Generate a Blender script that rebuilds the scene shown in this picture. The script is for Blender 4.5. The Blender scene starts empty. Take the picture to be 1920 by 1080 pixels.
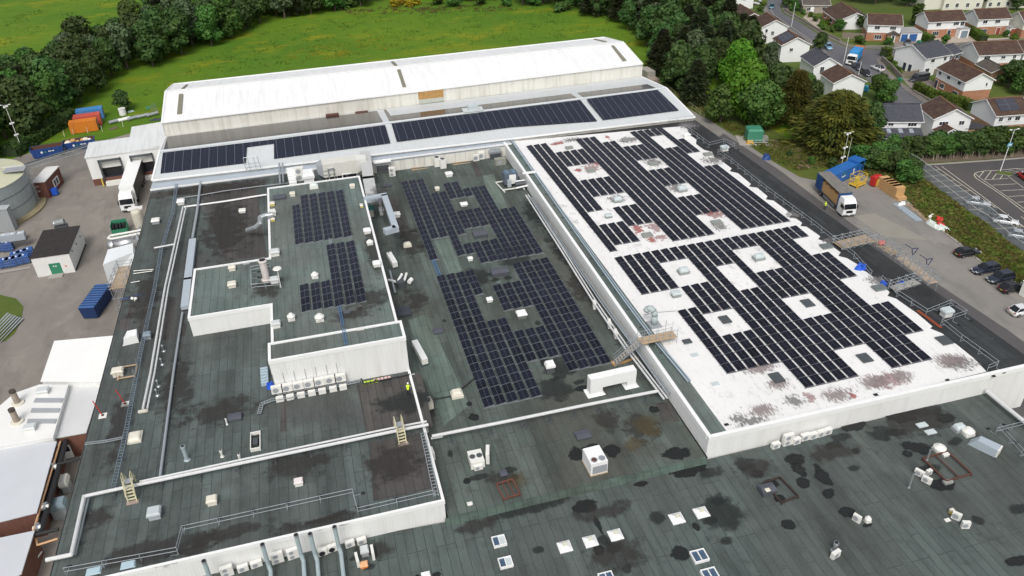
import bpy, math, random
from mathutils import Vector, Matrix
random.seed(7)
S = bpy.context.scene
COL = S.collection
RD = math.radians
CH = 70.0                                   # camera height above the yards
FPX = 1466.32                               # focal length in pixels of a 1920 wide frame
YAW, PITCH, ROLL = 0.2531026, 0.58038037, -0.02605731
cy_, sy_, cp_, sp_ = math.cos(YAW), math.sin(YAW), math.cos(PITCH), math.sin(PITCH)
FWD = Vector((sy_*cp_, cy_*cp_, -sp_)); RGT = Vector((cy_, -sy_, 0)); UPV = RGT.cross(FWD)
R2 = RGT*math.cos(ROLL)+UPV*math.sin(ROLL); U2 = UPV*math.cos(ROLL)-RGT*math.sin(ROLL)

def at(px, py, z=0.0):
    """surveyed position: the point at height z seen at that spot of the survey photograph"""
    d = R2*((px-960)/FPX)+U2*((540-py)/FPX)+FWD
    t = (z-CH)/d.z
    return Vector((d.x*t, d.y*t, z))
def at2(p, z=0.0): return at(p[0], p[1], z)
def onx(px, py, X):
    d = R2*((px-960)/FPX)+U2*((540-py)/FPX)+FWD
    t = X/d.x
    return Vector((X, d.y*t, CH+d.z*t))
def onvert(px, py, b):
    """height of the point seen at px,py on the vertical line through b"""
    d = R2*((px-960)/FPX)+U2*((540-py)/FPX)+FWD
    return CH+d.z*math.hypot(b.x, b.y)/math.hypot(d.x, d.y)

# ------------------------------------------------------------------ materials
def lin(c): return tuple(((v/255)/12.92 if v/255 <= .04045 else ((v/255+.055)/1.055)**2.4) for v in c)
class NT:
    def __init__(s, name):
        s.m = bpy.data.materials.new(name); s.m.use_nodes = True
        s.t = s.m.node_tree; s.t.nodes.clear()
        s.out = s.n('ShaderNodeOutputMaterial'); s.b = s.n('ShaderNodeBsdfPrincipled')
        s.l(s.b.outputs[0], s.out.inputs[0])
        s.tc = s.n('ShaderNodeTexCoord')
    def n(s, t, **k):
        o = s.t.nodes.new(t)
        for a, v in k.items(): setattr(o, a, v)
        return o
    def l(s, a, b): s.t.links.new(a, b)
    def co(s, scale=(1, 1, 1), rot=0, loc=(0, 0, 0), out='Object'):
        m = s.n('ShaderNodeMapping'); m.inputs['Scale'].default_value = scale
        m.inputs['Rotation'].default_value = (0, 0, rot); m.inputs['Location'].default_value = loc
        s.l(s.tc.outputs[out], m.inputs[0]); return m.outputs[0]
    def noise(s, sc, det=4, vec=None, rough=.55):
        o = s.n('ShaderNodeTexNoise'); o.inputs['Scale'].default_value = sc; o.inputs['Detail'].default_value = det
        o.inputs['Roughness'].default_value = rough
        s.l(vec if vec else s.tc.outputs['Object'], o.inputs['Vector']); return o.outputs['Fac']
    def ramp(s, f, stops):
        r = s.n('ShaderNodeValToRGB'); e = r.color_ramp.elements
        while len(e) < len(stops): e.new(.5)
        for i, (p, c) in enumerate(stops):
            e[i].position = p; e[i].color = (c, c, c, 1) if isinstance(c, (int, float)) else (*c, 1)
        s.l(f, r.inputs[0]); return r.outputs[0]
    def mix(s, f, a, b, mode='MIX'):
        o = s.n('ShaderNodeMix', data_type='RGBA', blend_type=mode)
        for v, i in ((f, 0), (a, 6), (b, 7)):
            if isinstance(v, (int, float)): o.inputs[i].default_value = v if i == 0 else (v, v, v, 1)
            elif isinstance(v, tuple): o.inputs[i].default_value = (*v, 1)
            else: s.l(v, o.inputs[i])
        return o.outputs[2]
    def math(s, op, a, b=0.0, c=None):
        o = s.n('ShaderNodeMath', operation=op)
        for v, i in ((a, 0), (b, 1), (c, 2)):
            if v is None: continue
            if isinstance(v, (int, float)): o.inputs[i].default_value = v
            else: s.l(v, o.inputs[i])
        return o.outputs[0]
    def bump(s, h, st=.3, d=.05):
        o = s.n('ShaderNodeBump'); o.inputs['Strength'].default_value = st; o.inputs['Distance'].default_value = d
        s.l(h, o.inputs['Height']); s.l(o.outputs[0], s.b.inputs['Normal'])
    def set(s, col=None, rough=.8, metal=0, spec=.5):
        if col is not None:
            if isinstance(col, tuple): s.b.inputs['Base Color'].default_value = (*col, 1)
            else: s.l(col, s.b.inputs['Base Color'])
        if isinstance(rough, (int, float)): s.b.inputs['Roughness'].default_value = rough
        else: s.l(rough, s.b.inputs['Roughness'])
        s.b.inputs['Metallic'].default_value = metal; s.b.inputs['Specular IOR Level'].default_value = spec
        return s.m
def sc(c, k): return tuple(min(1, v*k) for v in c)
_mc = {}
def M(name, c, rough=.7, var=.12, vs=.8, metal=0, spec=.5, fine=.06):
    """plain surface with uneven tone; c is a base colour (linear)"""
    if name in _mc: return _mc[name]
    t = NT(name)
    a = t.mix(t.noise(vs, 5), sc(c, 1-var), sc(c, 1+var))
    a = t.mix(fine, a, t.mix(t.noise(vs*14, 3), sc(c, .4), sc(c, 1.5)))
    _mc[name] = t.set(a, rough, metal, spec); return _mc[name]
white = (.80, .81, .80)
WHITE = M('white_paint', (.78, .79, .78), .5, .05, .5)
STEEL = M('galvanised_steel', (.42, .45, .47), .38, .18, 1.5, .6)
DSTEEL = M('dark_steel', (.09, .10, .11), .45, .2, 2, .3)
CREAM = M('cream_plastic', (.66, .63, .54), .5, .08)
UNIT = M('condenser_case', (.70, .70, .66), .45, .08, 1.2)
GREY = M('grey_plastic', (.30, .32, .34), .5, .1)
DGREY = M('dark_grey_felt', (.045, .05, .062), .85, .2)
BLACK = M('black_rubber', (.015, .015, .017), .6, .2)
RUST = M('rusty_steel', (.095, .042, .030), .8, .3, 3)
WOOD = M('scaffold_timber', (.42, .31, .20), .8, .25, 2)
YELL = M('yellow_paint', (.62, .50, .09), .5, .15)
PALEY = M('pale_yellow_paint', (.58, .54, .36), .5, .12)
BLUE = M('blue_paint', (.018, .06, .22), .5, .25, .8)
BLUEB = M('bright_blue_plastic', (.02, .10, .55), .45, .15)
RED = M('red_paint', (.45, .02, .02), .5, .15)
ORANGE = M('orange_plastic', (.72, .22, .05), .5, .15)
GREENP = M('green_paint', (.03, .20, .11), .5, .15)
HIVIS = M('hi_vis_yellow', (.55, .75, .03), .7, .1)
SKIN = M('skin', (.45, .26, .18), .6, .05)
NAVY = M('navy_cloth', (.012, .014, .03), .9, .1)
CARD = M('brown_cardboard', (.50, .30, .13), .85, .2, 2)
BRICKP = M('patio_paving', (.33, .26, .22), .9, .2, 1)
CONC = M('concrete', (.33, .31, .28), .9, .15, .5)
KERB = M('kerb_concrete', (.30, .28, .25), .9, .15, .5)
LINE = M('line_paint', (.55, .52, .42), .8, .25, 2)
TYRE = M('tyre_rubber', (.012, .012, .012), .8, .1)
RIM = M('alloy_rim', (.35, .35, .36), .35, .1, 2, .8)
RLIGHT = M('tail_light', (.35, .015, .015), .3, .1)
HLIGHT = M('head_light', (.6, .62, .65), .15, .1)
SKYL = M('rooflight_plastic', (.50, .56, .57), .25, .15, 2)
def glassy(name, c, rough=.08):
    t = NT(name); return t.set(t.mix(t.noise(1.5, 2), sc(c, .6), sc(c, 1.4)), rough, 0, .6)
GLASS = glassy('window_glass', (.025, .03, .04)); CGLASS = glassy('car_glass', (.012, .014, .018), .05)

def felt(name, c1, c2, dirt, damt=.5, seed=0., w=1.0, blot=.06):
    t = NT(name)
    wv = t.noise(.5, 2, t.co(loc=(seed, 0, 0)))
    v = t.co(rot=RD(90), loc=(seed, seed, 0))
    br = t.n('ShaderNodeTexBrick'); br.offset = .37; br.offset_frequency = 3; br.squash = 1
    br.inputs['Scale'].default_value = 1; br.inputs['Brick Width'].default_value = 7.5; br.inputs['Row Height'].default_value = w
    br.inputs['Mortar Size'].default_value = .045; br.inputs['Mortar Smooth'].default_value = .5; br.inputs['Bias'].default_value = 0
    t.l(v, br.inputs['Vector'])
    br.inputs['Color1'].default_value = (*c1, 1); br.inputs['Color2'].default_value = (*c2, 1)
    br.inputs['Mortar'].default_value = (*sc(c2, .28), 1)
    st = t.noise(1, 5, t.co(scale=(1.6, .22, 1), loc=(seed*3, 0, 0)))          # streaks down the sheets
    a = t.mix(t.ramp(st, [(.35, .0), (.7, .75)]), br.outputs[0], t.mix(.5, br.outputs[0], sc(c1, .45)), 'MIX')
    big = t.ramp(t.noise(blot, 6, t.co(loc=(seed, seed*2, 0)), .62), [(.44, 0.), (.60, damt)])
    a = t.mix(big, a, dirt)
    mid = t.ramp(t.noise(.45, 6, t.co(loc=(seed*5, 0, 0)), .65), [(.54, 0.), (.68, .5)])
    a = t.mix(mid, a, sc(dirt, .55))
    lt = t.ramp(t.noise(.17, 5, t.co(loc=(0, seed*7, 0)), .6), [(.58, 0.), (.72, .35)])
    a = t.mix(lt, a, sc(c1, 1.5))
    fine = t.noise(6, 4, None, .7)
    a = t.mix(.26, a, t.mix(fine, sc(c1, .15), sc(c1, 2.1)))
    soot = t.ramp(t.noise(1, 7, t.co(scale=(.30, .055, 1), loc=(seed*9, 3, 0)), .68), [(.34, .62), (.50, .90), (.64, 1.10)])
    a = t.mix(1., a, soot, 'MULTIPLY')
    sp = t.ramp(t.noise(.9, 8, t.co(loc=(seed*2, 9, 0)), .75), [(.60, 1.), (.68, .6)]); a = t.mix(.8, a, sp, 'MULTIPLY')
    a = t.mix(t.math('MULTIPLY', br.outputs['Fac'], t.ramp(t.noise(.35, 3), [(.35, .05), (.65, .34)])), a, sc(c2, .25))
    lic = t.ramp(t.noise(3.2, 2, t.co(loc=(0, 0, seed))), [(.70, 0.), (.74, .35)])
    a = t.mix(lic, a, (.17, .17, .15))
    t.bump(fine, .4, .02)
    return t.set(a, t.ramp(t.noise(.3, 3), [(.3, .75), (.7, .95)]), 0, .3)
G1, G2, DB = (.066, .083, .078), (.050, .066, .062), (.040, .037, .034)
FELT_A = felt('mineral_felt_left', (.106, .132, .126), (.066, .083, .079), (.054, .049, .046), .8, 3.)
FELT_B = felt('mineral_felt_middle', (.108, .135, .122), (.064, .080, .073), (.062, .056, .047), .85, 11.)
FELT_C = felt('mineral_felt_front', (.100, .128, .120), (.072, .092, .087), (.062, .058, .053), .6, 23.)
FELT_E = felt('mineral_felt_raised', (.138, .180, .168), (.108, .142, .132), (.13, .116, .105), .6, 31.)
FELT_K = felt('black_felt', (.046, .051, .054), (.024, .027, .030), (.020, .018, .018), .7, 41.)
WETF = None
def wet():
    t = NT('wet_felt'); a = t.mix(t.noise(.8, 5), (.008, .009, .009), (.022, .023, .022))
    a = t.mix(.25, a, t.mix(t.noise(8, 3), (.0, .0, .0), (.07, .08, .075)))
    return t.set(a, .55, 0, .35)
WETF = wet()
DAMP = M('damp_felt', (.034, .041, .040), .8, .25, 1.2)
def sheet(name, c=(.72, .73, .71), rib=.3, dirt=(.35, .33, .26), amt=.35, axis='X', rough=.5, st=.6, vert=True, streak=1.0):
    """profiled metal sheeting: ribs across one axis, grime streaks along the other"""
    t = NT(name)
    sx = t.n('ShaderNodeSeparateXYZ'); t.l(t.tc.outputs['Object'], sx.inputs[0])
    if axis == 'XY': co = t.math('ADD', sx.outputs[0], sx.outputs[1])
    else: co = sx.outputs[axis]
    fr = t.math('FRACT', t.math('DIVIDE', co, rib))
    h = t.ramp(fr, [(0, 0.), (.12, 1.), (.5, 1.), (.62, 0.)])
    scl = {'X': (1.5, .12, .12), 'Y': (.12, 1.5, .12), 'XY': (1.2, 1.2, .1)}[axis]
    stn = t.ramp(t.noise(1., 6, t.co(scale=scl), .65), [(.46, 0.), (.75, amt)])
    a = t.mix(stn, c, dirt)
    a = t.mix(t.ramp(t.noise(.12, 5), [(.4, 0.), (.7, .18)]), a, sc(dirt, 1.2))
    a = t.mix(.05, a, t.mix(t.noise(5, 3), sc(c, .3), sc(c, 1.4)))
    a = t.mix(t.math('MULTIPLY', t.math('SUBTRACT', 1, h), .05), a, sc(c, .35))
    t.bump(h, st*.35, .03); return t.set(a, rough, 0, .4)
CLAD = sheet('white_cladding', (.76, .77, .76), .33, (.42, .41, .37), .28, 'XY')
CLADD = sheet('weathered_cladding', (.70, .69, .64), .33, (.30, .28, .20), .55, 'XY')
SHEDROOF = sheet('white_profiled_roof', (.80, .81, .81), .5, (.45, .45, .44), .35, 'X', .5, .35)
LEANROOF = sheet('pale_grey_profiled_roof', (.56, .59, .60), .5, (.40, .40, .38), .3, 'X', .5, .3)
DOCKROOF = sheet('dock_roof_sheet', (.66, .68, .68), .6, (.36, .36, .34), .45, 'X', .5, .3)
CORR = sheet('container_steel_blue', (.05, .22, .50), .35, (.2, .25, .3), .3, 'X', .5, .9)
CORR_R = sheet('container_steel_red', (.52, .085, .06), .35, (.3, .12, .1), .35, 'X', .5, .9)
CORR_O = sheet('container_steel_orange', (.62, .19, .02), .35, (.25, .1, .03), .45, 'X', .5, .9)
def bricks(name, c1, c2, mor=(.35, .32, .28)):
    t = NT(name)
    sx = t.n('ShaderNodeSeparateXYZ'); t.l(t.tc.outputs['Object'], sx.inputs[0])
    cb = t.n('ShaderNodeCombineXYZ'); t.l(t.math('ADD', sx.outputs[0], sx.outputs[1]), cb.inputs[0]); t.l(sx.outputs[2], cb.inputs[1])
    br = t.n('ShaderNodeTexBrick'); t.l(cb.outputs[0], br.inputs['Vector'])
    br.inputs['Scale'].default_value = 1; br.inputs['Brick Width'].default_value = .225; br.inputs['Row Height'].default_value = .075
    br.inputs['Mortar Size'].default_value = .008
    br.inputs['Color1'].default_value = (*c1, 1); br.inputs['Color2'].default_value = (*c2, 1); br.inputs['Mortar'].default_value = (*mor, 1)
    a = t.mix(t.ramp(t.noise(.8, 5), [(.35, 0.), (.7, .4)]), br.outputs[0], sc(c2, .6))
    return t.set(a, .9, 0, .3)
BRICK_O = bricks('orange_brick', (.46, .19, .08), (.36, .13, .06))
BRICK_R = bricks('dark_red_brick', (.19, .07, .045), (.13, .045, .032), (.16, .12, .1))
BRICK_T = bricks('tan_brick', (.42, .24, .12), (.34, .18, .09))
STONE = bricks('pale_stone', (.42, .36, .29), (.34, .29, .24))
def tiles(name, c1, c2, moss=(.16, .13, .07), ma=.3):
    t = NT(name)
    br = t.n('ShaderNodeTexBrick'); t.l(t.co(), br.inputs['Vector'])
    br.inputs['Scale'].default_value = 1; br.inputs['Brick Width'].default_value = .3; br.inputs['Row Height'].default_value = .32
    br.inputs['Mortar Size'].default_value = .02; br.inputs['Mortar'].default_value = (*sc(c2, .4), 1)
    br.inputs['Color1'].default_value = (*c1, 1); br.inputs['Color2'].default_value = (*c2, 1)
    a = t.mix(t.ramp(t.noise(.7, 6, None, .65), [(.45, 0.), (.7, ma)]), br.outputs[0], moss)
    a = t.mix(t.ramp(t.noise(5, 4, None, .7), [(.5, 0.), (.75, .5)]), a, sc(c1, 1.5))
    t.bump(br.outputs['Fac'], .5, -.02); return t.set(a, .85, 0, .3)
TILE_B = tiles('brown_tiles', (.085, .048, .038), (.055, .032, .027))
TILE_S = tiles('slate_tiles', (.075, .080, .095), (.052, .056, .070), (.09, .09, .09), .3)
TILE_G = tiles('grey_brown_tiles', (.11, .095, .085), (.075, .065, .06))
SHEDTILE = tiles('shed_felt_tiles', (.042, .036, .036), (.026, .023, .024), (.06, .05, .04), .3)

def tarmac(name, c, warm, amt=.5, cracks=False):
    t = NT(name)
    a = t.mix(t.ramp(t.noise(.045, 6, None, .6), [(.36, 0.), (.64, 1.)]), c, warm)
    a = t.mix(t.ramp(t.noise(.3, 6, t.co(scale=(1, .35, 1)), .65), [(.5, 0.), (.72, amt)]), a, sc(c, .5))
    a = t.mix(t.ramp(t.noise(.22, 5, t.co(loc=(9, 4, 0)), .6), [(.55, 0.), (.75, .4)]), a, sc(warm, 1.45))
    g = t.noise(7, 4, None, .75)
    a = t.mix(.22, a, t.mix(g, sc(c, .2), sc(warm, 2)))
    if cracks:
        vo = t.n('ShaderNodeTexVoronoi', feature='DISTANCE_TO_EDGE'); vo.inputs['Scale'].default_value = .07
        w = t.n('ShaderNodeVectorMath', operation='ADD'); nz = t.n('ShaderNodeTexNoise'); nz.inputs['Scale'].default_value = .4
        t.l(t.tc.outputs['Object'], nz.inputs['Vector']); t.l(t.tc.outputs['Object'], w.inputs[0])
        vm = t.n('ShaderNodeVectorMath', operation='SCALE'); vm.inputs['Scale'].default_value = 5; t.l(nz.outputs['Color'], vm.inputs[0])
        t.l(vm.outputs[0], w.inputs[1]); t.l(w.outputs[0], vo.inputs['Vector'])
        a = t.mix(t.ramp(vo.outputs['Distance'], [(0., .45), (.012, 0.)]), a, sc(c, .35))
    t.bump(g, .3, .02); return t.set(a, .9, 0, .3)
TAR_L = tarmac('yard_tarmac', (.165, .152, .138), (.245, .222, .195), .7)
TAR_R = tarmac('yard_tarmac_right', (.170, .166, .162), (.25, .232, .205), .6)
TAR_CP = tarmac('car_park_tarmac', (.060, .060, .068), (.085, .078, .076), .3)
TAR_RD = tarmac('street_tarmac', (.085, .088, .098), (.13, .13, .138), .4)
PAVE = tarmac('pavement_tarmac', (.13, .12, .115), (.19, .17, .155), .4, False)
GROUND_D = tarmac('dark_strip_ground', (.075, .073, .075), (.10, .095, .093), .4)  # darker tone for the ground strip beside the white roof block
def grass(name, a1, a2, yel, ya=.6, brown=(.12, .10, .04), ba=.3):
    t = NT(name)
    a = t.mix(t.ramp(t.noise(.022, 6, None, .6), [(.38, 0.), (.62, 1.)]), a1, a2)
    a = t.mix(t.ramp(t.noise(.05, 7, t.co(scale=(1, 1.6, 1), loc=(3, 8, 0)), .66), [(.53, 0.), (.66, ya)]), a, yel)
    a = t.mix(t.ramp(t.noise(.13, 6, t.co(loc=(30, 2, 0)), .7), [(.57, 0.), (.72, ba)]), a, brown)
    a = t.mix(t.ramp(t.noise(.5, 5, t.co(scale=(.5, 1.5, 1), loc=(1, 2, 5)), .7), [(.45, 0.), (.7, .4)]), a, sc(a1, .5))
    g = t.noise(3.5, 5, None, .8)
    a = t.mix(.28, a, t.mix(g, sc(a1, .1), sc(a2, 1.9)))
    t.bump(g, .6, .15); return t.set(a, .95, 0, .15)
GRASS = grass('meadow_grass', (.058, .145, .012), (.110, .190, .014), (.27, .24, .012), .7, (.15, .13, .03), .5)
GRASSR = grass('rough_grass', (.060, .10, .018), (.11, .13, .028), (.20, .16, .05), .6, (.16, .10, .05), .7)
LAWN = grass('lawn_grass', (.05, .10, .02), (.10, .13, .03), (.14, .14, .05), .4)
SOIL = M('garden_soil', (.12, .095, .065), .95, .35, .5)

# ------------------------------------------------------------------ mesh building
class MB:
    def __init__(s): s.v = []; s.f = []; s.mi = []; s.mats = []
    def m(s, mat):
        if mat not in s.mats: s.mats.append(mat)
        return s.mats.index(mat)
    def poly(s, pts, mat):
        b = len(s.v); s.v += [tuple(p) for p in pts]; s.f.append(tuple(range(b, b+len(pts)))); s.mi.append(s.m(mat)); return s
    def box(s, a, b, mat, top=None):
        x0, y0, z0 = a; x1, y1, z1 = b
        p = [(x0,y0,z0),(x1,y0,z0),(x1,y1,z0),(x0,y1,z0),(x0,y0,z1),(x1,y0,z1),(x1,y1,z1),(x0,y1,z1)]
        k = len(s.v); s.v += p; i = s.m(mat); j = s.m(top) if top else i
        for q, mm in (((3,2,1,0), i), ((4,5,6,7), j), ((0,1,5,4), i), ((1,2,6,5), i), ((2,3,7,6), i), ((3,0,4,7), i)):
            s.f.append(tuple(k+w for w in q)); s.mi.append(mm)
        return s
    def hexa(s, lo, hi, mat, top=None):
        """lo, hi: matching rings of points (prism between two rings)"""
        n = len(lo); k = len(s.v); s.v += [tuple(p) for p in lo]+[tuple(p) for p in hi]; i = s.m(mat); j = s.m(top) if top else i
        s.f.append(tuple(k+w for w in reversed(range(n)))); s.mi.append(i)
        s.f.append(tuple(k+n+w for w in range(n))); s.mi.append(j)
        for w in range(n):
            s.f.append((k+w, k+(w+1) % n, k+n+(w+1) % n, k+n+w)); s.mi.append(i)
        return s
    def prism(s, ring, z0, z1, mat, top=None):
        return s.hexa([(p[0], p[1], z0) for p in ring], [(p[0], p[1], z1) for p in ring], mat, top)
    def cyl(s, a, b, r, mat, n=8, r2=None, cap=True):
        a = Vector(a); b = Vector(b); r2 = r if r2 is None else r2
        d = (b-a).normalized(); u = d.orthogonal().normalized(); w = d.cross(u)
        lo = [a+(u*math.cos(2*math.pi*i/n)+w*math.sin(2*math.pi*i/n))*r for i in range(n)]
        hi = [b+(u*math.cos(2*math.pi*i/n)+w*math.sin(2*math.pi*i/n))*r2 for i in range(n)]
        k = len(s.v); s.v += [tuple(p) for p in lo+hi]; i = s.m(mat)
        if cap:
            s.f.append(tuple(k+w for w in reversed(range(n)))); s.mi.append(i)
            s.f.append(tuple(k+n+w for w in range(n))); s.mi.append(i)
        for q in range(n): s.f.append((k+q, k+(q+1) % n, k+n+(q+1) % n, k+n+q)); s.mi.append(i)
        return s
    def tube(s, pts, r, mat, n=6):
        for a, b in zip(pts, pts[1:]): s.cyl(a, b, r, mat, n)
        for p in pts[1:-1]: s.ball(p, r*1.02, mat, 6, 4)
        return s
    def bar(s, a, b, w, h, mat):
        """rectangular bar from a to b, width w horizontal, height h"""
        a = Vector(a); b = Vector(b); d = (b-a); L = Vector((-d.y, d.x, 0))
        L = L.normalized()*(w/2) if L.length > 1e-6 else Vector((w/2, 0, 0))
        up = d.cross(L).normalized()*(h/2)
        if up.z > 0: up = -up
        lo = [a-L+up, a+L+up, a+L-up, a-L-up]; hi = [p+d for p in lo]
        return s.hexa(lo, hi, mat)
    def ball(s, c, r, mat, nu=10, nv=6, sz=1.0, half=False):
        c = Vector(c); k = len(s.v); i = s.m(mat); rows = []
        v0 = 0 if not half else 0
        vmax = nv if not half else nv//2
        for j in range(vmax+1):
            ph = math.pi*j/nv; row = []
            for q in range(nu):
                th = 2*math.pi*q/nu
                s.v.append((c.x+r*math.sin(ph)*math.cos(th), c.y+r*math.sin(ph)*math.sin(th), c.z+r*sz*math.cos(ph))); row.append(len(s.v)-1)
            rows.append(row)
        for j in range(vmax):
            for q in range(nu):
                s.f.append((rows[j][q], rows[j+1][q], rows[j+1][(q+1) % nu], rows[j][(q+1) % nu])); s.mi.append(i)
        return s
    def mesh(s, name):
        me = bpy.data.meshes.new(name); me.from_pydata(s.v, [], s.f); me.validate(clean_customdata=False)
        for m_ in s.mats: me.materials.append(m_)
        if len(me.polygons) == len(s.mi): me.polygons.foreach_set('material_index', s.mi)
        me.update(); return me
    def build(s, name, parent=None, smooth=False, label=None):
        o = bpy.data.objects.new(name, s.mesh(name)); COL.objects.link(o)
        if parent: o.parent = parent
        if smooth: o.data.polygons.foreach_set('use_smooth', [True]*len(o.data.polygons))
        if label: o['label'] = label
        return o
def tag(o, label, cat, group=None, kind=None):
    o['label'] = label; o['category'] = cat
    if group: o['group'] = group
    if kind: o['kind'] = kind
    return o
def struct(o): o['kind'] = 'structure'; return o
def T(name, label, cat, loc=(0, 0, 0), rz=0, group=None, sc_=None):
    o = bpy.data.objects.new(name, None); COL.objects.link(o); o.location = loc; o.rotation_euler = (0, 0, rz)
    o.empty_display_size = .3
    if sc_: o.scale = (sc_,)*3
    return tag(o, label, cat, group)
def dup(root, loc, rz=0, label=None, group=None, scale=None):
    r = root.copy(); COL.objects.link(r); r.location = loc; r.rotation_euler = (0, 0, rz)
    if scale is not None: r.scale = scale if hasattr(scale, '__len__') else (scale,)*3
    if label: r['label'] = label
    if group: r['group'] = group
    for ch in list(root.children):
        c = ch.copy(); COL.objects.link(c); c.parent = r
        for g in list(ch.children):
            d = g.copy(); COL.objects.link(d); d.parent = c
    return r
def ang(a, b): return math.atan2(b.y-a.y, b.x-a.x)
def isect(a, b, c, d):
    """xy intersection of lines ab and cd"""
    r = b-a; s_ = d-c; k = r.x*s_.y-r.y*s_.x
    t = ((c.x-a.x)*s_.y-(c.y-a.y)*s_.x)/k
    return Vector((a.x+r.x*t, a.y+r.y*t, a.z))
def offset_ring(ring, d):
    """inset polygon (ccw) by d"""
    n = len(ring); out = []
    for i in range(n):
        p0, p1, p2 = Vector(ring[i-1][:2]), Vector(ring[i][:2]), Vector(ring[(i+1) % n][:2])
        e1 = (p1-p0).normalized(); e2 = (p2-p1).normalized()
        n1 = Vector((-e1.y, e1.x)); n2 = Vector((-e2.y, e2.x))
        m_ = (n1+n2); m_ = m_/max(.2, m_.dot(n1)) if m_.length > 1e-6 else n1
        q = p1+m_*d; out.append((q.x, q.y))
    return out
def ccw(ring):
    a = sum(ring[i-1][0]*ring[i][1]-ring[i][0]*ring[i-1][1] for i in range(len(ring)))
    return ring if a > 0 else list(reversed(ring))
def flat_sheet(name, ring, z, mat, holes=None):
    ring = ccw([(p[0], p[1]) for p in ring])
    return MB().poly([(p[0], p[1], z) for p in ring], mat).build(name)

# ------------------------------------------------------------------ world, sun, camera
SUN_EL, SUN_AZ = RD(52), RD(200)          # azimuth: compass angle of the sun seen from the scene, from +Y clockwise
W = bpy.data.worlds.new('World'); S.world = W; W.use_nodes = True
wt = W.node_tree; wt.nodes.clear()
wo = wt.nodes.new('ShaderNodeOutputWorld'); wb = wt.nodes.new('ShaderNodeBackground'); ws = wt.nodes.new('ShaderNodeTexSky')
ws.sky_type = 'NISHITA'; ws.sun_disc = False; ws.sun_elevation = SUN_EL; ws.sun_rotation = SUN_AZ
ws.air_density = 1.0; ws.dust_density = 5.0; ws.ozone_density = 1.0
hs = wt.nodes.new('ShaderNodeHueSaturation'); hs.inputs['Saturation'].default_value = .35
wt.links.new(ws.outputs[0], hs.inputs['Color']); wt.links.new(hs.outputs[0], wb.inputs[0]); wb.inputs[1].default_value = .15
wt.links.new(wb.outputs[0], wo.inputs[0])
sl = bpy.data.lights.new('sun', 'SUN'); sl.energy = 1.3; sl.angle = RD(20); sl.color = (1, .97, .92)
so = bpy.data.objects.new('sun', sl); COL.objects.link(so)
sd = Vector((math.sin(SUN_AZ)*math.cos(SUN_EL), math.cos(SUN_AZ)*math.cos(SUN_EL), math.sin(SUN_EL)))
so.rotation_euler = sd.to_track_quat('Z', 'Y').to_euler(); so.location = (0, 0, 200)
cam = bpy.data.cameras.new('camera'); co_ = bpy.data.objects.new('camera', cam); COL.objects.link(co_); S.camera = co_
cam.sensor_width = 36; cam.lens = FPX/1920*36; cam.clip_end = 6000; cam.clip_start = .5
mw = Matrix((R2, U2, -FWD)).transposed().to_4x4(); mw.translation = (0, 0, CH); co_.matrix_world = mw
S.view_settings.view_transform = 'Standard'; S.view_settings.look = 'None'; S.view_settings.exposure = .05; S.view_settings.gamma = 1
S.cycles.max_bounces = 6; S.cycles.transparent_max_bounces = 12
# ------------------------------------------------------------------ ground
g = MB().poly([(-1500, -300, -.06), (2500, -300, -.06), (2500, 2500, -.06), (-1500, 2500, -.06)], GRASS).build('ground'); struct(g)
def ground(name, px, z, mat, extra=()):
    return struct(flat_sheet(name, [at2(p) for p in px]+list(extra), z, mat))
ground('yard', [(-60, 312), (20, 299), (60, 285), (130, 268), (200, 262), (300, 235), (330, 300), (250, 620), (100, 1180), (-600, 1180), (-600, 700)], .0, TAR_L)
ground('service_yard', [(1215, 152), (1262, 188), (1330, 225), (1400, 270), (1440, 297), (1470, 315), (1500, 332), (1530, 338), (1600, 312), (1650, 338),
    (1690, 372), (1740, 416), (1800, 460), (1830, 487), (1870, 512), (1920, 543), (2060, 620), (2060, 1000), (1700, 1000), (1200, 300)], .0, TAR_R)
ground('dark_strip', [(1356, 250), (1460, 318), (1540, 378), (1615, 432), (1700, 492), (1750, 527), (1887, 617), (2000, 700), (1900, 800), (1300, 300)], .012, GROUND_D)
ground('pale_tarmac', [(1600, 405), (1640, 400), (1740, 450), (1660, 445)], .016, M('pale_tarmac', (.25, .235, .20), .9, .15, .4))
ground('car_park', [(1640, 288), (1700, 308), (1745, 309), (1800, 306), (1860, 302), (1925, 297), (2200, 270), (2300, 760), (1900, 462), (1820, 402), (1745, 345), (1690, 312)], .0, TAR_CP)
ground('bank', [(1262, 188), (1330, 180), (1480, 260), (1560, 285), (1650, 300), (1715, 321), (1744, 343), (1796, 382), (1848, 417), (1887, 448), (2000, 540), (2060, 620),
    (1920, 543), (1870, 512), (1830, 487), (1800, 460), (1740, 416), (1690, 372), (1650, 338), (1600, 312), (1530, 338), (1500, 332), (1470, 315), (1400, 270), (1330, 225)], .03, GRASSR)
ground('verge_soil', [(1470, 262), (1560, 280), (1590, 300), (1540, 312), (1500, 318), (1455, 285), (1425, 262)], .045, M('bare_soil', (.16, .11, .075), .95, .3, .3))
ground('grass_island', [(-80, 545), (0, 553), (30, 560), (44, 575), (40, 600), (28, 625), (10, 640), (-80, 660)], .05, LAWN)
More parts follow.
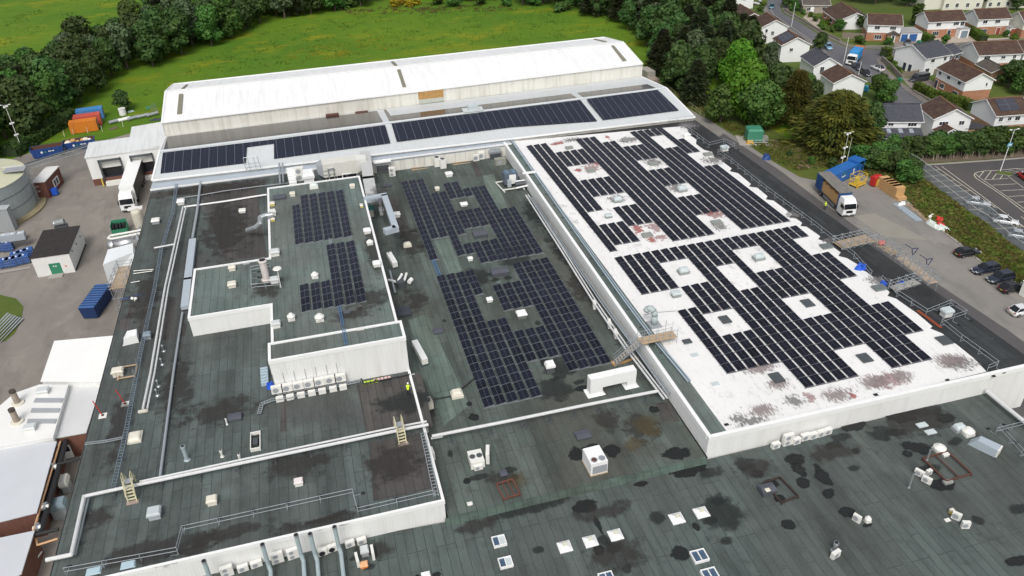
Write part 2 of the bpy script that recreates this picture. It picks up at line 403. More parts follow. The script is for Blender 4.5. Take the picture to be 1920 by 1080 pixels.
# residential ground, streets and pavements
ground('garden_ground', [(1300, -40), (1440, -60), (1990, -60), (2300, 60), (2300, 250), (1925, 290), (1640, 275), (1560, 215), (1440, 130), (1380, 60)], .0, LAWN)
ROADL = [(1474, -30), (1462, 0), (1444, 6), (1440, 20), (1462, 42), (1492, 60), (1530, 90), (1556, 118), (1580, 135), (1612, 150), (1640, 170), (1668, 200), (1690, 210), (1740, 215), (1800, 225)]
ROADR = [(1510, -30), (1485, 0), (1473, 10), (1480, 20), (1510, 38), (1545, 62), (1600, 88), (1625, 95), (1690, 92), (1760, 88), (1830, 82), (1930, 76), (2100, 66)]
street = [(1498, -30), (1476, 0), (1462, 12), (1468, 25), (1500, 42), (1540, 68), (1585, 88), (1640, 93), (1720, 92), (1840, 82), (2100, 64), (2100, 74), (1850, 92), (1730, 99), (1672, 104),
    (1656, 114), (1662, 130), (1690, 155), (1740, 190), (1800, 215), (1790, 240), (1730, 225), (1690, 205), (1668, 195), (1645, 165), (1620, 145), (1588, 135), (1560, 112), (1532, 86), (1500, 66), (1470, 46), (1443, 26), (1436, 12), (1450, -30)]
ground('street', street, .03, TAR_RD)
def ribbon(name, line, w, z, mat, side=1, th=.12):
    pts = [at2(p) for p in line]; mb = MB(); q = []
    for i, p in enumerate(pts):
        d = (pts[min(i+1, len(pts)-1)]-pts[max(i-1, 0)]); d.z = 0; d.normalize(); q.append(p+Vector((-d.y, d.x, 0))*w*side)
    for i in range(len(pts)-1):
        r = [pts[i], pts[i+1], q[i+1], q[i]]
        mb.prism(ccw([(v.x, v.y) for v in r]), z, z+th, mat)
    return struct(mb.build(name))
ribbon('pavement', [(1476, -20), (1465, 8), (1470, 24), (1502, 41), (1542, 66), (1587, 87), (1640, 92), (1720, 91), (1840, 81), (2050, 66)], 1.9, .0, PAVE, 1)
ribbon('pavement', [(1850, 92.5), (1730, 99.5), (1672, 104.5), (1656, 114), (1662, 130), (1690, 155), (1740, 190), (1790, 212)], 1.8, .0, PAVE, -1)
ribbon('pavement', [(1436, 12), (1443, 26), (1470, 46.5), (1500, 66.5), (1532, 86.5), (1560, 112.5), (1588, 135.5)], 1.6, .0, PAVE, -1)
ground('driveway', [(1670, 74), (1722, 70), (1730, 88), (1680, 92)], .04, M('driveway_paving', (.22, .19, .17), .9, .2, .6))
ground('driveway', [(1745, 72), (1800, 67), (1850, 68), (1830, 79), (1750, 84)], .04, M('pale_paving', (.38, .32, .26), .9, .2, .6))
ground('driveway', [(1845, 72), (1870, 72), (1925, 68), (1925, 78), (1860, 80)], .041, M('pale_paving', (.38, .32, .26)))
ground('driveway', [(1690, 146), (1745, 150), (1765, 165), (1720, 180)], .042, M('driveway_paving', (.22, .19, .17)))
ground('driveway', [(1750, 165), (1800, 175), (1810, 192), (1775, 182)], .043, M('pale_paving', (.38, .32, .26)))
ground('garden_gravel', [(1518, 24), (1545, 42), (1552, 56), (1536, 55), (1505, 33)], .044, M('gravel', (.36, .31, .25), .95, .35, 1.5))
ground('garden_soil', [(1655, 262), (1690, 304), (1745, 306), (1930, 294), (1930, 240), (1700, 252)], .05, SOIL)
# car park markings: bay lines, edge lines, hatching
def line(a, b, w=.12, z=.012, mb=None, mat=LINE):
    a = at2(a); b = at2(b); d = (b-a); d.z = 0; n = Vector((-d.y, d.x, 0)).normalized()*w/2
    mb.poly([(a-n)+Vector((0, 0, z)), (b-n)+Vector((0, 0, z)), (b+n)+Vector((0, 0, z)), (a+n)+Vector((0, 0, z))], mat)
mk = MB()
Zc = lambda x, y: (1700+x/6.75, 290+y/6.75)
for a, b in [((360, 145), (1485, 920)), ((445, 150), (720, 350)), ((720, 350), (1600, 1000))]: line(Zc(*a), Zc(*b), .14, .012, mk)
for a, b in [((105, 215), (425, 190)), ((210, 278), (515, 255)), ((310, 345), (620, 320)), ((400, 410), (710, 385)), ((495, 480), (800, 455)), ((590, 552), (890, 525)), ((680, 625), (1000, 600)),
             ((780, 700), (1110, 675)), ((990, 862), (1300, 835)), ((1110, 940), (1450, 912)), ((1220, 1030), (1600, 995))]: line(Zc(*a), Zc(*b), .12, .012, mk)
isl = [(1130, 200), (1000, 205), (900, 220), (860, 240), (855, 265), (880, 300), (950, 345), (1100, 440), (1300, 580), (1500, 735), (1700, 880)]
for a, b in zip(isl, isl[1:]): line(Zc(*a), Zc(*b), .14, .012, mk)
isl2 = [(1485, 180), (1390, 175), (1250, 190), (1130, 200)]
for a, b in zip(isl2, isl2[1:]): line(Zc(*a), Zc(*b), .14, .012, mk)
for a, b in [((870, 240), (915, 285)), ((915, 285), (1700, 830)), ((985, 320), (1280, 300)), ((1085, 387), (1385, 370)), ((1190, 457), (1700, 432)), ((1290, 530), (1700, 505)), ((1400, 603), (1700, 580)),
             ((920, 280), (975, 212)), ((990, 315), (1070, 208)), ((1085, 308), (1155, 215)), ((1180, 305), (1215, 262)), ((1280, 270), (1480, 420)),
             ((1240, 210), (1440, 250)), ((1290, 195), (1485, 235)), ((1390, 180), (1490, 208)), ((1450, 785), (1490, 815))]: line(Zc(*a), Zc(*b), .12, .016, mk)
struct(mk.build('road_markings'))
mk = MB()
for a, b in zip([(1437, 14), (1445, 28), (1480, 52), (1520, 80)], [(1445, 28), (1480, 52), (1520, 80), (1545, 100)]): line((a[0]+6, a[1]), (b[0]+6, b[1]), .1, .05, mk)
struct(mk.build('kerb_line'))
mk = MB()
for p in [(0, 0)]:
    mk.prism(ccw([(v.x, v.y) for v in [at(1868, 326), at(1896, 330), at(1900, 325), at(1870, 321)]]), 0, .12, KERB, LAWN)
struct(mk.build('traffic_island'))
# kerb of the right yard
ribbon('yard_kerb', [(1640, 335), (1690, 372), (1740, 416), (1800, 460), (1830, 487), (1870, 512), (1920, 543), (2000, 590)], .5, .0, KERB, 1, .14)
ribbon('yard_kerb', [(1700, 308), (1745, 310), (1800, 306), (1860, 302), (1925, 297), (2100, 283)], .4, .0, KERB, 1, .14)

# ------------------------------------------------------------------ factory blocks
ZC, ZB, ZA, ZE, ZE2, ZD, ZW = 4.0, 4.6, 6.8, 9.74, 12.2, 6.95, 7.2
def block(label, ring, ztop, felt_, wall_=None, par=.12, pw=.3, trim=WHITE, base=0., extra=None, cap_edges=None):
    """a factory block: walls, a roof deck and a raised edge trim round it"""
    ring = ccw([(p[0], p[1]) for p in ring]); t = T('factory_block', label, 'factory building', (0, 0, 0))
    mb = MB(); n = len(ring)
    for i in range(n):
        a, b = ring[i], ring[(i+1) % n]
        mb.poly([(a[0], a[1], base), (b[0], b[1], base), (b[0], b[1], ztop-.02), (a[0], a[1], ztop-.02)], wall_ or CLAD)
    mb.build('wall', t)
    inn = offset_ring(ring, pw*.6)
    MB().poly([(p[0], p[1], ztop) for p in inn], felt_).build('roof_deck', t)
    if par > 0:
        inn = offset_ring(ring, pw); out = offset_ring(ring, -.06); tm = MB()
        for i in range(n):
            if cap_edges is not None and i not in cap_edges: continue
            j = (i+1) % n
            lo = [(out[i][0], out[i][1]), (out[j][0], out[j][1]), (inn[j][0], inn[j][1]), (inn[i][0], inn[i][1])]
            tm.hexa([(x, y, ztop-.35) for x, y in lo], [(x, y, ztop+par) for x, y in lo], trim)
        tm.build('parapet_trim', t)
    return t
# left block
A_fl, A_fr = at(96, 1062, ZA), at(833, 938.5, ZA+.12)
A_l0, A_l1 = at(282.5, 361, ZA), at(92.5, 1080, ZA)
fas0, fas1 = at(480, 1017.5, ZA+.12), at(826, 937.5, ZA+.12)
A_fl = isect(A_l0, A_l1, fas0, fas1)
xr = A_fr.x; A_br = Vector((xr-.3, 144.9, ZA)); A_bl = Vector((A_l0.x, 145.2, ZA))
blkA = block('long dark green felt roofed block on the left with white fascia facing the viewer', [A_fl, A_fr, A_br, A_bl], ZA, FELT_A, CLAD, .12, .25, cap_edges=(0, 1))
# middle and front blocks
st0, st1 = at(835, 975, ZB), at(1325, 858, ZB)
D_fl = at(1329, 820.6, ZW); D_bl = at(943.5, 266, ZW)
blkB = block('sunken middle felt roof with two dark panel fields beside the white roof',
    [Vector((A_fr.x+.02, at(835, 974, ZB).y, 0)), Vector((D_fl.x-.05, at(1325, 858, ZB).y, 0)), Vector((D_bl.x-.05, 145.3, 0)), Vector((A_br.x+.02, 145.3, 0))], ZB, FELT_B, FELT_B, .0)
mb = MB(); a, b = at(835, 976, ZB), at(1324, 859, ZB)
mb.hexa([(a.x, a.y-.35, ZC), (b.x, b.y-.35, ZC), (b.x, b.y+.25, ZC), (a.x, a.y+.25, ZC)], [(a.x, a.y-.12, ZB+.06), (b.x, b.y-.12, ZB+.06), (b.x, b.y+.25, ZB+.06), (a.x, a.y+.25, ZB+.06)], felt('step_felt', (.085, .125, .105), (.07, .10, .09), (.06, .06, .05), .4, 5.))
mb.build('roof_step', blkB)
cr0, cr1 = at(1851, 737, ZC), at(1921, 789, ZC); crd = (cr1-cr0)
C_far = cr0+crd*((20-cr0.y)/crd.y)
cL = at(835, 976, ZC); cR = at(1325, 859.4, ZC)
blkC = block('low front felt roof with black wet patches and scattered vents across the bottom right',
    [Vector((-24, 20, 0)), Vector((C_far.x, 20, 0)), Vector((cr0.x, cr0.y+.2, 0)), Vector((cL.x-.02, cL.y+.05, 0)), Vector((cL.x-.1, cL.y-.02, 0)), at(200, 1090, ZC)], ZC, FELT_C, CLAD, .0)
# white roof block
dr0, dr1 = at(1356, 262, ZD), at(1760, 550, ZD); f0, f1 = at(1440, 797.5, ZW), at(1920, 687.5, ZW)
D_fr = isect(dr0, dr1, f0, f1); D_br = isect(dr0, dr1, Vector((0, 146.6, 0)), Vector((50, 145.6, 0)))
ringD = [D_fl, D_fr, D_br, D_bl]
blkD = T('factory_block', 'large block with a white coated roof and a black strip along its right edge', 'factory building')
mb = MB(); rr = [(p.x, p.y) for p in ringD]
for i in range(4):
    a, b = rr[i], rr[(i+1) % 4]
    z1 = ZW if i in (0, 3) else ZD
    mb.poly([(a[0], a[1], 0), (b[0], b[1], 0), (b[0], b[1], z1-.02), (a[0], a[1], z1-.02)], CLAD)
mb.build('wall', blkD)
MB().poly([(p[0], p[1], ZD-.02) for p in rr], FELT_K).build('roof_deck', blkD)
tm = MB()
def capline(a, b, w, z0, z1, side, mat=WHITE, mbx=None):
    d = (b-a); d.z = 0; n = Vector((-d.y, d.x, 0)).normalized()*w*side; o = -n.normalized()*.06
    r = ccw([(q.x, q.y) for q in (a+o, b+o, b+n, a+n)]); mbx.prism(r, z0, z1, mat)
capline(D_bl, D_fl+Vector((0, .45, 0)), .42, ZD-.4, ZW+.03, 1, WHITE, tm)
capline(D_fl, D_fr, .42, ZD-.4, ZW, 1, WHITE, tm)
tm.build('parapet_trim', blkD)
def whiteroof():
    t = NT('white_roof_coating')
    c = (.74, .74, .73)
    a = t.mix(t.ramp(t.noise(.08, 6), [(.35, 0.), (.7, .3)]), c, (.60, .60, .59))
    sp = t.ramp(t.noise(.9, 8, t.co(scale=(1, .6, 1)), .78), [(.54, 0.), (.64, .6)])
    zone = t.ramp(t.noise(.06, 4, t.co(loc=(7, 1, 0))), [(.40, .12), (.58, 1.)])
    a = t.mix(t.math('MULTIPLY', sp, zone), a, (.30, .285, .28))
    st = t.ramp(t.noise(1., 6, t.co(scale=(2.2, .5, 1), loc=(2, 2, 0)), .7), [(.54, 0.), (.72, .45)])
    lap = t.n('ShaderNodeTexBrick'); lap.inputs['Brick Width'].default_value = 8; lap.inputs['Row Height'].default_value = 1; lap.inputs['Mortar Size'].default_value = .02; lap.inputs['Scale'].default_value = 1; t.l(t.co(rot=RD(90)), lap.inputs['Vector']); a = t.mix(t.math('MULTIPLY', lap.outputs['Fac'], .16), a, (.4, .4, .39))
    a = t.mix(st, a, (.47, .45, .44))
    t.bump(t.noise(3, 5), .15, .05); return t.set(a, .75, 0, .3)
WROOF = whiteroof()
# the white coating: ragged right edge over the black felt
edge = [(1286,236),(1293,253),(1306,262),(1305,270),(1320,281),(1335,285),(1340,296),(1352,301),(1372,316),(1368,321),(1384,325),(1408,345),(1404,350),(1420,352),(1439,368),(1436,374),(1450,376),(1485,402),(1479,408),(1492,409),(1504,418),(1501,424),(1512,425),(1538,443),(1534,449),(1546,452),(1576,473),(1572,480),(1588,484),(1608,496),(1604,502),(1625,510),(1643,524),(1656,536),(1668,548),(1664,555),(1680,560),(1704,577),(1720,588),(1748,612),(1744,616),(1766,625),(1800,651),(1826,672),(1850,697)]
lw0 = at(1364.5, 811.5, ZD); lw1 = at(968, 277, ZD)
ring = [lw0]+[isect(f0, f1, at(1850, 697, ZD), at(1840, 690, ZD))+Vector((0, .42, 0))]
ring = [(lw0.x, lw0.y+.02)]+[(at2(p, ZD).x, at2(p, ZD).y) for p in reversed(edge)]+[(lw1.x, 146.2)]
MB().poly([(p[0], p[1], ZD+.01) for p in ccw(ring)], WROOF).build('white_coating', blkD)
ring = [(D_fl.x+.4, D_fl.y+.42), (lw0.x+.1, lw0.y-.0), (lw1.x+.1, 146.3), (D_bl.x+.4, 146.3)]
MB().poly([(p[0], p[1], ZD-.01) for p in ccw(ring)], FELT_E).build('gutter_strip', blkD)
# the drop of the wall towards the middle roof already in 'wall'
# raised L shaped block and plant room
El = at(351.3, 598, ZE+.15); Eb1 = at(365, 503, ZE+.15); Eb2 = at(506, 484, ZE+.15); Eb3 = at(500.5, 352, ZE+.15); Eb4 = at(672.5, 330, ZE+.15)
Er = at(756, 606, ZE+.15); Ef2 = at(508, 569, ZE+.15)
# square it up on the grid
exl = (El.x+Eb1.x)/2; exm = (Eb2.x+Eb3.x)/2; exr = A_fr.x-.35
eyf = (El.y+Ef2.y)/2; eym = (Eb1.y+Eb2.y)/2; eyb = (Eb3.y+Eb4.y)/2
P2f = (at(506, 676.5, ZE2).y+at(757.5, 632.5, ZE2).y)/2; P2b = (at(505, 643, ZE2).y+at(752, 601, ZE2).y)/2
blkE = block('raised green felt roofed block with white edge trim and two fields of solar panels', [(exl, eyf), (exm, eyf), (exm, P2f+1.2), (exr, P2f+1.2), (exr+.0, eyb), (exm, eyb), (exm, eym), (exl, eym)], ZE, FELT_E, CLAD, .15, .28, base=ZB)
p2l = at(503.5, 676, ZE2).x
blkP = block('tall white plant room box with a narrow green roof in front of the raised block', [(p2l, P2f), (xr-.1, P2f), (xr-.1, P2b), (p2l, P2b)], ZE2-.15, FELT_E, CLAD, .15, .28, base=ZB)
print('E', exl, exm, exr, eyf, eym, eyb, 'P', p2l, P2f, P2b, 'A', A_fl, A_fr, 'D', D_fl, D_fr, D_br, D_bl)
# long shed with its double pitched lean-to
sl_ = [at(285, 339, 7.7), at(299, 284, 9.2), at(311, 255, 7.4), at(303.5, 231, 10.4), at(310, 172, 12.4), at(325, 158, 10.2)]
sr_ = [at(1303, 220.5, 7.5), at(1249, 165, 9.1), at(1208, 148, 7.4), at(1205, 120.5, 10.5), at(1168, 79, 12.5), at(1133, 70, 10.3)]
LS = T('factory_block', 'long white pitched shed with a wide pale lean-to roof carrying panels, along the field', 'factory building')
def strip(mb, a0, a1, b0, b1, mat, n=1, off=0.):
    mb.poly([a0+Vector((0, 0, off)), a1+Vector((0, 0, off)), b1+Vector((0, 0, off)), b0+Vector((0, 0, off))], mat)
mb = MB(); strip(mb, sl_[3], sr_[3], sl_[4], sr_[4], SHEDROOF); strip(mb, sl_[4], sr_[4], sl_[5], sr_[5], SHEDROOF); mb.build('roof', LS)
mb = MB(); v = lambda p, z: Vector((p.x, p.y, z))
fl = Vector((sl_[3].x, sl_[3].y+.15, 0)); fr = Vector((sr_[3].x, sr_[3].y+.15, 0))
mb.poly([v(fl, 0), v(fr, 0), v(fr, sr_[3].z), v(fl, sl_[3].z)], CLADD)
for q, s_ in ((sl_, 1), (sr_, -1)):
    mb.poly([v(q[3], 0), q[3], q[4], q[5], v(q[5], 0)], CLAD)
mb.poly([v(sl_[5], 0), v(sr_[5], 0), sr_[5], sl_[5]], CLAD)
mb.build('wall', LS)
mb = MB(); strip(mb, sl_[0], sr_[0], sl_[1], sr_[1], LEANROOF); strip(mb, sl_[1], sr_[1], v(sl_[3], sl_[2].z)-Vector((0, 0, 0)), v(sr_[3], sr_[2].z), LEANROOF); mb.build('lean_to_roof', LS)
mb = MB()
mb.poly([v(sl_[0]+Vector((0, .3, 0)), 0), v(sr_[0]+Vector((0, .3, 0)), 0), sr_[0]+Vector((0, .3, 0)), sl_[0]+Vector((0, .3, 0))], CLADD)
for q in (sl_, sr_):
    mb.poly([v(q[0]+Vector((0, .3, 0)), 0), q[0]+Vector((0, .3, 0)), q[1], v(q[3], q[2].z), v(q[3], 0)], CLADD)
mb.build('lean_to_wall', LS)
mb = MB()
def edgebar(a, b, w, h, mat, dz=0): mb.bar(a+Vector((0, 0, dz)), b+Vector((0, 0, dz)), w, h, mat)
for q in (sl_, sr_):
    edgebar(q[0], q[1], .35, .14, WHITE, .06); edgebar(q[1], v(q[3], q[2].z), .35, .14, WHITE, .06)
    edgebar(q[3], q[4], .35, .14, WHITE, .06); edgebar(q[4], q[5], .35, .14, WHITE, .06)
edgebar(sl_[3], sr_[3], .25, .2, WHITE, .05); edgebar(sl_[4], sr_[4], .7, .08, WHITE, .05); edgebar(sl_[5], sr_[5], .3, .2, WHITE, .05); edgebar(sl_[0], sr_[0], .35, .25, WHITE, .05)
edgebar(sl_[1], sr_[1], .9, .08, M('ridge_flashing', (.62, .65, .66), .5, .1), .06)
mb.build('edge_trim', LS)
# rooflights on the shed
def onslope(pa, pb, pc, px, py):
    """point of plane pa pb pc seen at px,py"""
    d = R2*((px-960)/FPX)+U2*((540-py)/FPX)+FWD; n = (pb-pa).cross(pc-pa); o = Vector((0, 0, CH)); t = n.dot(pa-o)/n.dot(d); return o+d*t
ROOFL = M('aged_rooflight', (.20, .19, .14), .6, .25, 1.5)
for quad, k in (([(336, 178.5), (343.5, 178), (341, 214), (332.5, 215)], 0), ([(744.5, 132.5), (751, 132), (761.5, 164), (755, 164.5)], 0), ([(1145, 87.5), (1151, 87), (1174.5, 115), (1168, 116)], 0),
             ([(349, 161), (352.5, 160), (344, 167.5), (340.5, 168)], 1), ([(733, 117.5), (738, 117), (745, 123.5), (740, 124.5)], 1), ([(1112, 75), (1116, 74.8), (1138, 79.2), (1132, 79.5)], 1)):
    q = [onslope(*( (sl_[3], sr_[3], sl_[4]) if k == 0 else (sl_[4], sr_[4], sl_[5])), *p) for p in quad]
    mb = MB().hexa([p+Vector((0, 0, -.1)) for p in q], [p+Vector((0, 0, .3)) for p in q], ROOFL); mb.build('rooflight', LS)
# solar banks laid flush on the lean-to
def bankmat(name, c, ln, rough, pitch):
    t = NT(name)
    sx = t.n('ShaderNodeSeparateXYZ'); t.l(t.tc.outputs['Object'], sx.inputs[0])
    f = t.math('FRACT', t.math('DIVIDE', sx.outputs[0], pitch)); f2 = t.math('FRACT', t.math('DIVIDE', sx.outputs[0], pitch/2)); f3 = t.math('FRACT', t.math('DIVIDE', sx.outputs[1], 1.04))
    a = t.mix(t.noise(.4, 4), sc(c, .8), sc(c, 1.25))
    a = t.mix(t.ramp(f3, [(0., .22), (.05, .0)]), a, ln); a = t.mix(t.ramp(f2, [(0., .25), (.045, .0)]), a, ln)
    a = t.mix(t.ramp(f, [(0., .7), (.045, .7), (.05, .0)]), a, ln)
    return t.set(a, rough, 0, .5)
PVB = bankmat('flush_panel_glass', (.008, .010, .022), (.16, .18, .22), .25, 1.62)
PVG = bankmat('panel_glass_painted_reflection', (.058, .052, .050), (.12, .11, .105), .12, 1.62)  # grey base colour paints in the reflection of the white shed wall
LP = (sl_[0], sr_[0], sl_[1]); UP_ = (sl_[1], sr_[1], v(sl_[3], sl_[2].z))
def bank(label, px, plane, mat, px2=None):
    mb = MB()
    q = [onslope(*plane, *p) for p in px]
    mb.hexa([p+Vector((0, 0, .03)) for p in q], [p+Vector((0, 0, .11)) for p in q], mat)
    return tag(mb.build('solar_panel_bank'), label, 'solar panels', 'solar banks flush on the lean-to roof', 'stuff')
bank('dark blue flush panels at the left end of the lower lean-to slope', [(301, 326), (461, 306), (461, 278), (305.5, 285.5)][:2]+[(464, 268), (305.5, 287)], LP, PVB)
bank('short row of dark flush panels above the white notch with the ladder frame', [(461.2, 276.5), (513.8, 269.5), (513.5, 262), (461.2, 268.3)], LP, PVB)
bank('dark blue flush panels between the white notch and the first pale cross strip', [(514, 298), (732, 268.5), (722, 235), (513.8, 262)], LP, PVB)
bank('dark blue flush panels in the middle of the lower slope between both pale cross strips', [(744, 266), (958, 238.5), (1119.5, 227.5), (1088, 188), (734, 232.5)], LP, PVB)
bank('dark blue flush panels at the right end of the lower lean-to slope', [(1130.5, 225.5), (1272.5, 207.3), (1233, 168.8), (1100, 186.5)], LP, PVB)
bank('panels painted with grey wall reflection on the upper slope at the far left', [(307, 281.5), (718, 229.5), (707, 208.5), (314, 257)], UP_, PVG)
bank('panels painted with grey wall reflection on the upper slope below the rusty vent', [(730, 228), (1082, 184.5), (1056, 166), (719, 206.5)], UP_, PVG)
bank('panels painted with grey wall reflection on the upper slope at the right end', [(1094, 183), (1230, 166), (1192, 149), (1065, 164.5)], UP_, PVG)
# the flat gutter roof between lean-to and the left and middle blocks
GUT = M('blue_grey_gutter', (.38, .43, .48), .5, .12, .4)
mb = MB(); a = Vector((A_l0.x, 145.3, 7.0)); b = at(951, 256, 7.4)
mb.hexa([(a.x, 144.6, 6.7), (b.x, 144.6, 6.7), (b.x, sr_[0].y+2, 6.7), (a.x, sl_[0].y+.25, 6.7)], [(a.x, 144.6, 7.15), (b.x, 144.6, 7.15), (b.x, sr_[0].y+2, 7.15), (a.x, sl_[0].y+.25, 7.15)], GUT)
mb.bar((a.x, 144.5, 7.2), (b.x, 144.5, 7.2), .2, .3, WHITE)
mb.poly([(A_br.x, 144.62, ZB), (D_bl.x, 144.62, ZB), (D_bl.x, 144.62, 6.75), (A_br.x, 144.62, 6.75)], CLADD)
mb.build('box_gutter', LS)
# ------------------------------------------------------------------ solar panels on frames
def pvmat(name, c, ln):
    t = NT(name)
    sx = t.n('ShaderNodeSeparateXYZ'); t.l(t.tc.outputs['UV'], sx.inputs[0])
    geo = t.n('ShaderNodeNewGeometry'); oi = t.n('ShaderNodeObjectInfo'); nz = t.noise(.25, 5, geo.outputs['Position'], .7); a = t.mix(t.ramp(nz, [(.35, 0.), (.68, 1.)]), sc(c, .5), sc(c, 1.7)); a = t.mix(t.math('MULTIPLY', oi.outputs['Random'], .5), a, sc(c, 1.9))
    fx = t.math('FRACT', t.math('MULTIPLY', sx.outputs[0], 6)); fy = t.math('FRACT', t.math('MULTIPLY', sx.outputs[1], 3.0))
    a = t.mix(t.ramp(fy, [(0., .3), (.045, 0.)]), a, ln); a = t.mix(t.ramp(fx, [(0., .12), (.06, 0.)]), a, ln)
    cl = t.math('ABSOLUTE', t.math('SUBTRACT', sx.outputs[0], .5)); a = t.mix(t.ramp(cl, [(0., .45), (.018, .45), (.02, 0.)]), a, ln)
    return t.set(a, t.ramp(nz, [(.35, .10), (.7, .30)]), 0, .26)
PV_W = pvmat('panel_glass_black', (.006, .0065, .012), (.12, .125, .15))
PV_B = pvmat('panel_glass_blue', (.0060, .0075, .014), (.17, .185, .21))
ALU = M('panel_frame_aluminium', (.30, .32, .34), .4, .1, 3, .5)
ALUD = M('panel_frame_dark', (.10, .105, .12), .4, .1, 3, .3)
def panel_shapes(w, l, tilt, alu):
    """frame and glass of one tilted panel; origin at its low front corner"""
    ct, st_ = math.cos(tilt), math.sin(tilt)
    def P_(u, y, h=0): return (u*ct-h*st_, y, .10+u*st_+h*ct)
    fr = MB(); b_ = .022
    for (u0, u1, y0, y1) in ((0, w, 0, b_), (0, w, l-b_, l), (0, b_, b_, l-b_), (w-b_, w, b_, l-b_)):
        fr.hexa([P_(u0, y0), P_(u1, y0), P_(u1, y1), P_(u0, y1)], [P_(u0, y0, .035), P_(u1, y0, .035), P_(u1, y1, .035), P_(u0, y1, .035)], alu)
    for y in (-.03, ):                                                            # cross rail with its feet
        fr.hexa([(-.12, y-.03, 0), (w*ct+.05, y-.03, 0), (w*ct+.05, y+.03, 0), (-.12, y+.03, 0)], [(-.12, y-.03, .05), (w*ct+.05, y-.03, .09+w*st_), (w*ct+.05, y+.03, .09+w*st_), (-.12, y+.03, .05)], ALU if alu is not ALUD else ALUD)
        fr.box((w*ct+.05, y-.05, 0), (w*ct+.30, y+.05, .03), ALU)
    gl = MB().poly([P_(b_, b_, .03), P_(w-b_, b_, .03), P_(w-b_, l-b_, .03), P_(b_, l-b_, .03)], None)
    return fr, gl
def panel_mesh(w, l, tilt, glass, alu):
    fr, gl = panel_shapes(w, l, tilt, alu)
    gl.mats = [glass]; gl.mi = [0]
    me = gl.mesh('panel_glass'); uv = me.uv_layers.new(name='UVMap'); 
    for i, c in enumerate([(0, 0), (1, 0), (1, 1), (0, 1)]): uv.data[i].uv = c
    return fr, gl, fr.mesh('panel_frame'), me
panels = []   # (x, y, z, rz, kind)
def field(cols, z, pos, kind, rzf, pl):
    for i, spans in cols.items():
        for a, b in spans:
            for r in range(a, b):
                x, y = pos(i, r+1); x2, y2 = pos(i, r)
                panels.append((x, y, z, math.atan2(-(x2-x), y2-y), kind))
full = [(0, 26)]
U = {0: full, 1: [(0, 18), (21, 25)], 2: [(0, 18), (21, 25)], 3: [(3, 7), (11, 15), (21, 25)]}
for i in (4, 5, 6): U[i] = [(3, 7), (11, 15), (18, 22)]
for i in (7, 8, 9, 15, 16): U[i] = full
for i in (10, 11): U[i] = [(2, 26)]
for i in (12, 13, 14): U[i] = [(4, 8), (11, 15), (18, 22)]
for i in (17, 18): U[i] = [(0, 2), (6, 26)]
U[19] = [(0, 8), (12, 26)]; U[20] = [(4, 8), (12, 26)]
field(U, ZD+.01, lambda i, r: (40.6+1.51*i+(.9+.03*i)*r/26, 142.6+.018*i-1.698*r), 'W', 0, 1.67)
L = {0: [(0, 6)], 1: [(0, 6)], 2: [(0, 6), (9, 17)], 3: [(0, 6), (9, 17)]}
for i in (4, 5, 6): L[i] = [(0, 2), (6, 10), (13, 17)]
for i in (7, 8, 11, 15, 16, 17, 18): L[i] = [(0, 20)]
for i in (9, 10): L[i] = [(0, 4), (8, 20)]
for i in (12, 13, 14): L[i] = [(0, 2), (6, 10), (13, 17)]
for i in (19, 20): L[i] = [(0, 2), (5, 9), (13, 17)]
field(L, ZD+.01, lambda i, r: (41.45+1.545*i+.0*r, 96.5+.03*i-1.78*r), 'W', 0, 1.75)
Mi = {0: [(0, 18)], 1: [(0, 14)], 2: [(0, 14)], 3: [(4, 18)], 4: [(4, 14), (16, 18)], 5: [(2, 6), (9, 13), (16, 20)], 6: [(2, 6), (9, 13), (16, 20)], 7: [(4, 6), (9, 13), (16, 20)],
      8: [(4, 20)], 9: [(4, 20)], 10: [(10, 20)], 11: [(10, 20)]}
field(Mi, ZB+.01, lambda i, r: (14.25+1.53*i+.012*r, 138.7+.02*i-1.70*r), 'B', 0, 1.67)
Lo = {0: [(0, 18)], 1: [(0, 18)], 2: [(0, 18)], 3: [(0, 4), (8, 18)], 4: [(8, 18)]}
for i in (5, 6, 7): Lo[i] = [(3, 7), (10, 14)]
for i in (8, 9, 10, 11): Lo[i] = [(0, 16)]
field(Lo, ZB+.01, lambda i, r: (14.5+1.54*i+.004*r, 103.1+.02*i-1.762*r), 'B', 0, 1.73)
Eu = {0: [(2, 10)]}
for i in range(1, 6): Eu[i] = [(0, 10)]
field(Eu, ZE+.01, lambda i, r: (-5.9+1.5*i, 127.7-1.715*r), 'B', 0, 1.69)
El_ = {0: [(6, 10)], 1: [(6, 10)], 2: [(6, 10)], 3: [(0, 10)], 4: [(0, 10)], 5: [(0, 10)]}
field(El_, ZE+.01, lambda i, r: (-5.8+1.5*i, 109.0-1.755*r), 'B', 0, 1.72)
pm = {'W': panel_mesh(1.17, 1.695, RD(6), PV_W, ALUD), 'B': panel_mesh(1.25, 1.69, RD(8), PV_B, M('panel_frame_grey', (.17, .18, .20), .4, .1, 3, .3))}
panels.sort(key=lambda p: p[0]**2+p[1]**2+(CH-p[2])**2)
print('panels', len(panels))
LBL = {('W', 0): ('black solar panel in the lower long rows on the white coated roof', 'black panels of the lower rows on the white roof'),
       ('B', 0): ('dark solar panel in the nearer field on the sunken middle felt roof', 'panels of the nearer field on the middle roof'),
       ('E', 0): ('dark solar panel in the nearer field on the raised green roof', 'panels of the nearer field on the raised roof')}
protos = {}
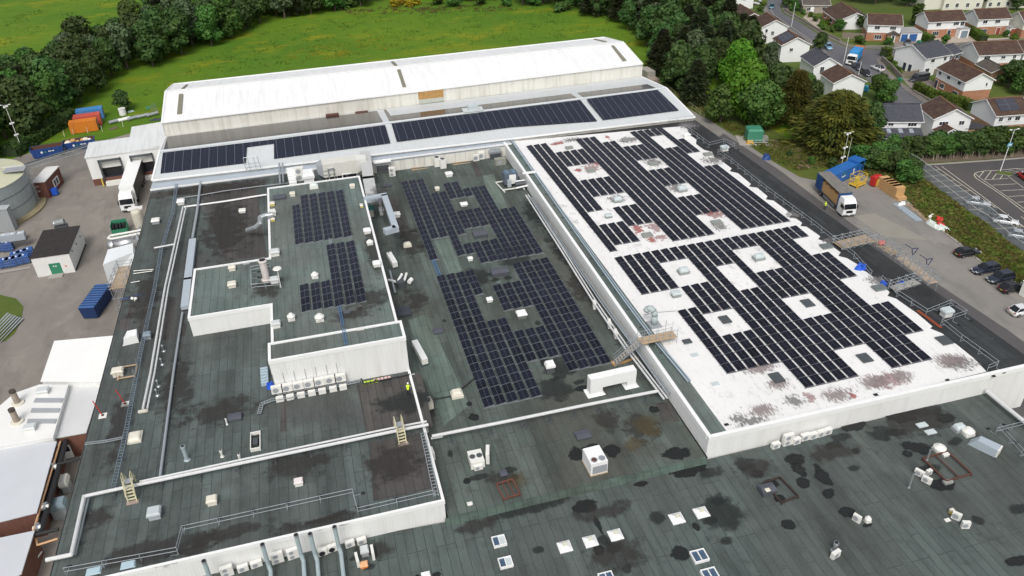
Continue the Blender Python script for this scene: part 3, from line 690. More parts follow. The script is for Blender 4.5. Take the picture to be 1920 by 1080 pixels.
for n, (x, y, z, rz, k) in enumerate(panels[:300]):
    key = ('E' if z > 9 else k, 0); lb, gr = LBL[key]
    r = T('solar_panel', lb, 'solar panel', (x, y, z), rz, gr); r.rotation_euler = (random.uniform(-.006, .006), random.uniform(-.012, .012), rz)
    f_ = bpy.data.objects.new('frame', pm[k][2]); COL.objects.link(f_); f_.parent = r
    g_ = bpy.data.objects.new('glass', pm[k][3]); COL.objects.link(g_); g_.parent = r
far = {}
for p in panels[300:]: far.setdefault('W' if p[4] == 'W' else ('E' if p[2] > 9 else 'B'), []).append(p)
def merged(plist, k, label):
    fr, gl = pm[k][0], pm[k][1]; vs = []; fs = []; mi = []; uvs = []; nm = len(fr.mats)
    for (x, y, z, rz, _) in plist:
        c, s_ = math.cos(rz), math.sin(rz)
        for src, off in ((fr, 0), (gl, nm)):
            b = len(vs); vs += [(x+q[0]*c-q[1]*s_, y+q[0]*s_+q[1]*c, z+q[2]) for q in src.v]
            for f_, m_ in zip(src.f, src.mi):
                fs.append(tuple(b+w for w in f_)); mi.append(m_+off); uvs += ([(0, 0), (1, 0), (1, 1), (0, 1)] if off else [(0, 0)]*len(f_))
    me = bpy.data.meshes.new('solar_panel_field'); me.from_pydata(vs, [], fs)
    for m_ in fr.mats+gl.mats: me.materials.append(m_)
    me.polygons.foreach_set('material_index', mi); uv = me.uv_layers.new(name='UVMap'); uv.data.foreach_set('uv', [c for p in uvs for c in p])
    o = bpy.data.objects.new('solar_panel_field', me); COL.objects.link(o); tag(o, label, 'solar panels', None, 'stuff')
for k, lb in (('W', 'further black solar panels covering the white coated roof in long rows'), ('B', 'further dark solar panels on the sunken middle felt roof'), ('E', 'further dark solar panels on the raised green roof')):
    if k in far: merged(far[k], 'W' if k == 'W' else 'B', lb)
# ------------------------------------------------------------------ rooftop things
def mpp(p): return (Vector((p.x, p.y, p.z-CH))).length/FPX       # metres per photo pixel there
def vent(kind, px, py, z, wpx, dpx, h, label, group=None, rz=0, mats=None):
    """one of several roof fittings, base centre at the surveyed spot"""
    p = at(px, py, z); k = mpp(p); w = wpx*k; d = (dpx or wpx)*k
    cat = {'box': 'roof vent', 'dome': 'rooflight', 'hatch': 'roof hatch', 'glass': 'skylight', 'pyr': 'rooflight', 'round': 'roof fan', 'low': 'roof hatch'}[kind]
    nm = {'box': 'box_vent', 'dome': 'domed_rooflight', 'hatch': 'roof_hatch', 'glass': 'glazed_skylight', 'pyr': 'pyramid_rooflight', 'round': 'round_roof_fan', 'low': 'flush_hatch'}[kind]
    t = T(nm, label, cat, p, rz, group); a, b = mats or (UNIT, UNIT); w2, d2 = w/2, d/2
    if kind == 'box':
        MB().box((-w2*.82, -d2*.82, 0), (w2*.82, d2*.82, h*.6), a).build('curb', t)
        MB().box((-w2, -d2, h*.6), (w2, d2, h*.8), b).hexa([(-w2, -d2, h*.8), (w2, -d2, h*.8), (w2, d2, h*.8), (-w2, d2, h*.8)], [(-w2*.8, -d2*.8, h), (w2*.8, -d2*.8, h), (w2*.8, d2*.8, h), (-w2*.8, d2*.8, h)], b).build('lid', t)
    elif kind == 'dome':
        MB().box((-w2, -d2, 0), (w2, d2, h*.45), a).build('curb', t)
        mb = MB(); n = 6; rings = []
        for i in range(n+1):
            q = i/n*math.pi/2; s_ = math.cos(q)**.5*.9; rings.append([(sx*w2*s_, sy*d2*s_, h*.45+h*.55*math.sin(q)) for sx, sy in ((-.8, -1), (.8, -1), (1, -.8), (1, .8), (.8, 1), (-.8, 1), (-1, .8), (-1, -.8))])
        for lo, hi in zip(rings, rings[1:]): mb.hexa(lo, hi, b)
        mb.build('dome', t)
    elif kind in ('hatch', 'low'):
        MB().box((-w2*.92, -d2*.92, 0), (w2*.92, d2*.92, h*.5), a).build('curb', t)
        mb = MB().box((-w2, -d2, h*.5), (w2, d2, h*.8), b)
        if kind == 'hatch': mb.hexa([(-w2, -d2, h*.8), (w2, -d2, h*.8), (w2, d2, h*.8), (-w2, d2, h*.8)], [(-w2*.92, -d2*.1, h), (w2*.92, -d2*.1, h), (w2*.92, d2*.1, h), (-w2*.92, d2*.1, h)], b)
        mb.build('lid', t)
    elif kind == 'pyr':
        MB().box((-w2, -d2, 0), (w2, d2, .12), a).build('flashing', t)
        MB().hexa([(-w2*.95, -d2*.95, .12), (w2*.95, -d2*.95, .12), (w2*.95, d2*.95, .12), (-w2*.95, d2*.95, .12)], [(-w2*.32, -d2*.32, h*.8), (w2*.32, -d2*.32, h*.8), (w2*.32, d2*.32, h*.8), (-w2*.32, d2*.32, h*.8)], a).build('slopes', t)
        MB().box((-w2*.28, -d2*.28, h*.8), (w2*.28, d2*.28, h*1.15), b).build('cap', t)
    elif kind == 'glass':
        mb = MB()
        for q in ((-w2, -d2, w2, -d2*.86), (-w2, d2*.86, w2, d2), (-w2, -d2*.86, -w2*.86, d2*.86), (w2*.86, -d2*.86, w2, d2*.86), (-w2*.06, -d2*.86, w2*.06, d2*.86)):
            mb.box((q[0], q[1], 0), (q[2], q[3], h), a)
        mb.build('frame', t)
        MB().box((-w2*.86, -d2*.86, 0), (-w2*.06, d2*.86, h*.7), b).build('pane', t); MB().box((w2*.06, -d2*.86, 0), (w2*.86, d2*.86, h*.7), b if 'sheet' not in label else SKYL).build('pane', t)
    elif kind == 'round':
        MB().box((-w2*.8, -w2*.8, 0), (w2*.8, w2*.8, h*.3), a).build('curb', t)
        mb = MB().cyl((0, 0, h*.3), (0, 0, h*.55), w2*.95, b, 16).cyl((0, 0, h*.55), (0, 0, h*.62), w2, b, 16)
        mb.cyl((0, 0, h*.62), (0, 0, h), w2, b, 16, w2*.35); mb.build('cowl', t)
    return t
DH = (M('grey_hatch_base', (.07, .075, .085), .8, .2), M('slate_grey_hatch', (.075, .08, .10), .6, .2))
OLDG = (M('weathered_curb', (.28, .29, .27), .8, .3, 2), M('mossy_rooflight', (.24, .255, .235), .55, .3, 2))
GLD = (M('dull_frame', (.25, .27, .26), .7, .3, 2), M('dull_wired_glass', (.13, .15, .15), .3, .35, 1.5))
CRM = (CREAM, CREAM); WH = (UNIT, WHITE)
V = vent
# left block
V('box', 340, 382, ZA, 13, 12, .8, 'pale box vent at the top left of the left roof beside the cable ladder', mats=WH)
V('box', 455, 398, ZA, 12, 10, .6, 'small pale vent alone on the dark brown patch left of the raised block')
V('box', 293, 418, ZA, 14, 12, .8, 'grey louvred vent on the far left edge strip above the branching white pipe', mats=(GREY, UNIT))
V('box', 399, 943, ZA, 18, 16, .8, 'cream box vent below the twin pipes, between the yellow stile and the guard rail', mats=CRM)
V('box', 292, 968, ZA, 22, 20, 1., 'bluish grey box vent, lowest one on the left roof', mats=(M('zinc_box', (.36, .40, .42), .5, .15), M('zinc_lid', (.46, .51, .53), .4, .15)))
V('box', 561, 908, ZA, 16, 13, .7, 'pinkish white square vent in the middle of the strip below the twin pipes', mats=(UNIT, M('pinkish_white', (.72, .66, .64), .5, .06)))
V('box', 278, 634, ZA, 13, 12, .9, 'dark blue grey box vent tucked between cable ladder and double pipes', mats=(GREY, M('slate_box', (.20, .26, .30), .5, .15)))
V('box', 223, 703, ZA, 19, 14, 1., 'cream louvred vent beside the timber work platform on the left roof edge', mats=CRM)
V('dome', 254, 822, ZA, 22, 26, .6, 'long cream rooflight between the cable ladder and the left roof edge', mats=CRM)
V('hatch', 441, 785, ZA, 24, 18, .5, 'dark grey hatch with a white post beside it, middle of the left roof', mats=DH)
V('low', 518, 716, ZA, 12, 6, .3, 'small pale block at the left foot of the plant room') if False else None
p = at(243, 640, ZA); t = T('intake_cowl', 'bright white hooded intake cowl on the left roof edge strip', 'vent cowl', p, .12)
k = mpp(p)
MB().hexa([(-.9, -.8, 0), (1.2, -.8, 0), (1.2, .8, 0), (-.9, .8, 0)], [(.0, -.8, 1.2), (1.2, -.8, 1.2), (1.2, .8, 1.2), (.0, .8, 1.2)], WHITE).build('hood', t)
MB().box((-.95, -.7, .08), (-.8, .7, .45), DSTEEL).build('grille', t)
for (x, y), l in zip([(307, 658), (304, 683), (297, 724), (295, 741)], ['topmost', 'second from the top', 'third from the top', 'lowest']):
    t = T('pipe_vent', l+' of the four small silver pipe vents right of the double pipes', 'pipe vent', at(x, y, ZA), 0, 'silver pipe vents beside the double pipes')
    MB().cyl((0, 0, 0), (0, 0, .12), .28, STEEL, 10, .15).cyl((0, 0, .1), (0, 0, .9), .07, STEEL, 8).build('pipe', t)
    MB().cyl((0, 0, .88), (0, 0, 1.05), .16, STEEL, 10, .06).build('cap', t)
for (x, y), l in (((193, 780), 'red leaning post on a white square plate at the left roof edge'), ((235, 758), 'red leaning post on a white square plate beside the cable ladder')):
    t = T('safety_post', l, 'post', at(x, y, ZA))
    MB().box((-.45, -.45, 0), (.45, .45, .08), UNIT).build('base_plate', t)
    MB().cyl((0, 0, .06), (-.55, .35, 2.2), .06, RED, 8).box((-.12, -.12, .06), (.12, .12, .2), BLACK).build('post', t)
def flue(px, py, z, r, h, label, mat=STEEL, lean=(0, 0), cap=True, cat='flue', nm='flue_pipe'):
    t = T(nm, label, cat, at(px, py, z))
    MB().cyl((0, 0, 0), (0, 0, .15), r*1.7, mat, 12, r*1.1).cyl((0, 0, .1), (lean[0], lean[1], h), r, mat, 12).build('pipe', t)
    if cap: MB().cyl((lean[0], lean[1], h-.12), (lean[0], lean[1], h+.12), r*1.3, mat, 12, r*1.15).cyl((lean[0], lean[1], h+.12), (lean[0], lean[1], h+.14), r*.9, BLACK, 12).build('cowl', t)
    return t
flue(351, 862, ZA, .22, 2.0, 'thick zinc flue standing above the twin pipes on the left roof', M('zinc_pipe', (.33, .40, .42), .5, .15))
flue(417, 856, ZA, .14, .9, 'short pale flue beside the thick zinc flue', UNIT)
flue(452, 868, ZA, .13, 1.3, 'slim pale flue right beside the twin pipes with a dark cap', UNIT)
flue(426, 796, ZA, .08, .9, 'thin white stub pipe left of the dark hatch', WHITE)
flue(500, 524, ZE, .5, 3.2, 'thick pinkish white extract stack with two hoods inside the small guard rail', M('pink_white_stack', (.62, .57, .55), .5, .1))
flue(1738, 862, ZC, .10, 1.6, 'thin silver pipe on a dark foot above the rusty frame')
flue(1704, 914, ZC, .10, 2.2, 'taller thin silver pipe left of the three white condensers')
flue(1564, 1032, ZC, .22, 1.1, 'silver flue standing behind the white condenser at the bottom')
t = T('framed_opening', 'tall white framed dark roof opening above the twin pipes', 'roof opening', at(480, 830, ZA)); t.scale = (.6, .95, 1.3)
MB().box((-.95, -1.5, 0), (-.8, 1.5, .35), UNIT).box((.8, -1.5, 0), (.95, 1.5, .35), UNIT).box((-.8, -1.5, 0), (.8, -1.35, .35), UNIT).box((-.8, 1.35, 0), (.8, 1.5, .35), UNIT).build('frame', t)
MB().box((-.8, -1.35, 0), (.8, 1.35, .03), BLACK).box((-.5, -.6, .03), (.4, .5, .25), DSTEEL).build('opening', t)
# raised block
V('dome', 589, 352, ZE, 15, 12, .9, 'large milky dome at the top edge of the raised block', mats=(UNIT, M('milky_dome', (.60, .68, .64), .3, .06)))
V('box', 549, 367, ZE, 10, 8, .7, 'small cream vent above the left end of the raised panel field', mats=CRM)
V('box', 661, 352, ZE, 10, 7, .7, 'small cream vent in the top right corner of the raised block', mats=CRM)
V('hatch', 524, 372, ZE, 22, 15, .5, 'dark grey hatch in the top left corner of the raised block', mats=DH)
V('box', 511, 385, ZE, 9, 8, .6, 'yellowish cowl below the dark hatch at the left edge of the raised block', mats=(YELL, CREAM))
V('box', 512, 414, ZE, 8, 6, .5, 'yellowish cowl just below the curved steel duct mouth', mats=(YELL, CREAM))
V('box', 678, 388, ZE, 6, 9, .5, 'tiny yellow and white cowl at the right edge of the raised block', mats=(YELL, CREAM))
V('box', 516, 478, ZE, 18, 14, .9, 'pale grey box straddling the inner corner of the raised block edge', mats=(UNIT, M('pale_grey_lid', (.55, .58, .58), .5, .08)))
V('box', 689, 437, ZE, 14, 11, .8, 'pale box at the right edge of the raised block, upper of two', mats=WH)
V('box', 707, 499, ZE, 15, 12, .8, 'pale box at the right edge of the raised block, lower of two', mats=WH)
V('round', 694, 458, ZE, 13, 13, .8, 'round white fan between two pale boxes at the right edge of the raised block')
V('round', 591, 520, ZE, 14, 14, .9, 'round white fan left of the lower raised panel field')
V('round', 547, 599, ZE, 15, 15, 1., 'smaller of two round white fans below the raised panels')
V('round', 600, 600, ZE, 18, 18, 1., 'larger of two round white fans below the raised panels')
V('hatch', 651, 588, ZE, 13, 8, .4, 'small dark hatch right of the blue tray below the raised panels', mats=DH)
V('box', 519, 613, ZE, 16, 12, .9, 'pale grey box right of the white wall at the lower inner corner', mats=(UNIT, M('pale_grey_lid', (.55, .58, .58))))
V('box', 516, 530, ZE, 16, 12, .9, 'pale box vent inside the small guard rail on the raised block', mats=(UNIT, M('pale_grey_lid', (.55, .58, .58))))
V('box', 436, 506, ZE, 13, 10, .7, 'upper of two cream vents on the left arm of the raised block', mats=CRM)
V('box', 436, 537, ZE, 15, 13, .7, 'lower of two cream vents on the left arm of the raised block', mats=CRM)
V('low', 676, 618, ZE2-.15, 15, 5, .25, 'pale flat plate on the narrow green plant room roof')
V('low', 462, 495, ZE, 12, 4, .1, 'flat grey plate near the inner corner of the raised left arm', mats=(GREY, GREY))
t = T('satellite_disc', 'flat round white disc on a long pole beside the guarded stack', 'disc aerial', at(527, 540, ZE))
MB().cyl((0, 0, 0), (0, .4, 3.0), .06, UNIT, 8).build('pole', t); MB().cyl((0, .4, 3.0), (0, .4, 3.12), .62, UNIT, 18, .5).build('disc', t)
# middle block
V('hatch', 725, 350, ZB, 15, 10, .5, 'dark grey hatch near the top left of the middle roof', mats=DH)
V('box', 842, 330, ZB, 14, 10, .8, 'pale domed vent above the middle roof panels near the back wall', mats=WH)
V('box', 820, 356, ZB, 9, 8, .6, 'small cream vent in the gap above the upper middle panels', mats=CRM)
V('box', 744, 406, ZB, 14, 11, .8, 'pale rooflight box right of the U shaped silver duct', mats=WH)
V('dome', 764, 462, ZB, 15, 11, .8, 'yellowish cream dome left of the upper middle panels', mats=CRM)
V('box', 870, 385, ZB, 14, 11, .5, 'white rooflight enclosed by the first opening of the upper middle panels', mats=WH)
V('hatch', 900, 443, ZB, 27, 19, .9, 'slate grey hatch enclosed by the second opening of the upper middle panels', mats=DH)
V('hatch', 937, 514, ZB, 34, 20, .9, 'slate grey hatch between the upper and the lower middle panel fields', mats=DH)
V('box', 882, 488, ZB, 10, 7, .6, 'small white vent just above the lower middle panels', mats=WH)
V('box', 918, 565, ZB, 12, 10, .6, 'small white vent in the pale lane of the lower middle panels', mats=WH)
V('box', 978, 594, ZB, 19, 17, .9, 'white rooflight enclosed by the lower middle panels', mats=(M('green_grey_curb', (.14, .16, .14), .8), WHITE))
V('box', 1031, 697, ZB, 18, 15, 1.6, 'bright white cap on a felt covered curb below the lower middle panels', mats=(M('felt_curb', (.075, .085, .09), .8), WHITE))
V('dome', 857, 742, ZB, 22, 19, .9, 'cream domed rooflight left of the lowest panels', mats=CRM)
V('hatch', 821, 622, ZB, 18, 17, .3, 'dark felted hatch left of the lower middle panels', mats=DH)
V('hatch', 1093, 818, ZB, 28, 22, .4, 'dark felted hatch below the long pipe bridge', mats=DH)
V('hatch', 944, 889, ZB, 14, 15, .3, 'dark flat hatch above the rusty frame', mats=DH)
V('box', 881, 946, ZB, 10, 7, .25, 'small white square cap near the green roof step')
# front block
for (x, y), l in zip([(1059, 1026), (1107, 1016), (1154, 1004), (1269, 973), (1315, 962)],
    ['leftmost of the three grouped white pyramid rooflights', 'middle one of the three grouped white pyramid rooflights', 'rightmost of the three grouped white pyramid rooflights', 'left one of the pair of white pyramid rooflights', 'right one of the pair of white pyramid rooflights']):
    V('pyr', x, y, ZC, 24, 23, .5, l, 'white pyramid rooflights on the front roof', mats=(WHITE, M('yellowed_cap', (.62, .62, .50), .4)))
BG = (WHITE, glassy('skylight_glass', (.06, .10, .16), .1))
V('glass', 936, 1017, ZC, 24, 22, .35, 'blue glazed double skylight above the one with a loose white sheet', mats=BG)
V('glass', 948, 1057, ZC, 24, 21, .35, 'blue glazed skylight half covered by a white sheet', mats=BG)
V('glass', 1311, 1045, ZC, 27, 24, .35, 'blue glazed skylight nearest the pair of white pyramids', mats=BG)
V('glass', 1331, 1080, ZC, 27, 24, .35, 'blue glazed skylight cut by the bottom edge right of centre', mats=BG)
V('glass', 1137, 1086, ZC, 26, 22, .35, 'blue glazed skylight cut by the bottom edge below three pyramids', mats=BG)
V('box', 799, 1082, ZC, 16, 12, .5, 'white vent cut by the bottom edge between two dark stains', mats=WH)
V('hatch', 1437, 924, ZC, 27, 20, 1., 'dark grey cube with a small cream square on top', mats=DH)
V('box', 1439, 920, ZC+1.0, 9, 7, .2, 'small cream square lying on the dark grey cube', mats=CRM)
V('low', 1728, 799, ZC, 18, 10, .3, 'pale flat box vent near the right end of the front roof, left one', mats=(GREY, SKYL))
V('low', 1744, 812, ZC, 18, 10, .3, 'pale flat box vent just right of and below its twin', mats=(GREY, SKYL)) 
V('dome', 1797, 806, ZC, 20, 14, .9, 'greenish grey dome left of the round white drum', mats=(GREY, SKYL))
V('round', 1813, 814, ZC, 20, 20, 1., 'round white drum fan near the right edge rail')
V('round', 1760, 845, ZC, 20, 20, .9, 'large white round fan above the rusty frame')
V('box', 1772, 854, ZC, 12, 8, .4, 'small white slab beside the large round fan')
V('round', 1626, 978, ZC, 11, 11, .8, 'silver round cowl right of a single white condenser')
V('hatch', 1776, 906, ZC, 16, 8, .4, 'flat grey green plate below the rusty frame', mats=OLDG)
p = at(1848, 843, ZC); t = T('grey_duct_hood', 'long grey steel duct hood lying near the right edge of the front roof', 'duct', p, RD(-62))
MB().hexa([(-1.8, -.6, 0), (1.2, -.6, 0), (1.2, .6, 0), (-1.8, .6, 0)], [(-1.0, -.55, 1.1), (1.2, -.6, 1.1), (1.2, .6, 1.1), (-1.0, .55, 1.1)], M('zinc_hood', (.36, .42, .47), .4, .12)).build('casing', t)
MB().box((1.2, -.6, .1), (1.35, .6, 1.1), UNIT).build('mouth', t)
# white roof
for x, y, w, d, l, m_ in [(1067, 279, 14, 9, 'mossy grey rooflight at the top left of the white roof', OLDG), (1174, 264, 15, 9, 'mossy grey rooflight at the top middle of the white roof', OLDG),
    (1108, 322, 16, 11, 'grey rooflight with faded red stains around it near the upper left', OLDG), (1225, 309, 16, 11, 'grey rooflight in the upper opening next to the long right rows', OLDG),
    (1213, 443, 19, 13, 'grey rooflight beside the bright red stained patch', OLDG), (1343, 419, 19, 13, 'mossy rooflight with pink stained patch above it', OLDG),
    (1327, 291, 15, 11, 'grey rooflight at the upper right border of the white coating', OLDG), (1549, 464, 20, 14, 'grey rooflight touching the black strip near the scaffold bridge', GLD),
    (1648, 542, 22, 15, 'grey rooflight on the right border just above the blue sheeting', GLD)]:
    V('low', x, y, ZD, w, d, .5, l, mats=m_)
for x, y, w, d, l in [(1158, 378, 17, 12, 'upper left domed rooflight on the white roof'), (1278, 358, 17, 12, 'upper right domed rooflight on the white roof'),
    (1281, 512, 20, 14, 'domed rooflight on a grey curb in the left opening of the lower rows'), (1422, 486, 20, 14, 'domed rooflight on a grey curb in the right opening of the lower rows')]:
    V('dome', x, y, ZD, w, d, 1.0, l, mats=(GLD[0], SKYL))
V('box', 1141, 408, ZD, 14, 10, .7, 'pale plain box rooflight near the left edge between the upper rows', mats=(GLD[0], SKYL))
V('box', 1267, 556, ZD, 18, 13, .9, 'pale box rooflight at the left ends of the lower rows', mats=(GLD[0], SKYL))
for x, y, w, d, l in [(1359, 601, 18, 22, 'flush dark rooflight in the lowest left opening of the lower rows'), (1514, 570, 18, 22, 'flush dark rooflight in the middle opening of the lower rows'),
    (1288, 642, 16, 12, 'small dark flush rooflight beside the timber bridge landing'), (1456, 710, 21, 26, 'flush dark rooflight lowest on the white roof'),
    (1621, 673, 20, 23, 'flush dark rooflight in the lower right opening'), (1770, 640, 20, 22, 'flush dark rooflight at the far right border of the white coating')]:
    V('low', x, y, ZD, w, d, .3, l, mats=(GLD[0], M('dark_wired_glass', (.065, .075, .08), .3, .3, 1.5)))
V('box', 1287, 257, ZD, 13, 8, .8, 'pale box vent at the top right border of the white coating', mats=WH)
V('box', 1358, 282, ZD, 14, 10, 1.0, 'pale box vent inside the upper rail loop on the black strip', mats=(UNIT, SKYL))
V('box', 1773, 592, ZD, 18, 14, 1.2, 'pale box vent inside the lower rail loop on the black strip', mats=(UNIT, SKYL))
for x, y, l in [(1341, 720, 'faint square bolted plate low on the white roof'), (1302, 666, 'faint square bolted plate beside the steel conduits')]:
    V('low', x, y, ZD, 14, 10, .1, l, mats=(SKYL, SKYL))
# swan neck duct
p = at(1226, 610, ZD); t = T('swan_neck_duct', 'grey swan neck duct standing beside the conduits on the white roof', 'duct', p)
MB().box((-.8, -.8, 0), (.8, .8, .3), GREY).build('base', t)
MB().tube([(0, 0, .2), (0, 0, 1.6), (-.15, .1, 2.3), (-.5, .3, 2.7), (-.9, .5, 2.6), (-1.05, .6, 2.2)], .42, M('zinc_duct', (.36, .42, .42), .45, .12), 12).build('neck', t, True)
# ---- condensers
def condenser(px, py, z, rz, label, w=.95, h=.8, d=.38, group=None, fans=1, top=False, loc=None, m_=UNIT):
    t = T('air_conditioning_unit', label, 'air conditioner', loc or at(px, py, z), rz, group, .8 if z == ZC and py > 870 else None)
    MB().box((-w/2, -d/2, .1), (w/2, d/2, h+.1), m_).build('casing', t)
    if top:
        for i in range(fans):
            x = (i-(fans-1)/2)*w/fans; MB().cyl((x, 0, h+.1), (x, 0, h+.16), min(w/fans, d)*.42, DSTEEL, 14).build('fan_grille', t)
    else:
        for i in range(fans):
            zz = .1+h*(i+.5)/fans; MB().cyl((-w*.12, -d/2, zz), (-w*.12, -d/2-.03, zz), min(h/fans, w)*.36, GREY, 14).build('fan_grille', t)
    MB().box((-w*.42, -d/2-.03, 0), (-w*.34, d/2+.03, .1), DSTEEL).box((w*.34, -d/2-.03, 0), (w*.42, d/2+.03, .1), DSTEEL).build('feet', t)
    return t
g1 = 'condensers along the foot of the plant room'
for i, (x, y) in enumerate([(527, 741), (546, 736), (566, 731), (586, 727), (605, 722), (625, 717), (643, 711)]):
    o_ = ['leftmost', 'second from the left', 'third from the left', 'middle one', 'third from the right', 'second from the right', 'rightmost'][i]
    xx = at(x-4, y, ZA).x
    t = condenser(0, 0, ZA, 0, o_+' of the seven white condenser pairs along the plant room wall', 1.35, 1.0, .5, g1, loc=Vector((xx, P2f-.45, ZA+.75)))
    MB().cyl((-.2, .38, 1.0), (-.2, .40, 2.6), .025, GREY, 5).build('conduit', t)
    MB().box((-.3, -.9, -.75), (.6, -.45, -.1), UNIT).build('lower_unit', t)
condenser(1605, 978, ZC, RD(-65), 'single white condenser beside a silver round cowl on the front roof', 1.05, 1.1, .4)
condenser(1565, 1045, ZC, RD(15), 'white condenser nearest the bottom edge in front of a silver flue', 1.3, 1.0, .5)
condenser(1791, 974, ZC, RD(-55), 'upper of two white condensers at the lower right of the front roof', 1.1, 1.15, .4)
condenser(1808, 990, ZC, RD(-20), 'lower of two white condensers, turned to show its dark fan', 1.0, 1.1, .45)
condenser(1722, 892, ZC, RD(-62), 'upper left of three clustered white condensers left of the rusty frame', 1.25, .95, .45)
condenser(1736, 905, ZC, RD(-62), 'lower left of three clustered white condensers left of the rusty frame', 1.25, .95, .45)
condenser(1740, 890, ZC, RD(10), 'small right hand unit of three clustered white condensers', .8, .8, .5)
V('low', 1776, 976, ZC, 9, 6, .15, 'small white tray on the roof left of two condensers')
V('box', 1783, 962, ZC, 7, 6, .6, 'little yellow and white valve box above two condensers', mats=(YELL, CREAM))
for i, (x, y, w, h) in enumerate([(1453, 838, 1.0, .75), (1475, 832, 1.3, 1.6), (1492, 830, .9, .8), (1508, 823, 1.1, .85), (1523, 820, .95, .8), (1537, 816, .95, .8), (1550, 812, .95, .8)]):
    o_ = ['leftmost one', 'tall double fan one', 'small one beside the tall one', 'fourth from the left', 'third from the right', 'second from the right', 'rightmost one'][i]
    condenser(x, y+2, ZC, RD(4), o_+' of the condensers on the white roof front wall', w, h, .5, 'condensers below the white roof front wall', 2 if h > 1.2 else 1)
condenser(893, 868, ZB, RD(0), 'white roof cabinet with sloping top on the middle roof, larger of a pair', 1.6, 1.0, 2.0, fans=2, top=True)
condenser(915, 862, ZB, RD(75), 'narrow upright condenser right of the white sloping cabinet', 1.6, 1.5, .4)
condenser(897, 880, ZB, RD(0), 'small cream box in front of the white sloping cabinet', 1.0, .6, .5)
p = at(1118, 880, ZB); t = T('rooftop_chiller', 'big white two fan chiller standing on the middle roof among black wet patches', 'chiller', p, RD(2), None, .8)
MB().box((-1.25, -1.0, .15), (1.25, 2.2, 2.3), WHITE).build('casing', t)
MB().box((-1.0, -1.03, .3), (1.15, -1.0, 1.7), GREY).build('coil_grille', t)
for x in (-.55, .6): MB().cyl((x, -.35, 2.3), (x, -.35, 2.42), .48, GREY, 16).cyl((x, -.35, 2.42), (x, -.35, 2.44), .36, RUST if x < 0 else STEEL, 16).build('fan', t)
MB().box((-1.3, -1.1, 0), (1.3, 2.2, .15), WOOD).build('plinth', t)
p = at(957, 347, ZB); t = T('rooftop_chiller', 'dark framed four fan chiller on a steel base near the back of the middle roof', 'chiller', p, RD(0))
MB().box((-1.3, -.8, .5), (1.3, 1.0, 2.7), M('chiller_coil', (.10, .12, .16), .5, .15)).build('casing', t); MB().box((-.4, -.83, .6), (.9, -.8, 2.5), WHITE).build('panel', t)
for x in (-.65, .65):
    for y in (-.3, .55): MB().cyl((x, y, 2.7), (x, y, 2.86), .4, M('fan_blue', (.12, .19, .26), .4), 14).build('fan', t)
MB().bar((-2.6, 1.2, .4), (-2.0, -3.4, .4), .18, .2, UNIT).bar((1.6, 1.2, .4), (1.8, -3.4, .4), .18, .2, UNIT).bar((-2.6, 1.2, .4), (1.6, 1.2, .4), .18, .2, UNIT).bar((-2.1, -2.4, .4), (1.9, -2.4, .4), .18, .2, UNIT).build('steel_base', t)
MB().cyl((.4, -2.2, 1.1), (2.2, -2.2, 1.1), .45, DSTEEL, 12).build('motor', t); MB().box((-1.0, -1.9, .5), (-.3, -1.2, 1.8), M('zinc_box', (.36, .40, .42))).build('control_box', t)
MB().tube([(.2, -3.2, .8), (2.6, -3.0, .9), (3.2, -3.0, .9)], .17, WHITE, 8).tube([(.6, -1.6, 1.4), (2.4, -1.6, 1.4)], .15, WHITE, 8).build('pipework', t)
for (x, y), l in zip([(1114, 578), (1142, 614), (1154, 633)], ['uppermost', 'middle', 'lowest']):
    condenser(x, y, ZB, RD(80), l+' of three small white units on the middle roof beside the pipe rack', 1.0, 1.1, .4, 'small units beside the pipe rack')
for (x, y), l in zip([(778, 723), (783, 748), (790, 778), (797, 805)], ['topmost', 'second', 'third', 'lowest']):
    condenser(x, y, ZB, RD(95), l+' of four condensers on the outer side of the left block parapet', 1.5, 1.3, .5, 'condensers under the left block parapet', 2)
condenser(802, 765, ZB, RD(10), 'cream condenser with a top fan standing on the brown stained patch', 1.25, 1.2, 1.1, None, 1, True, None, CREAM)
condenser(811, 858, ZB, RD(95), 'lone small condenser low on the outer side of the left block parapet', 1.2, 1.1, .4)
for (px, py, n, w, l) in [(788, 668, 3, 4.6, 'long pale three bay unit lying beside the plant room'), (736, 494, 3, 3.6, 'long white three bay unit beside the raised block wall')]:
    t = T('long_fan_unit', l, 'air conditioner', at(px, py, ZB), RD(98 if n else 0))
    MB().box((-w/2, -.42, .3), (w/2, .42, 1.15), UNIT).build('casing', t)
    for i in range(n): MB().box((-w/2+w*i/n+.04, -.40, 1.15), (-w/2+w*(i+1)/n-.04, .40, 1.2), WHITE).build('bay_lid', t)
    MB().box((-w/2, -.5, 0), (-w/2+.2, .5, .3), DSTEEL).box((w/2-.2, -.5, 0), (w/2, .5, .3), DSTEEL).build('feet', t)
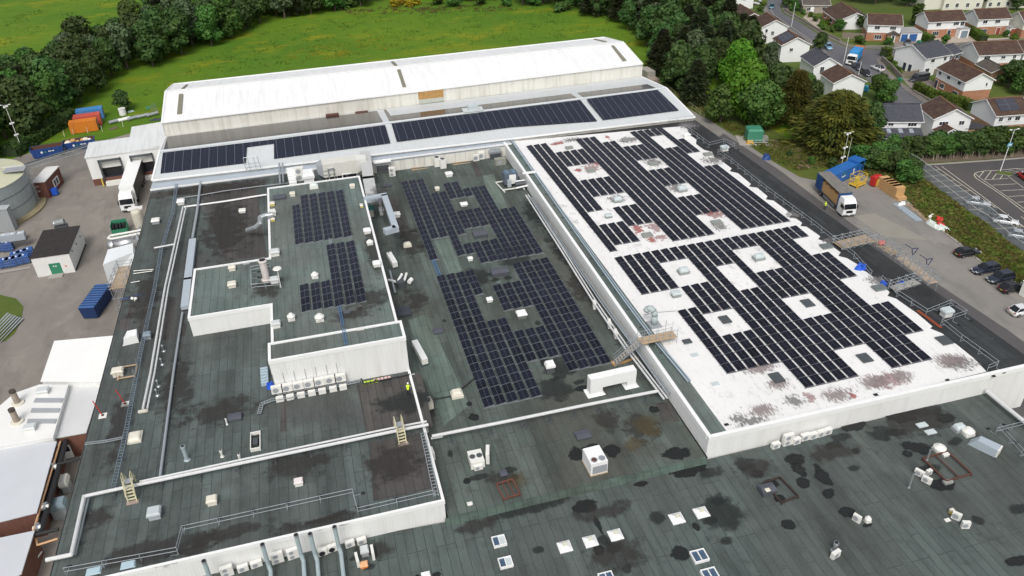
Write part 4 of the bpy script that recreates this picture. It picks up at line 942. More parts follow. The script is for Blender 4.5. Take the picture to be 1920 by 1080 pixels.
# white tunnel shaped duct
p = at(1146, 728, ZB); t = T('bridge_shaped_duct', 'long white bridge shaped duct standing on two feet near the parapet', 'duct', p, RD(2))
q = at(1102, 740, ZB); q2 = at(1190, 722, ZB); Lh = (q2-q).length/2
MB().box((-Lh*.98, -.55, 1.0), (Lh*.98, .55, 2.6), WHITE).box((-Lh*.98, -.55, .2), (-Lh*.45, .55, 1.0), WHITE).box((Lh*.6, -.55, .2), (Lh*.98, .55, 1.0), WHITE).build('casing', t)
MB().hexa([(-Lh*1.1, -.9, 0), (-Lh*.35, -.9, 0), (-Lh*.35, .9, 0), (-Lh*1.1, .9, 0)], [(-Lh*.98, -.55, .25), (-Lh*.45, -.55, .25), (-Lh*.45, .55, .25), (-Lh*.98, .55, .25)], WHITE).build('foot', t)
MB().hexa([(Lh*.5, -.9, 0), (Lh*1.1, -.9, 0), (Lh*1.1, .9, 0), (Lh*.5, .9, 0)], [(Lh*.6, -.55, .25), (Lh*.98, -.55, .25), (Lh*.98, .55, .25), (Lh*.6, .55, .25)], WHITE).build('foot', t)
# rusty frames
def rustframe(px, py, z, w, d, rz, label, mat=RUST, n=2):
    t = T('equipment_frame', label, 'steel frame', at(px, py, z), rz)
    mb = MB()
    for a, b in (((-w/2, -d/2), (w/2, -d/2)), ((w/2, -d/2), (w/2, d/2)), ((w/2, d/2), (-w/2, d/2)), ((-w/2, d/2), (-w/2, -d/2))): mb.bar((*a, .35), (*b, .35), .16, .18, mat)
    mb.build('outer_frame', t)
    for i in range(1, n+1): MB().bar((-w/2+w*i/(n+1), -d/2, .36), (-w/2+w*i/(n+1), d/2, .36), .12, .12, mat).build('cross_bar', t)
    for sx in (-1, 1):
        for sy in (-1, 1): MB().box((sx*w/2-.06, sy*d/2-.06, 0), (sx*w/2+.06, sy*d/2+.06, .3), mat).build('leg', t)
rustframe(1774, 878, ZC, 3.4, 3.6, RD(2), 'large rusty rectangular frame on the right of the front roof', RUST, 1)
rustframe(953, 921, ZB, 1.9, 2.3, RD(6), 'small rusty red frame above the green roof step', M('bright_rust', (.13, .052, .038), .8, .3, 3), 2)
rustframe(1463, 922, ZC, 2.2, 3.0, RD(8), 'blackened frame with rusty bars beside the dark grey cube', M('black_rust', (.04, .025, .02), .8, .3, 3), 0)
# ---- pipe runs
def pipe(pts, z, r, label, mat=STEEL, sup=0, cat='pipe', nm='pipe_run', zoff=None, n=8, group=None, two=0, sm=DSTEEL):
    """pts: photo points taken at height z+zoff; stands on the roof at height z"""
    zo = zoff if zoff is not None else r+.05
    P3 = [at(x, y, z+zo) if len(w) == 0 else at(x, y, z+w[0]) for x, y, *w in pts]; o = P3[0].copy(); o.z = z
    t = T(nm, label, cat, o, 0, group); loc_ = [q-o for q in P3]
    MB().tube(loc_, r, mat, n).build('pipe', t)
    if two:
        d = (loc_[-1]-loc_[0]).normalized(); s_ = Vector((-d.y, d.x, 0))*two
        MB().tube([q+s_ for q in loc_], r*.8, mat, n).build('pipe', t)
    if sup:
        for a, b in zip(loc_, loc_[1:]):
            L_ = (b-a).length; k = int(L_/sup)
            for i in range(k):
                c = a.lerp(b, (i+.5)/max(k, 1)); d = (b-a).normalized(); s_ = Vector((-d.y, d.x, 0))
                mb = MB().bar(Vector((c.x, c.y, 0)), Vector((c.x+.001, c.y, max(.1, c.z-r))), .07, .07, sm) if c.z-r > .15 else MB()
                mb.bar(Vector((c.x, c.y, .05))-s_*.5, Vector((c.x, c.y, .05))+s_*.5, .14, .1, sm)
                if zo > .8:
                    mb.cyl(Vector((c.x, c.y, 0))-d*.35-s_*.2, Vector((c.x, c.y, 0))-d*.35+s_*.2, .05, sm, 5).bar(Vector((c.x, c.y, .04))-d*.4, Vector((c.x, c.y, .04))+d*.4, .08, .08, sm)
                mb.build('support', t)
    return t
LAG = M('lagged_white_pipe', (.62, .63, .63), .4, .12, 1.2, .1)
GAL = M('galvanised_pipe', (.40, .44, .47), .4, .15, 1, .4)
pipe([(160, 930), (262, 908), (480, 862.5), (742, 808), (803, 796)], ZA, .19, 'thick pale lagged pipe crossing the left roof from the corner to the parapet', LAG, 3.6, zoff=1.0)
pipe([(262, 903), (480, 856), (742, 801), (800, 790)], ZA, .12, 'slimmer pale pipe running just behind the thick lagged pipe', LAG, 0, zoff=1.05)
pipe([(158, 930), (134, 1040), (86, 1050)], ZA, .22, 'broad pale pipe descending along the lower left roof corner', LAG, 3.6, zoff=.9)
pipe([(166, 934), (141, 1040)], ZA, .10, 'thin grey pipe alongside the broad corner pipe', GAL, 3.4, zoff=.5)
pipe([(343, 388, 1.0), (309, 540, 1.0), (282, 700, 1.0), (268, 766, 1.0)], ZA, .15, 'pair of long silvery pipes running down the left roof to a cream block', LAG, 3.2, two=.5, zoff=1.0)
V('low', 269, 772, ZA, 16, 6, .25, 'cream block under the lower end of the double pipes', mats=CRM)
pipe([(345, 388), (375, 384), (425, 377), (480, 368), (500, 365)], ZA, .16, 'white edge pipe running right from the double pipes to the raised block', WHITE, 0, zoff=.3)
pipe([(376, 341), (369, 400), (361, 446)], ZA, .22, 'pale grey pipe running down from the box gutter to the flat duct', GAL, 0, zoff=.5)
pipe([(342, 586), (325, 700), (300, 895)], ZA, .16, 'grey pipe running down from the flat duct to the twin pipes', GAL, 4.5, zoff=.4)
pipe([(289, 465, .9), (326, 458, .9)], ZA, .14, 'short white branch pipe on legs on the left roof edge strip', LAG, 1.8, zoff=.9)
pipe([(330, 372, .4), (375, 366, .4), (420, 358, .4), (480, 350, .4), (540, 343, .4)], ZA, .08, 'thin dark pipe following the back gutter of the left roof', GREY, 4, zoff=.4)
pipe([(810, 818), (880, 804), (960, 788), (1100, 759), (1234, 733)], ZB, .20, 'long white pipe bridging the middle roof below the panels', LAG, 3.0, zoff=1.4)
pipe([(808, 822), (830, 818)], ZB, .14, 'short white stub beside the start of the bridging pipe', LAG, 0, zoff=1.0)
pipe([(1850, 733), (1885, 762), (1932, 800)], ZC, .26, 'thick white pipe along the right edge of the front roof', LAG, 3.5, zoff=.8)
pipe([(782, 755), (850, 742), (893, 708)][:2]+[(890, 709)], ZB, .09, 'thin black cable run crossing to the lowest panels', BLACK, 0, zoff=.15)
pipe([(650, 708), (676, 708), (682, 720), (720, 712), (768, 702)], ZA, .10, 'bent black pipe right of the condensers along the plant room', BLACK, 0, zoff=.2)
pipe([(986, 366, 1.0), (1050, 466, 1.0), (1110, 562, 1.0), (1170, 650, 1.0), (1245, 748, 1.0)], ZB, .14, 'pair of long white pipes on the rack beside the white roof wall', LAG, 3.2, two=.45, zoff=1.0)
pipe([(994, 370, 1.3), (1060, 468, 1.3), (1128, 568, 1.3), (1252, 738, 1.3)], ZB, .10, 'steel conduit closest to the white roof wall', GAL, 3.2, two=.3, zoff=1.3)
pipe([(952, 254, .35), (1020, 351, .35), (1082, 440, .35), (1168, 560, .35), (1218, 628, .35), (1268, 688, .35), (1290, 715, .35)], ZD, .12, 'pair of bluish conduits along the left border of the white coating', M('bluish_conduit', (.42, .50, .56), .4, .1, 1, .3), 4, two=.35, zoff=.35)
pipe([(1208, 590), (1225, 586), (1268, 583)], ZD, .05, 'thin dark cable from the swan neck duct to the panels', GREY, 0, zoff=.1)
pipe([(642, 362, .15), (672, 358, .15)], ZE, .04, 'thin cable at the top of the raised block', GREY, 0) if False else None
# cable trays and ladders
def tray(pts, z, w, label, mat=GAL, zoff=.3, sup=0, rung=1.5, nm='cable_tray', cat='cable tray'):
    P3 = [at(x, y, z+zoff) for x, y in pts]; o = P3[0].copy(); o.z = z; t = T(nm, label, cat, o); q = [p_-o for p_ in P3]
    rails = MB(); rungs = MB(); legs = MB(); has = False
    for a, b in zip(q, q[1:]):
        d = (b-a); L_ = d.length; d.normalize(); s_ = Vector((-d.y, d.x, 0))*w/2
        rails.bar(a+s_, b+s_, .06, .12, mat); rails.bar(a-s_, b-s_, .06, .12, mat)
        for i in range(int(L_/rung)+1):
            c = a+d*(i*rung); rungs.bar(c-s_, c+s_, .06, .05, mat)
        if sup:
            for i in range(int(L_/sup)+1):
                c = a+d*(i*sup+.3); lg = MB().bar(c-s_*1.6+Vector((0, 0, -zoff+.05)), c+s_*1.6+Vector((0, 0, -zoff+.05)), .12, .1, DSTEEL); lg.bar(Vector((c.x, c.y, .0)), Vector((c.x+.002, c.y, zoff)), .06, .06, mat); lg.build('support', t)
    rails.build('side_rails', t); rungs.build('rungs', t)
    if has: legs.build('supports', t)
    return t
tray([(331, 345), (324, 398), (302, 470), (290, 540), (262, 668), (237, 805), (213, 912)], ZA, .45, 'long blue grey cable ladder running the whole left roof', M('blue_grey_steel', (.22, .28, .34), .4, .15, 1, .4), .6, 4.2, .5)
tray([(486, 775), (491, 757), (512, 749), (545, 744), (620, 726), (674, 714)], ZA, .4, 'pale stepped cable ladder in front of the plant room', GAL, .4, 3.5, .35)
tray([(636, 574), (643, 612)], ZE, .35, 'blue cable tray leaving the lower raised panels', M('blue_tray', (.13, .24, .42), .4, .1, 1, .3), .2, 2.5, .35)
tray([(644, 617), (649, 646)], ZE2-.15, .35, 'blue cable tray crossing the plant room roof', M('blue_tray', (.13, .24, .42)), .2, 2.0, .35)
tray([(619, 446), (621, 459)], ZE, .3, 'short pale tray joining the two raised panel fields', GAL, .2, 0, .3)
tray([(812, 487), (824, 516)], ZB, .5, 'short blue tray joining the two middle panel fields', M('blue_tray', (.13, .24, .42)), .2, 0, .3)
tray([(793, 812), (818, 930)], ZA, .5, 'pale glassy cable ladder inside the right parapet of the left block', GAL, .4, 4, .5)
tray([(160, 832), (200, 827), (232, 820)], ZA, .3, 'twin pale conduits crossing to the left roof edge', GAL, .3, 0, 2.)
# flat ducts
def duct(pts, z, w, h, label, mat=GAL, zoff=.3, nm='flat_duct'):
    P3 = [at(x, y, z+zoff+h) for x, y in pts]; o = P3[0].copy(); o.z = z; t = T(nm, label, 'duct', o); q = [p_-o-Vector((0, 0, h/2)) for p_ in P3]; mb = MB()
    for i, (a, b) in enumerate(zip(q, q[1:])):
        d = (b-a).normalized(); e = w/2 if i < len(q)-2 else 0; e0 = w/2 if i > 0 else 0
        mb.bar(a-d*e0*0, b+d*e, w, h, mat)
    mb.build('casing', t)
    lg = MB()
    for a, b in zip(q, q[1:]):
        for f_ in (.15, .85):
            c = a.lerp(b, f_); MB().box((c.x-.06, c.y-.06, 0), (c.x+.06, c.y+.06, c.z-h/2), DSTEEL).build('leg', t)
    return t
DUCT = M('pale_blue_duct', (.46, .52, .57), .4, .08, .6, .25)
duct([(361, 447), (352, 520), (346, 574)], ZA, 1.1, .6, 'wide pale blue flat duct left of the raised arm', DUCT)
duct([(682, 371), (720, 364), (741, 424), (720, 430)], ZB, 1.0, .9, 'U shaped pale grey duct beside the raised block', DUCT, 4.7)
duct([(684, 283), (690, 330), (698, 372)], ZB, 2.0, 1.2, 'broad pale grey duct rising between the raised block and the middle roof', M('pale_stone_duct', (.47, .48, .47), .5, .08, .5), 3.6)
duct([(1200, 637), (1262, 625)], ZD, .3, .3, 'white pipe bridge beside the timber landing', WHITE, .5)
duct([(980, 324), (1004, 321)], ZW, .5, .25, 'short white crossing piece over the gutter strip', WHITE, .1)
pipe([(512, 402, .9), (497, 404, .9), (488, 408, .6), (488, 418, .3), (480, 426, -.5), (464, 432, -1.8)], ZE, .42, 'curved corrugated steel duct bending over the raised block edge', STEEL, 0, nm='curved_duct', cat='duct', n=12)
V('box', 513, 404, ZE, 11, 8, 1.1, 'pale box at the mouth of the curved steel duct')
# guard rails
def rail(pts, z, label, mat=GAL, h=1.1, sp=2.4, feet=True, close=False, nm='guard_rail', r=.032):
    P3 = [at(x, y, z) for x, y in pts]; o = P3[0].copy(); t = T(nm, label, 'guard rail', o); q = [p_-o for p_ in P3]
    if close: q.append(q[0])
    mb = MB()
    for hh in (h, h*.52): mb.tube([p_+Vector((0, 0, hh)) for p_ in q], r, mat, 5)
    mb.build('rails', t)
    for a, b in zip(q, q[1:]):
        n_ = max(1, round((b-a).length/sp)); d = (b-a).normalized() if (b-a).length > 0 else Vector((1, 0, 0)); s_ = Vector((-d.y, d.x, 0))
        for i in range(n_+1 if (a, b) == (q[-2], q[-1]) else n_):
            c = a.lerp(b, i/n_); m_ = MB().cyl(c, c+Vector((0, 0, h)), r, mat, 5)
            if feet: m_.bar(c, c+s_*1.0, .05, .05, mat).box((c.x+s_.x*1.0-.2, c.y+s_.y*1.0-.15, 0), (c.x+s_.x*1.0+.2, c.y+s_.y*1.0+.15, .1), BLACK)
            m_.build('post', t)
    return t
rail([(125, 1079), (335, 1040), (345, 1000), (663, 930), (672, 966), (817, 932)], ZA, 'long stepped tubular guard rail along the front edge of the left roof', sp=3.4)
rail([(472, 512), (508, 505)], ZE, 'short guard rail behind the pinkish stack', sp=1.5, feet=False)
rail([(472, 512), (473, 545), (525, 540)], ZE, 'L shaped guard rail in front of the pinkish stack', sp=1.6)
rail([(1278, 240), (1296, 252), (1329, 277), (1356, 270), (1377, 278), (1345, 290), (1370, 307), (1436, 360), (1520, 422), (1600, 485), (1632, 520)], ZD, 'long zigzag guard rail on the black strip with a loop round the upper box vent', sp=2.6)
rail([(1651, 528), (1680, 556), (1735, 592), (1780, 574), (1809, 594), (1763, 610), (1800, 640), (1868, 690), (1850, 697)], ZD, 'lower guard rail on the black strip with a loop round the lower box vent', sp=2.6)
rail([(1865, 815), (1925, 800)], ZC, 'short guard rail at the right edge of the front roof', sp=2.4)
rail([(1870, 808), (1935, 880)], ZC, 'guard rail running down beside the thick white edge pipe', sp=2.4)
rail([(1254, 232), (1300, 225)], ZD, 'short guard rail against the shed eave at the top of the black strip', sp=2.0, feet=False)
rail([(1224, 152), (1236, 158), (1290, 200), (1320, 222)], 0, 'yellowish handrail on the path behind the long shed', M('yellow_green_rail', (.45, .44, .26), .5), 1.3, 2.0, False)
# yellow stiles
def stile(px, py, label, z=ZA):
    t = T('access_stile', label, 'stile', at(px, py, z), RD(4)); h = 1.9; w = .42
    st_ = MB()
    for sx in (-w, w):
        st_.bar((sx, -1.3, 0), (sx, -.3, h), .08, .12, PALEY); st_.bar((sx, 1.3, 0), (sx, .3, h), .08, .12, PALEY); st_.bar((sx, -.3, h), (sx, .3, h), .08, .1, PALEY)
    st_.build('stringers', t)
    for i in range(1, 6):
        MB().box((-w, -1.3+i*.17-.1, i*h/6-.02), (w, -1.3+i*.17+.12, i*h/6+.02), PALEY).build('tread', t)
    MB().box((-w, -.35, h-.02), (w, .35, h+.03), GREY).build('platform', t)
    hr = MB()
    for sx in (-w, w):
        hr.tube([(sx, -1.4, 1.0), (sx, -.35, h+1.0), (sx, .35, h+1.0), (sx, 1.4, 1.0)], .035, PALEY, 5).tube([(sx, -1.35, .55), (sx, -.35, h+.5), (sx, .35, h+.5), (sx, 1.35, .55)], .03, PALEY, 5)
        for y in (-.35, .35, -1.0, 1.0): hr.cyl((sx, y, h if abs(y) < .5 else h*.4), (sx, y, h+1.0 if abs(y) < .5 else 1.6), .03, PALEY, 5)
    hr.build('handrails', t); MB().box((-.6, -1.6, 0), (.6, -1.1, .06), BRICKP).build('foot_slab', t)
stile(250, 925, 'pale yellow stile over the pipes at the left end of the left roof')
stile(751, 818, 'pale yellow stile over the pipes near the right parapet of the left block')
# flues and units in front of the fascia
FW = A_fl.y-.0
for i, (tx, ty, bx, by) in enumerate([(371, 1022, 392, 1079), (484, 998, 500, 1048), (550, 983, 562, 1030), (575, 977, 588, 1028), (622, 967, 633, 1015)]):
    b = at(bx, by, ZC+2.4); b.z = ZC
    o_ = ['leftmost', 'second from the left', 'middle one', 'fourth from the left', 'rightmost'][i]
    hh = 4.6
    t = T('wall_flue', o_+' of the five grey flues rising in front of the white fascia', 'flue', b, 0, 'grey flues in front of the white fascia')
    MB().tube([(.1, -6, .6), (.1, -.3, .9), (0, 0, 1.6), (0, 0, hh)], .21, M('zinc_pipe', (.33, .40, .42)), 10).build('pipe', t)
    MB().cyl((0, 0, hh), (0, 0, hh+.04), .17, BLACK, 10).cyl((0, 0, hh-.25), (0, 0, hh), .24, STEEL, 10).build('tip', t)
g2 = 'condensers at the foot of the white fascia'
for i, (x, y, w, h, f_) in enumerate([(428, 1079, 1.5, 1.6, 2), (457, 1070, 1.3, .9, 1), (482, 1062, 1.4, .9, 1), (522, 1054, 1.5, 1.7, 2), (551, 1046, 1.4, 1.6, 2), (606, 1040, 1.2, 1.0, 1), (624, 1033, 1.2, 1.0, 1), (657, 1024, 1.2, .9, 1), (679, 1019, 1.2, .9, 1)]):
    o_ = ['leftmost tall double fan one', 'second from the left, a low single one', 'third from the left, a low single one', 'tall double fan one in the middle left', 'tall double fan one in the middle right', 'left one of the pair with black round fans', 'right one of the pair with black round fans', 'second from the right beside the last flue', 'rightmost one'][i]
    t = condenser(x, y, ZC, RD(8), o_+' of the white condensers below the fascia', w, h, .55, g2, f_)
    if i in (5, 6):
        MB().cyl((-.1, -.31, .6), (-.1, -.36, .6), .38, BLACK, 16).build('fan', t)
condenser(700, 1043, ZC, RD(92), 'tall narrow white unit right of the grey box near the orange crate', 1.5, 1.3, .35)
condenser(671, 1056, ZC, RD(95), 'narrow white unit left of the orange crate', 1.6, 1.1, .35)
V('box', 685, 1040, ZC, 15, 14, 1.1, 'grey box between two narrow white units', mats=(GREY, M('pale_grey_lid', (.55, .58, .58))))
V('box', 683, 1062, ZC, 14, 12, .5, 'orange and white crate on the front roof', mats=(ORANGE, M('orange_white', (.75, .42, .22), .5, .3, 3)))
V('box', 394, 1074, ZC+1.4, 11, 8, .4, 'small pale bracket box on the first flue') if False else None
for (x, y), l in (((246, 1072), 'small blue grey cabinet at the lower left of the fascia'), ((182, 1084), 'pale blue flat cabinet left of the fascia')):
    V('box', x, y, ZA-1, 24, 14, 1.2, l, mats=(GREY, M('pale_blue_cabinet', (.40, .52, .58), .5)))
# equipment along the back wall
t = T('air_handling_unit', 'big cream air handling unit with chamfered ends against the lean-to', 'air handler', at(640, 331, ZA), RD(2), None, .82)
MB().box((-3.9, -1.4, .9), (3.9, 1.8, 4.1), M('dusty_white', (.60, .59, .54), .6, .1, .8)).build('casing', t)
MB().hexa([(3.9, -1.4, .9), (6.2, -.4, 2.0), (6.2, 1.8, 2.0), (3.9, 1.8, .9)], [(3.9, -1.4, 4.1), (6.2, -.4, 3.8), (6.2, 1.8, 3.8), (3.9, 1.8, 4.1)], UNIT).build('end_duct', t)
MB().hexa([(-5.2, -.6, 1.8), (-3.9, -1.4, .9), (-3.9, 1.8, .9), (-5.2, 1.8, 1.8)], [(-5.2, -.6, 3.6), (-3.9, -1.4, 4.1), (-3.9, 1.8, 4.1), (-5.2, 1.8, 3.6)], GREY).build('end_duct', t)
mb = MB()
for x in (-3.5, -1, 1.2, 3.5): mb.box((x-.08, -1.3, 0), (x+.08, -1.14, .9), STEEL).box((x-.08, 1.5, 0), (x+.08, 1.66, .9), STEEL)
for z_ in (1.6, 2.6): mb.bar((-3.9, -1.46, z_), (-1.2, -1.46, z_), .1, .1, STEEL)
mb.build('legs', t)
mb = MB().tube([(-2.8, -1.7, .4), (-2.8, -1.7, 3.2), (-1.6, -1.7, 3.2), (-1.6, -1.7, .5)], .12, STEEL, 6).tube([(.2, -1.8, .3), (.2, -2.0, 1.4), (2.2, -2.0, 1.4)], .12, WHITE, 6); mb.build('pipework', t)
V('box', 581, 345, ZA, 21, 22, 2.6, 'tall white cabinet left of the big cream air handler', mats=(WHITE, WHITE))
for x, y, l in [(564, 338, 'black and white louvred unit left of the tall white cabinet')]: condenser(x, y, ZA, 0, l, 1.6, 2.6, 1.0, None, 2)
t = T('stepped_ladder_box', 'white stepped cabinet ladder left of the louvred unit at the back', 'cabinet', at(549, 342, ZA), RD(3))
for i in range(4): MB().box((-.7, -1.6+i*.8, .2+i*.55), (.7, -.8+i*.8, .7+i*.55), WHITE).build('step', t)
MB().box((-.7, -1.6, 0), (-.6, 1.6, .3), DSTEEL).box((.6, -1.6, 0), (.7, 1.6, .3), DSTEEL).build('legs', t)
pipe([(523, 306, 1.2), (525, 342, 1.2)], ZA, .16, 'twin grey pipes dropping from the lean-to beside the stepped cabinet', GAL, 0, two=.6, zoff=1.2)
t = T('roof_shelter', 'bright white topped box shelter with dark open sides on the middle roof', 'shelter', at(718, 322, ZB), RD(2))
MB().box((-1.7, -1.0, 2.3), (1.7, 1.5, 2.5), WHITE).build('lid', t)
mb = MB()
for x in (-1.5, 1.5):
    for y in (-.9, 1.3): MB().box((x-.06, y-.06, 0), (x+.06, y+.06, 2.3), STEEL).build('post', t)
MB().box((-1.2, -.6, .3), (1.2, 1.0, 1.6), DSTEEL).build('machine', t)
condenser(736, 330, ZB, 0, 'open white framed unit right of the box shelter', 1.2, 1.7, .9, None, 2)
condenser(820, 312, ZB, 0, 'left one of the twin tall fan units at the back wall', 1.2, 1.9, 1.1, 'twin fan units at the back wall', 1, True)
condenser(831, 315, ZB, 0, 'right one of the twin tall fan units at the back wall', 1.2, 1.9, 1.1, 'twin fan units at the back wall', 1, True)
condenser(893, 302, ZB, 0, 'left one of two small white wall units near the corner', 1.2, 1.3, .5)
condenser(903, 299, ZB, 0, 'right one of two small white wall units near the corner', 1.2, 1.5, .5)
V('box', 929, 297, ZB, 24, 8, 2.0, 'stacked grey trays in the back right corner of the middle roof', mats=(DSTEEL, STEEL))
condenser(938, 309, ZB, RD(0), 'dull grey floor unit in the back right corner', 2.2, 1.3, 1.2, None, 1, False, None, M('dull_grey_green', (.25, .26, .22), .6))
for i, (x, y, x2, y2) in enumerate([(772, 318, 808, 312), (850, 308, 887, 302), (688, 333, 706, 330), (1214, 650, 1232, 648)][:3]):
    a, b = at(x, y, ZB+.2), at(x2, y2, ZB+.2); t = T('timber_batten', ['pair of timber battens on the middle roof left of the twin fan units', 'pair of timber battens right of the twin fan units', 'timber battens left of the box shelter'][i], 'timber', Vector((a.x, a.y, ZB)))
    MB().bar((0, 0, .1), (b-a)+Vector((0, 0, -.1)), .2, .15, WOOD).build('batten', t); MB().bar((0, .9, .1), (b-a)+Vector((0, .9, -.1)), .2, .15, WOOD).build('batten', t)
mb = MB(); a = at(700, 292, 6.0)
for zz in (5.4, 6.2, 6.9):
    mb.tube([(A_br.x+.5, 144.4, zz), (A_br.x+7, 144.4, zz)], .04, STEEL, 5)
for i in range(15):
    x = A_br.x+1+i*2.1; mb.cyl((x, 144.45, ZB+.3), (x, 144.45, 7.6), .03, GREY, 4)
tag(mb.build('wall_conduits'), 'row of thin vertical conduits on the white wall behind the middle roof', 'conduits')
# rusty extract boxes on the shed wall
for i, (x, y) in enumerate([(623, 217), (678, 212.5)]):
    d = onslope(fl, fr, v(fr, 10), x, y); t = T('rusty_extract_box', ['left one', 'right one'][i]+' of two reddish brown extract boxes on the long shed wall', 'extract box', (d.x, d.y-.1, d.z-.7))
    MB().box((-1.4, -1.0, 0), (1.4, 0, 1.3), RUST).build('casing', t)
    for k_ in range(5): MB().box((-1.3, -1.05, .15+k_*.23), (1.3, -1.0, .25+k_*.23), M('rust_slat', (.09, .03, .02), .8)).build('slat', t)
d = onslope(fl, fr, v(fr, 10), 809, 195); d1 = onslope(fl, fr, v(fr, 10), 786, 200); d2 = onslope(fl, fr, v(fr, 10), 832, 194)
t = T('rusty_louvre', 'wide rust streaked louvre panel in the long shed wall', 'louvre', (d.x, d.y-.12, 7.6)); w_ = (d2-d1).length/2
MB().box((-w_, -.1, 0), (w_, .1, 1.0), M('pale_green_panel', (.42, .44, .38), .7, .2, 2)).build('lower_panel', t)
MB().box((-w_, -.12, 1.0), (w_, .1, 2.8), M('rust_streaked', (.38, .22, .07), .7, .55, 1.5)).build('rusty_panel', t)
t = T('ladder_frame', 'steel access ladder frame leaning in the white notch of the lean-to', 'ladder', onslope(*LP, 475, 318))
MB().tube([(-1.2, -.6, .1), (-1.4, 0, 2.6), (1.2, 0, 2.6), (1.5, -.6, .1)], .06, STEEL, 6).tube([(-.5, -.6, .1), (-.6, 0, 2.6)], .05, STEEL, 6).tube([(.6, -.6, .1), (.5, 0, 2.6)], .05, STEEL, 6).build('uprights', t)
MB().bar((-1.3, -.2, 1.4), (1.3, -.2, 1.4), .06, .06, STEEL).bar((-1.2, -.4, .7), (1.4, -.4, .7), .06, .06, STEEL).build('rungs', t)
V_ = onslope(*UP_, 888, 206)
t = T('pale_roof_box', 'pale square box on the white patch of the upper lean-to slope', 'roof vent', onslope(*LP, 886, 205))
MB().box((-1.1, -.8, 0), (1.1, .8, 1.0), SKYL).build('casing', t); MB().box((-2.2, -1.0, -.2), (2.2, 1.0, .08), LEANROOF).build('base_plate', t)
# timber bridge with stairs over the parapet
t = T('timber_bridge', 'scaffold bridge with timber deck and stairs climbing over the white roof parapet', 'scaffold bridge', at(1160, 690, ZB))
o = t.location.copy()
a, b = at(1199, 640, ZW+.8), at(1265, 626, ZW+.8); mb = MB(); 
mb.bar(a-o, b-o, 1.5, .08, WOOD); mb.build('deck', t)
s0 = at(1152, 682, ZB+.1)-o; s1 = a-o; mb = MB(); n_ = 10
for i in range(n_):
    c = s0.lerp(s1, i/n_); d_ = (s1-s0).normalized(); s_ = Vector((-d_.y, d_.x, 0)).normalized()*.5; mb.bar(c-s_, c+s_, .28, .05, M('grating_step', (.36, .33, .28), .7, .2, 3))
mb.build('steps', t); mb = MB(); d_ = (s1-s0).normalized(); s_ = Vector((-d_.y, d_.x, 0)).normalized()*.55
for k_ in (-1, 1): mb.bar(s0+s_*k_, s1+s_*k_, .06, .2, STEEL)
mb.build('stringers', t); mb = MB()
for k_ in (-1, 1):
    for h_ in (.55, 1.1): mb.tube([s0+s_*k_+Vector((0, 0, h_)), s1+s_*k_+Vector((0, 0, h_)), (b-o)+Vector((0, .75*k_, h_))], .03, STEEL, 5)
    for i in range(6):
        c = s1.lerp(b-o, i/5)+Vector((0, .75*k_, 0)); mb.cyl(c+Vector((0, 0, -1.0)), c+Vector((0, 0, 1.4 if i % 2 else 2.0)), .03, STEEL, 5)
mb.build('scaffold_rails', t); mb = MB()
mb.bar(s0+Vector((0, -.3, -.0)), s0+Vector((3.5, .4, 0)), .25, .2, M('orange_timber', (.46, .27, .11), .8, .2, 2)).bar(s0+Vector((-.4, 1, 0)), s0+Vector((0, -.5, 0)), .25, .2, M('orange_timber', (.46, .27, .11))); mb.build('sole_boards', t)
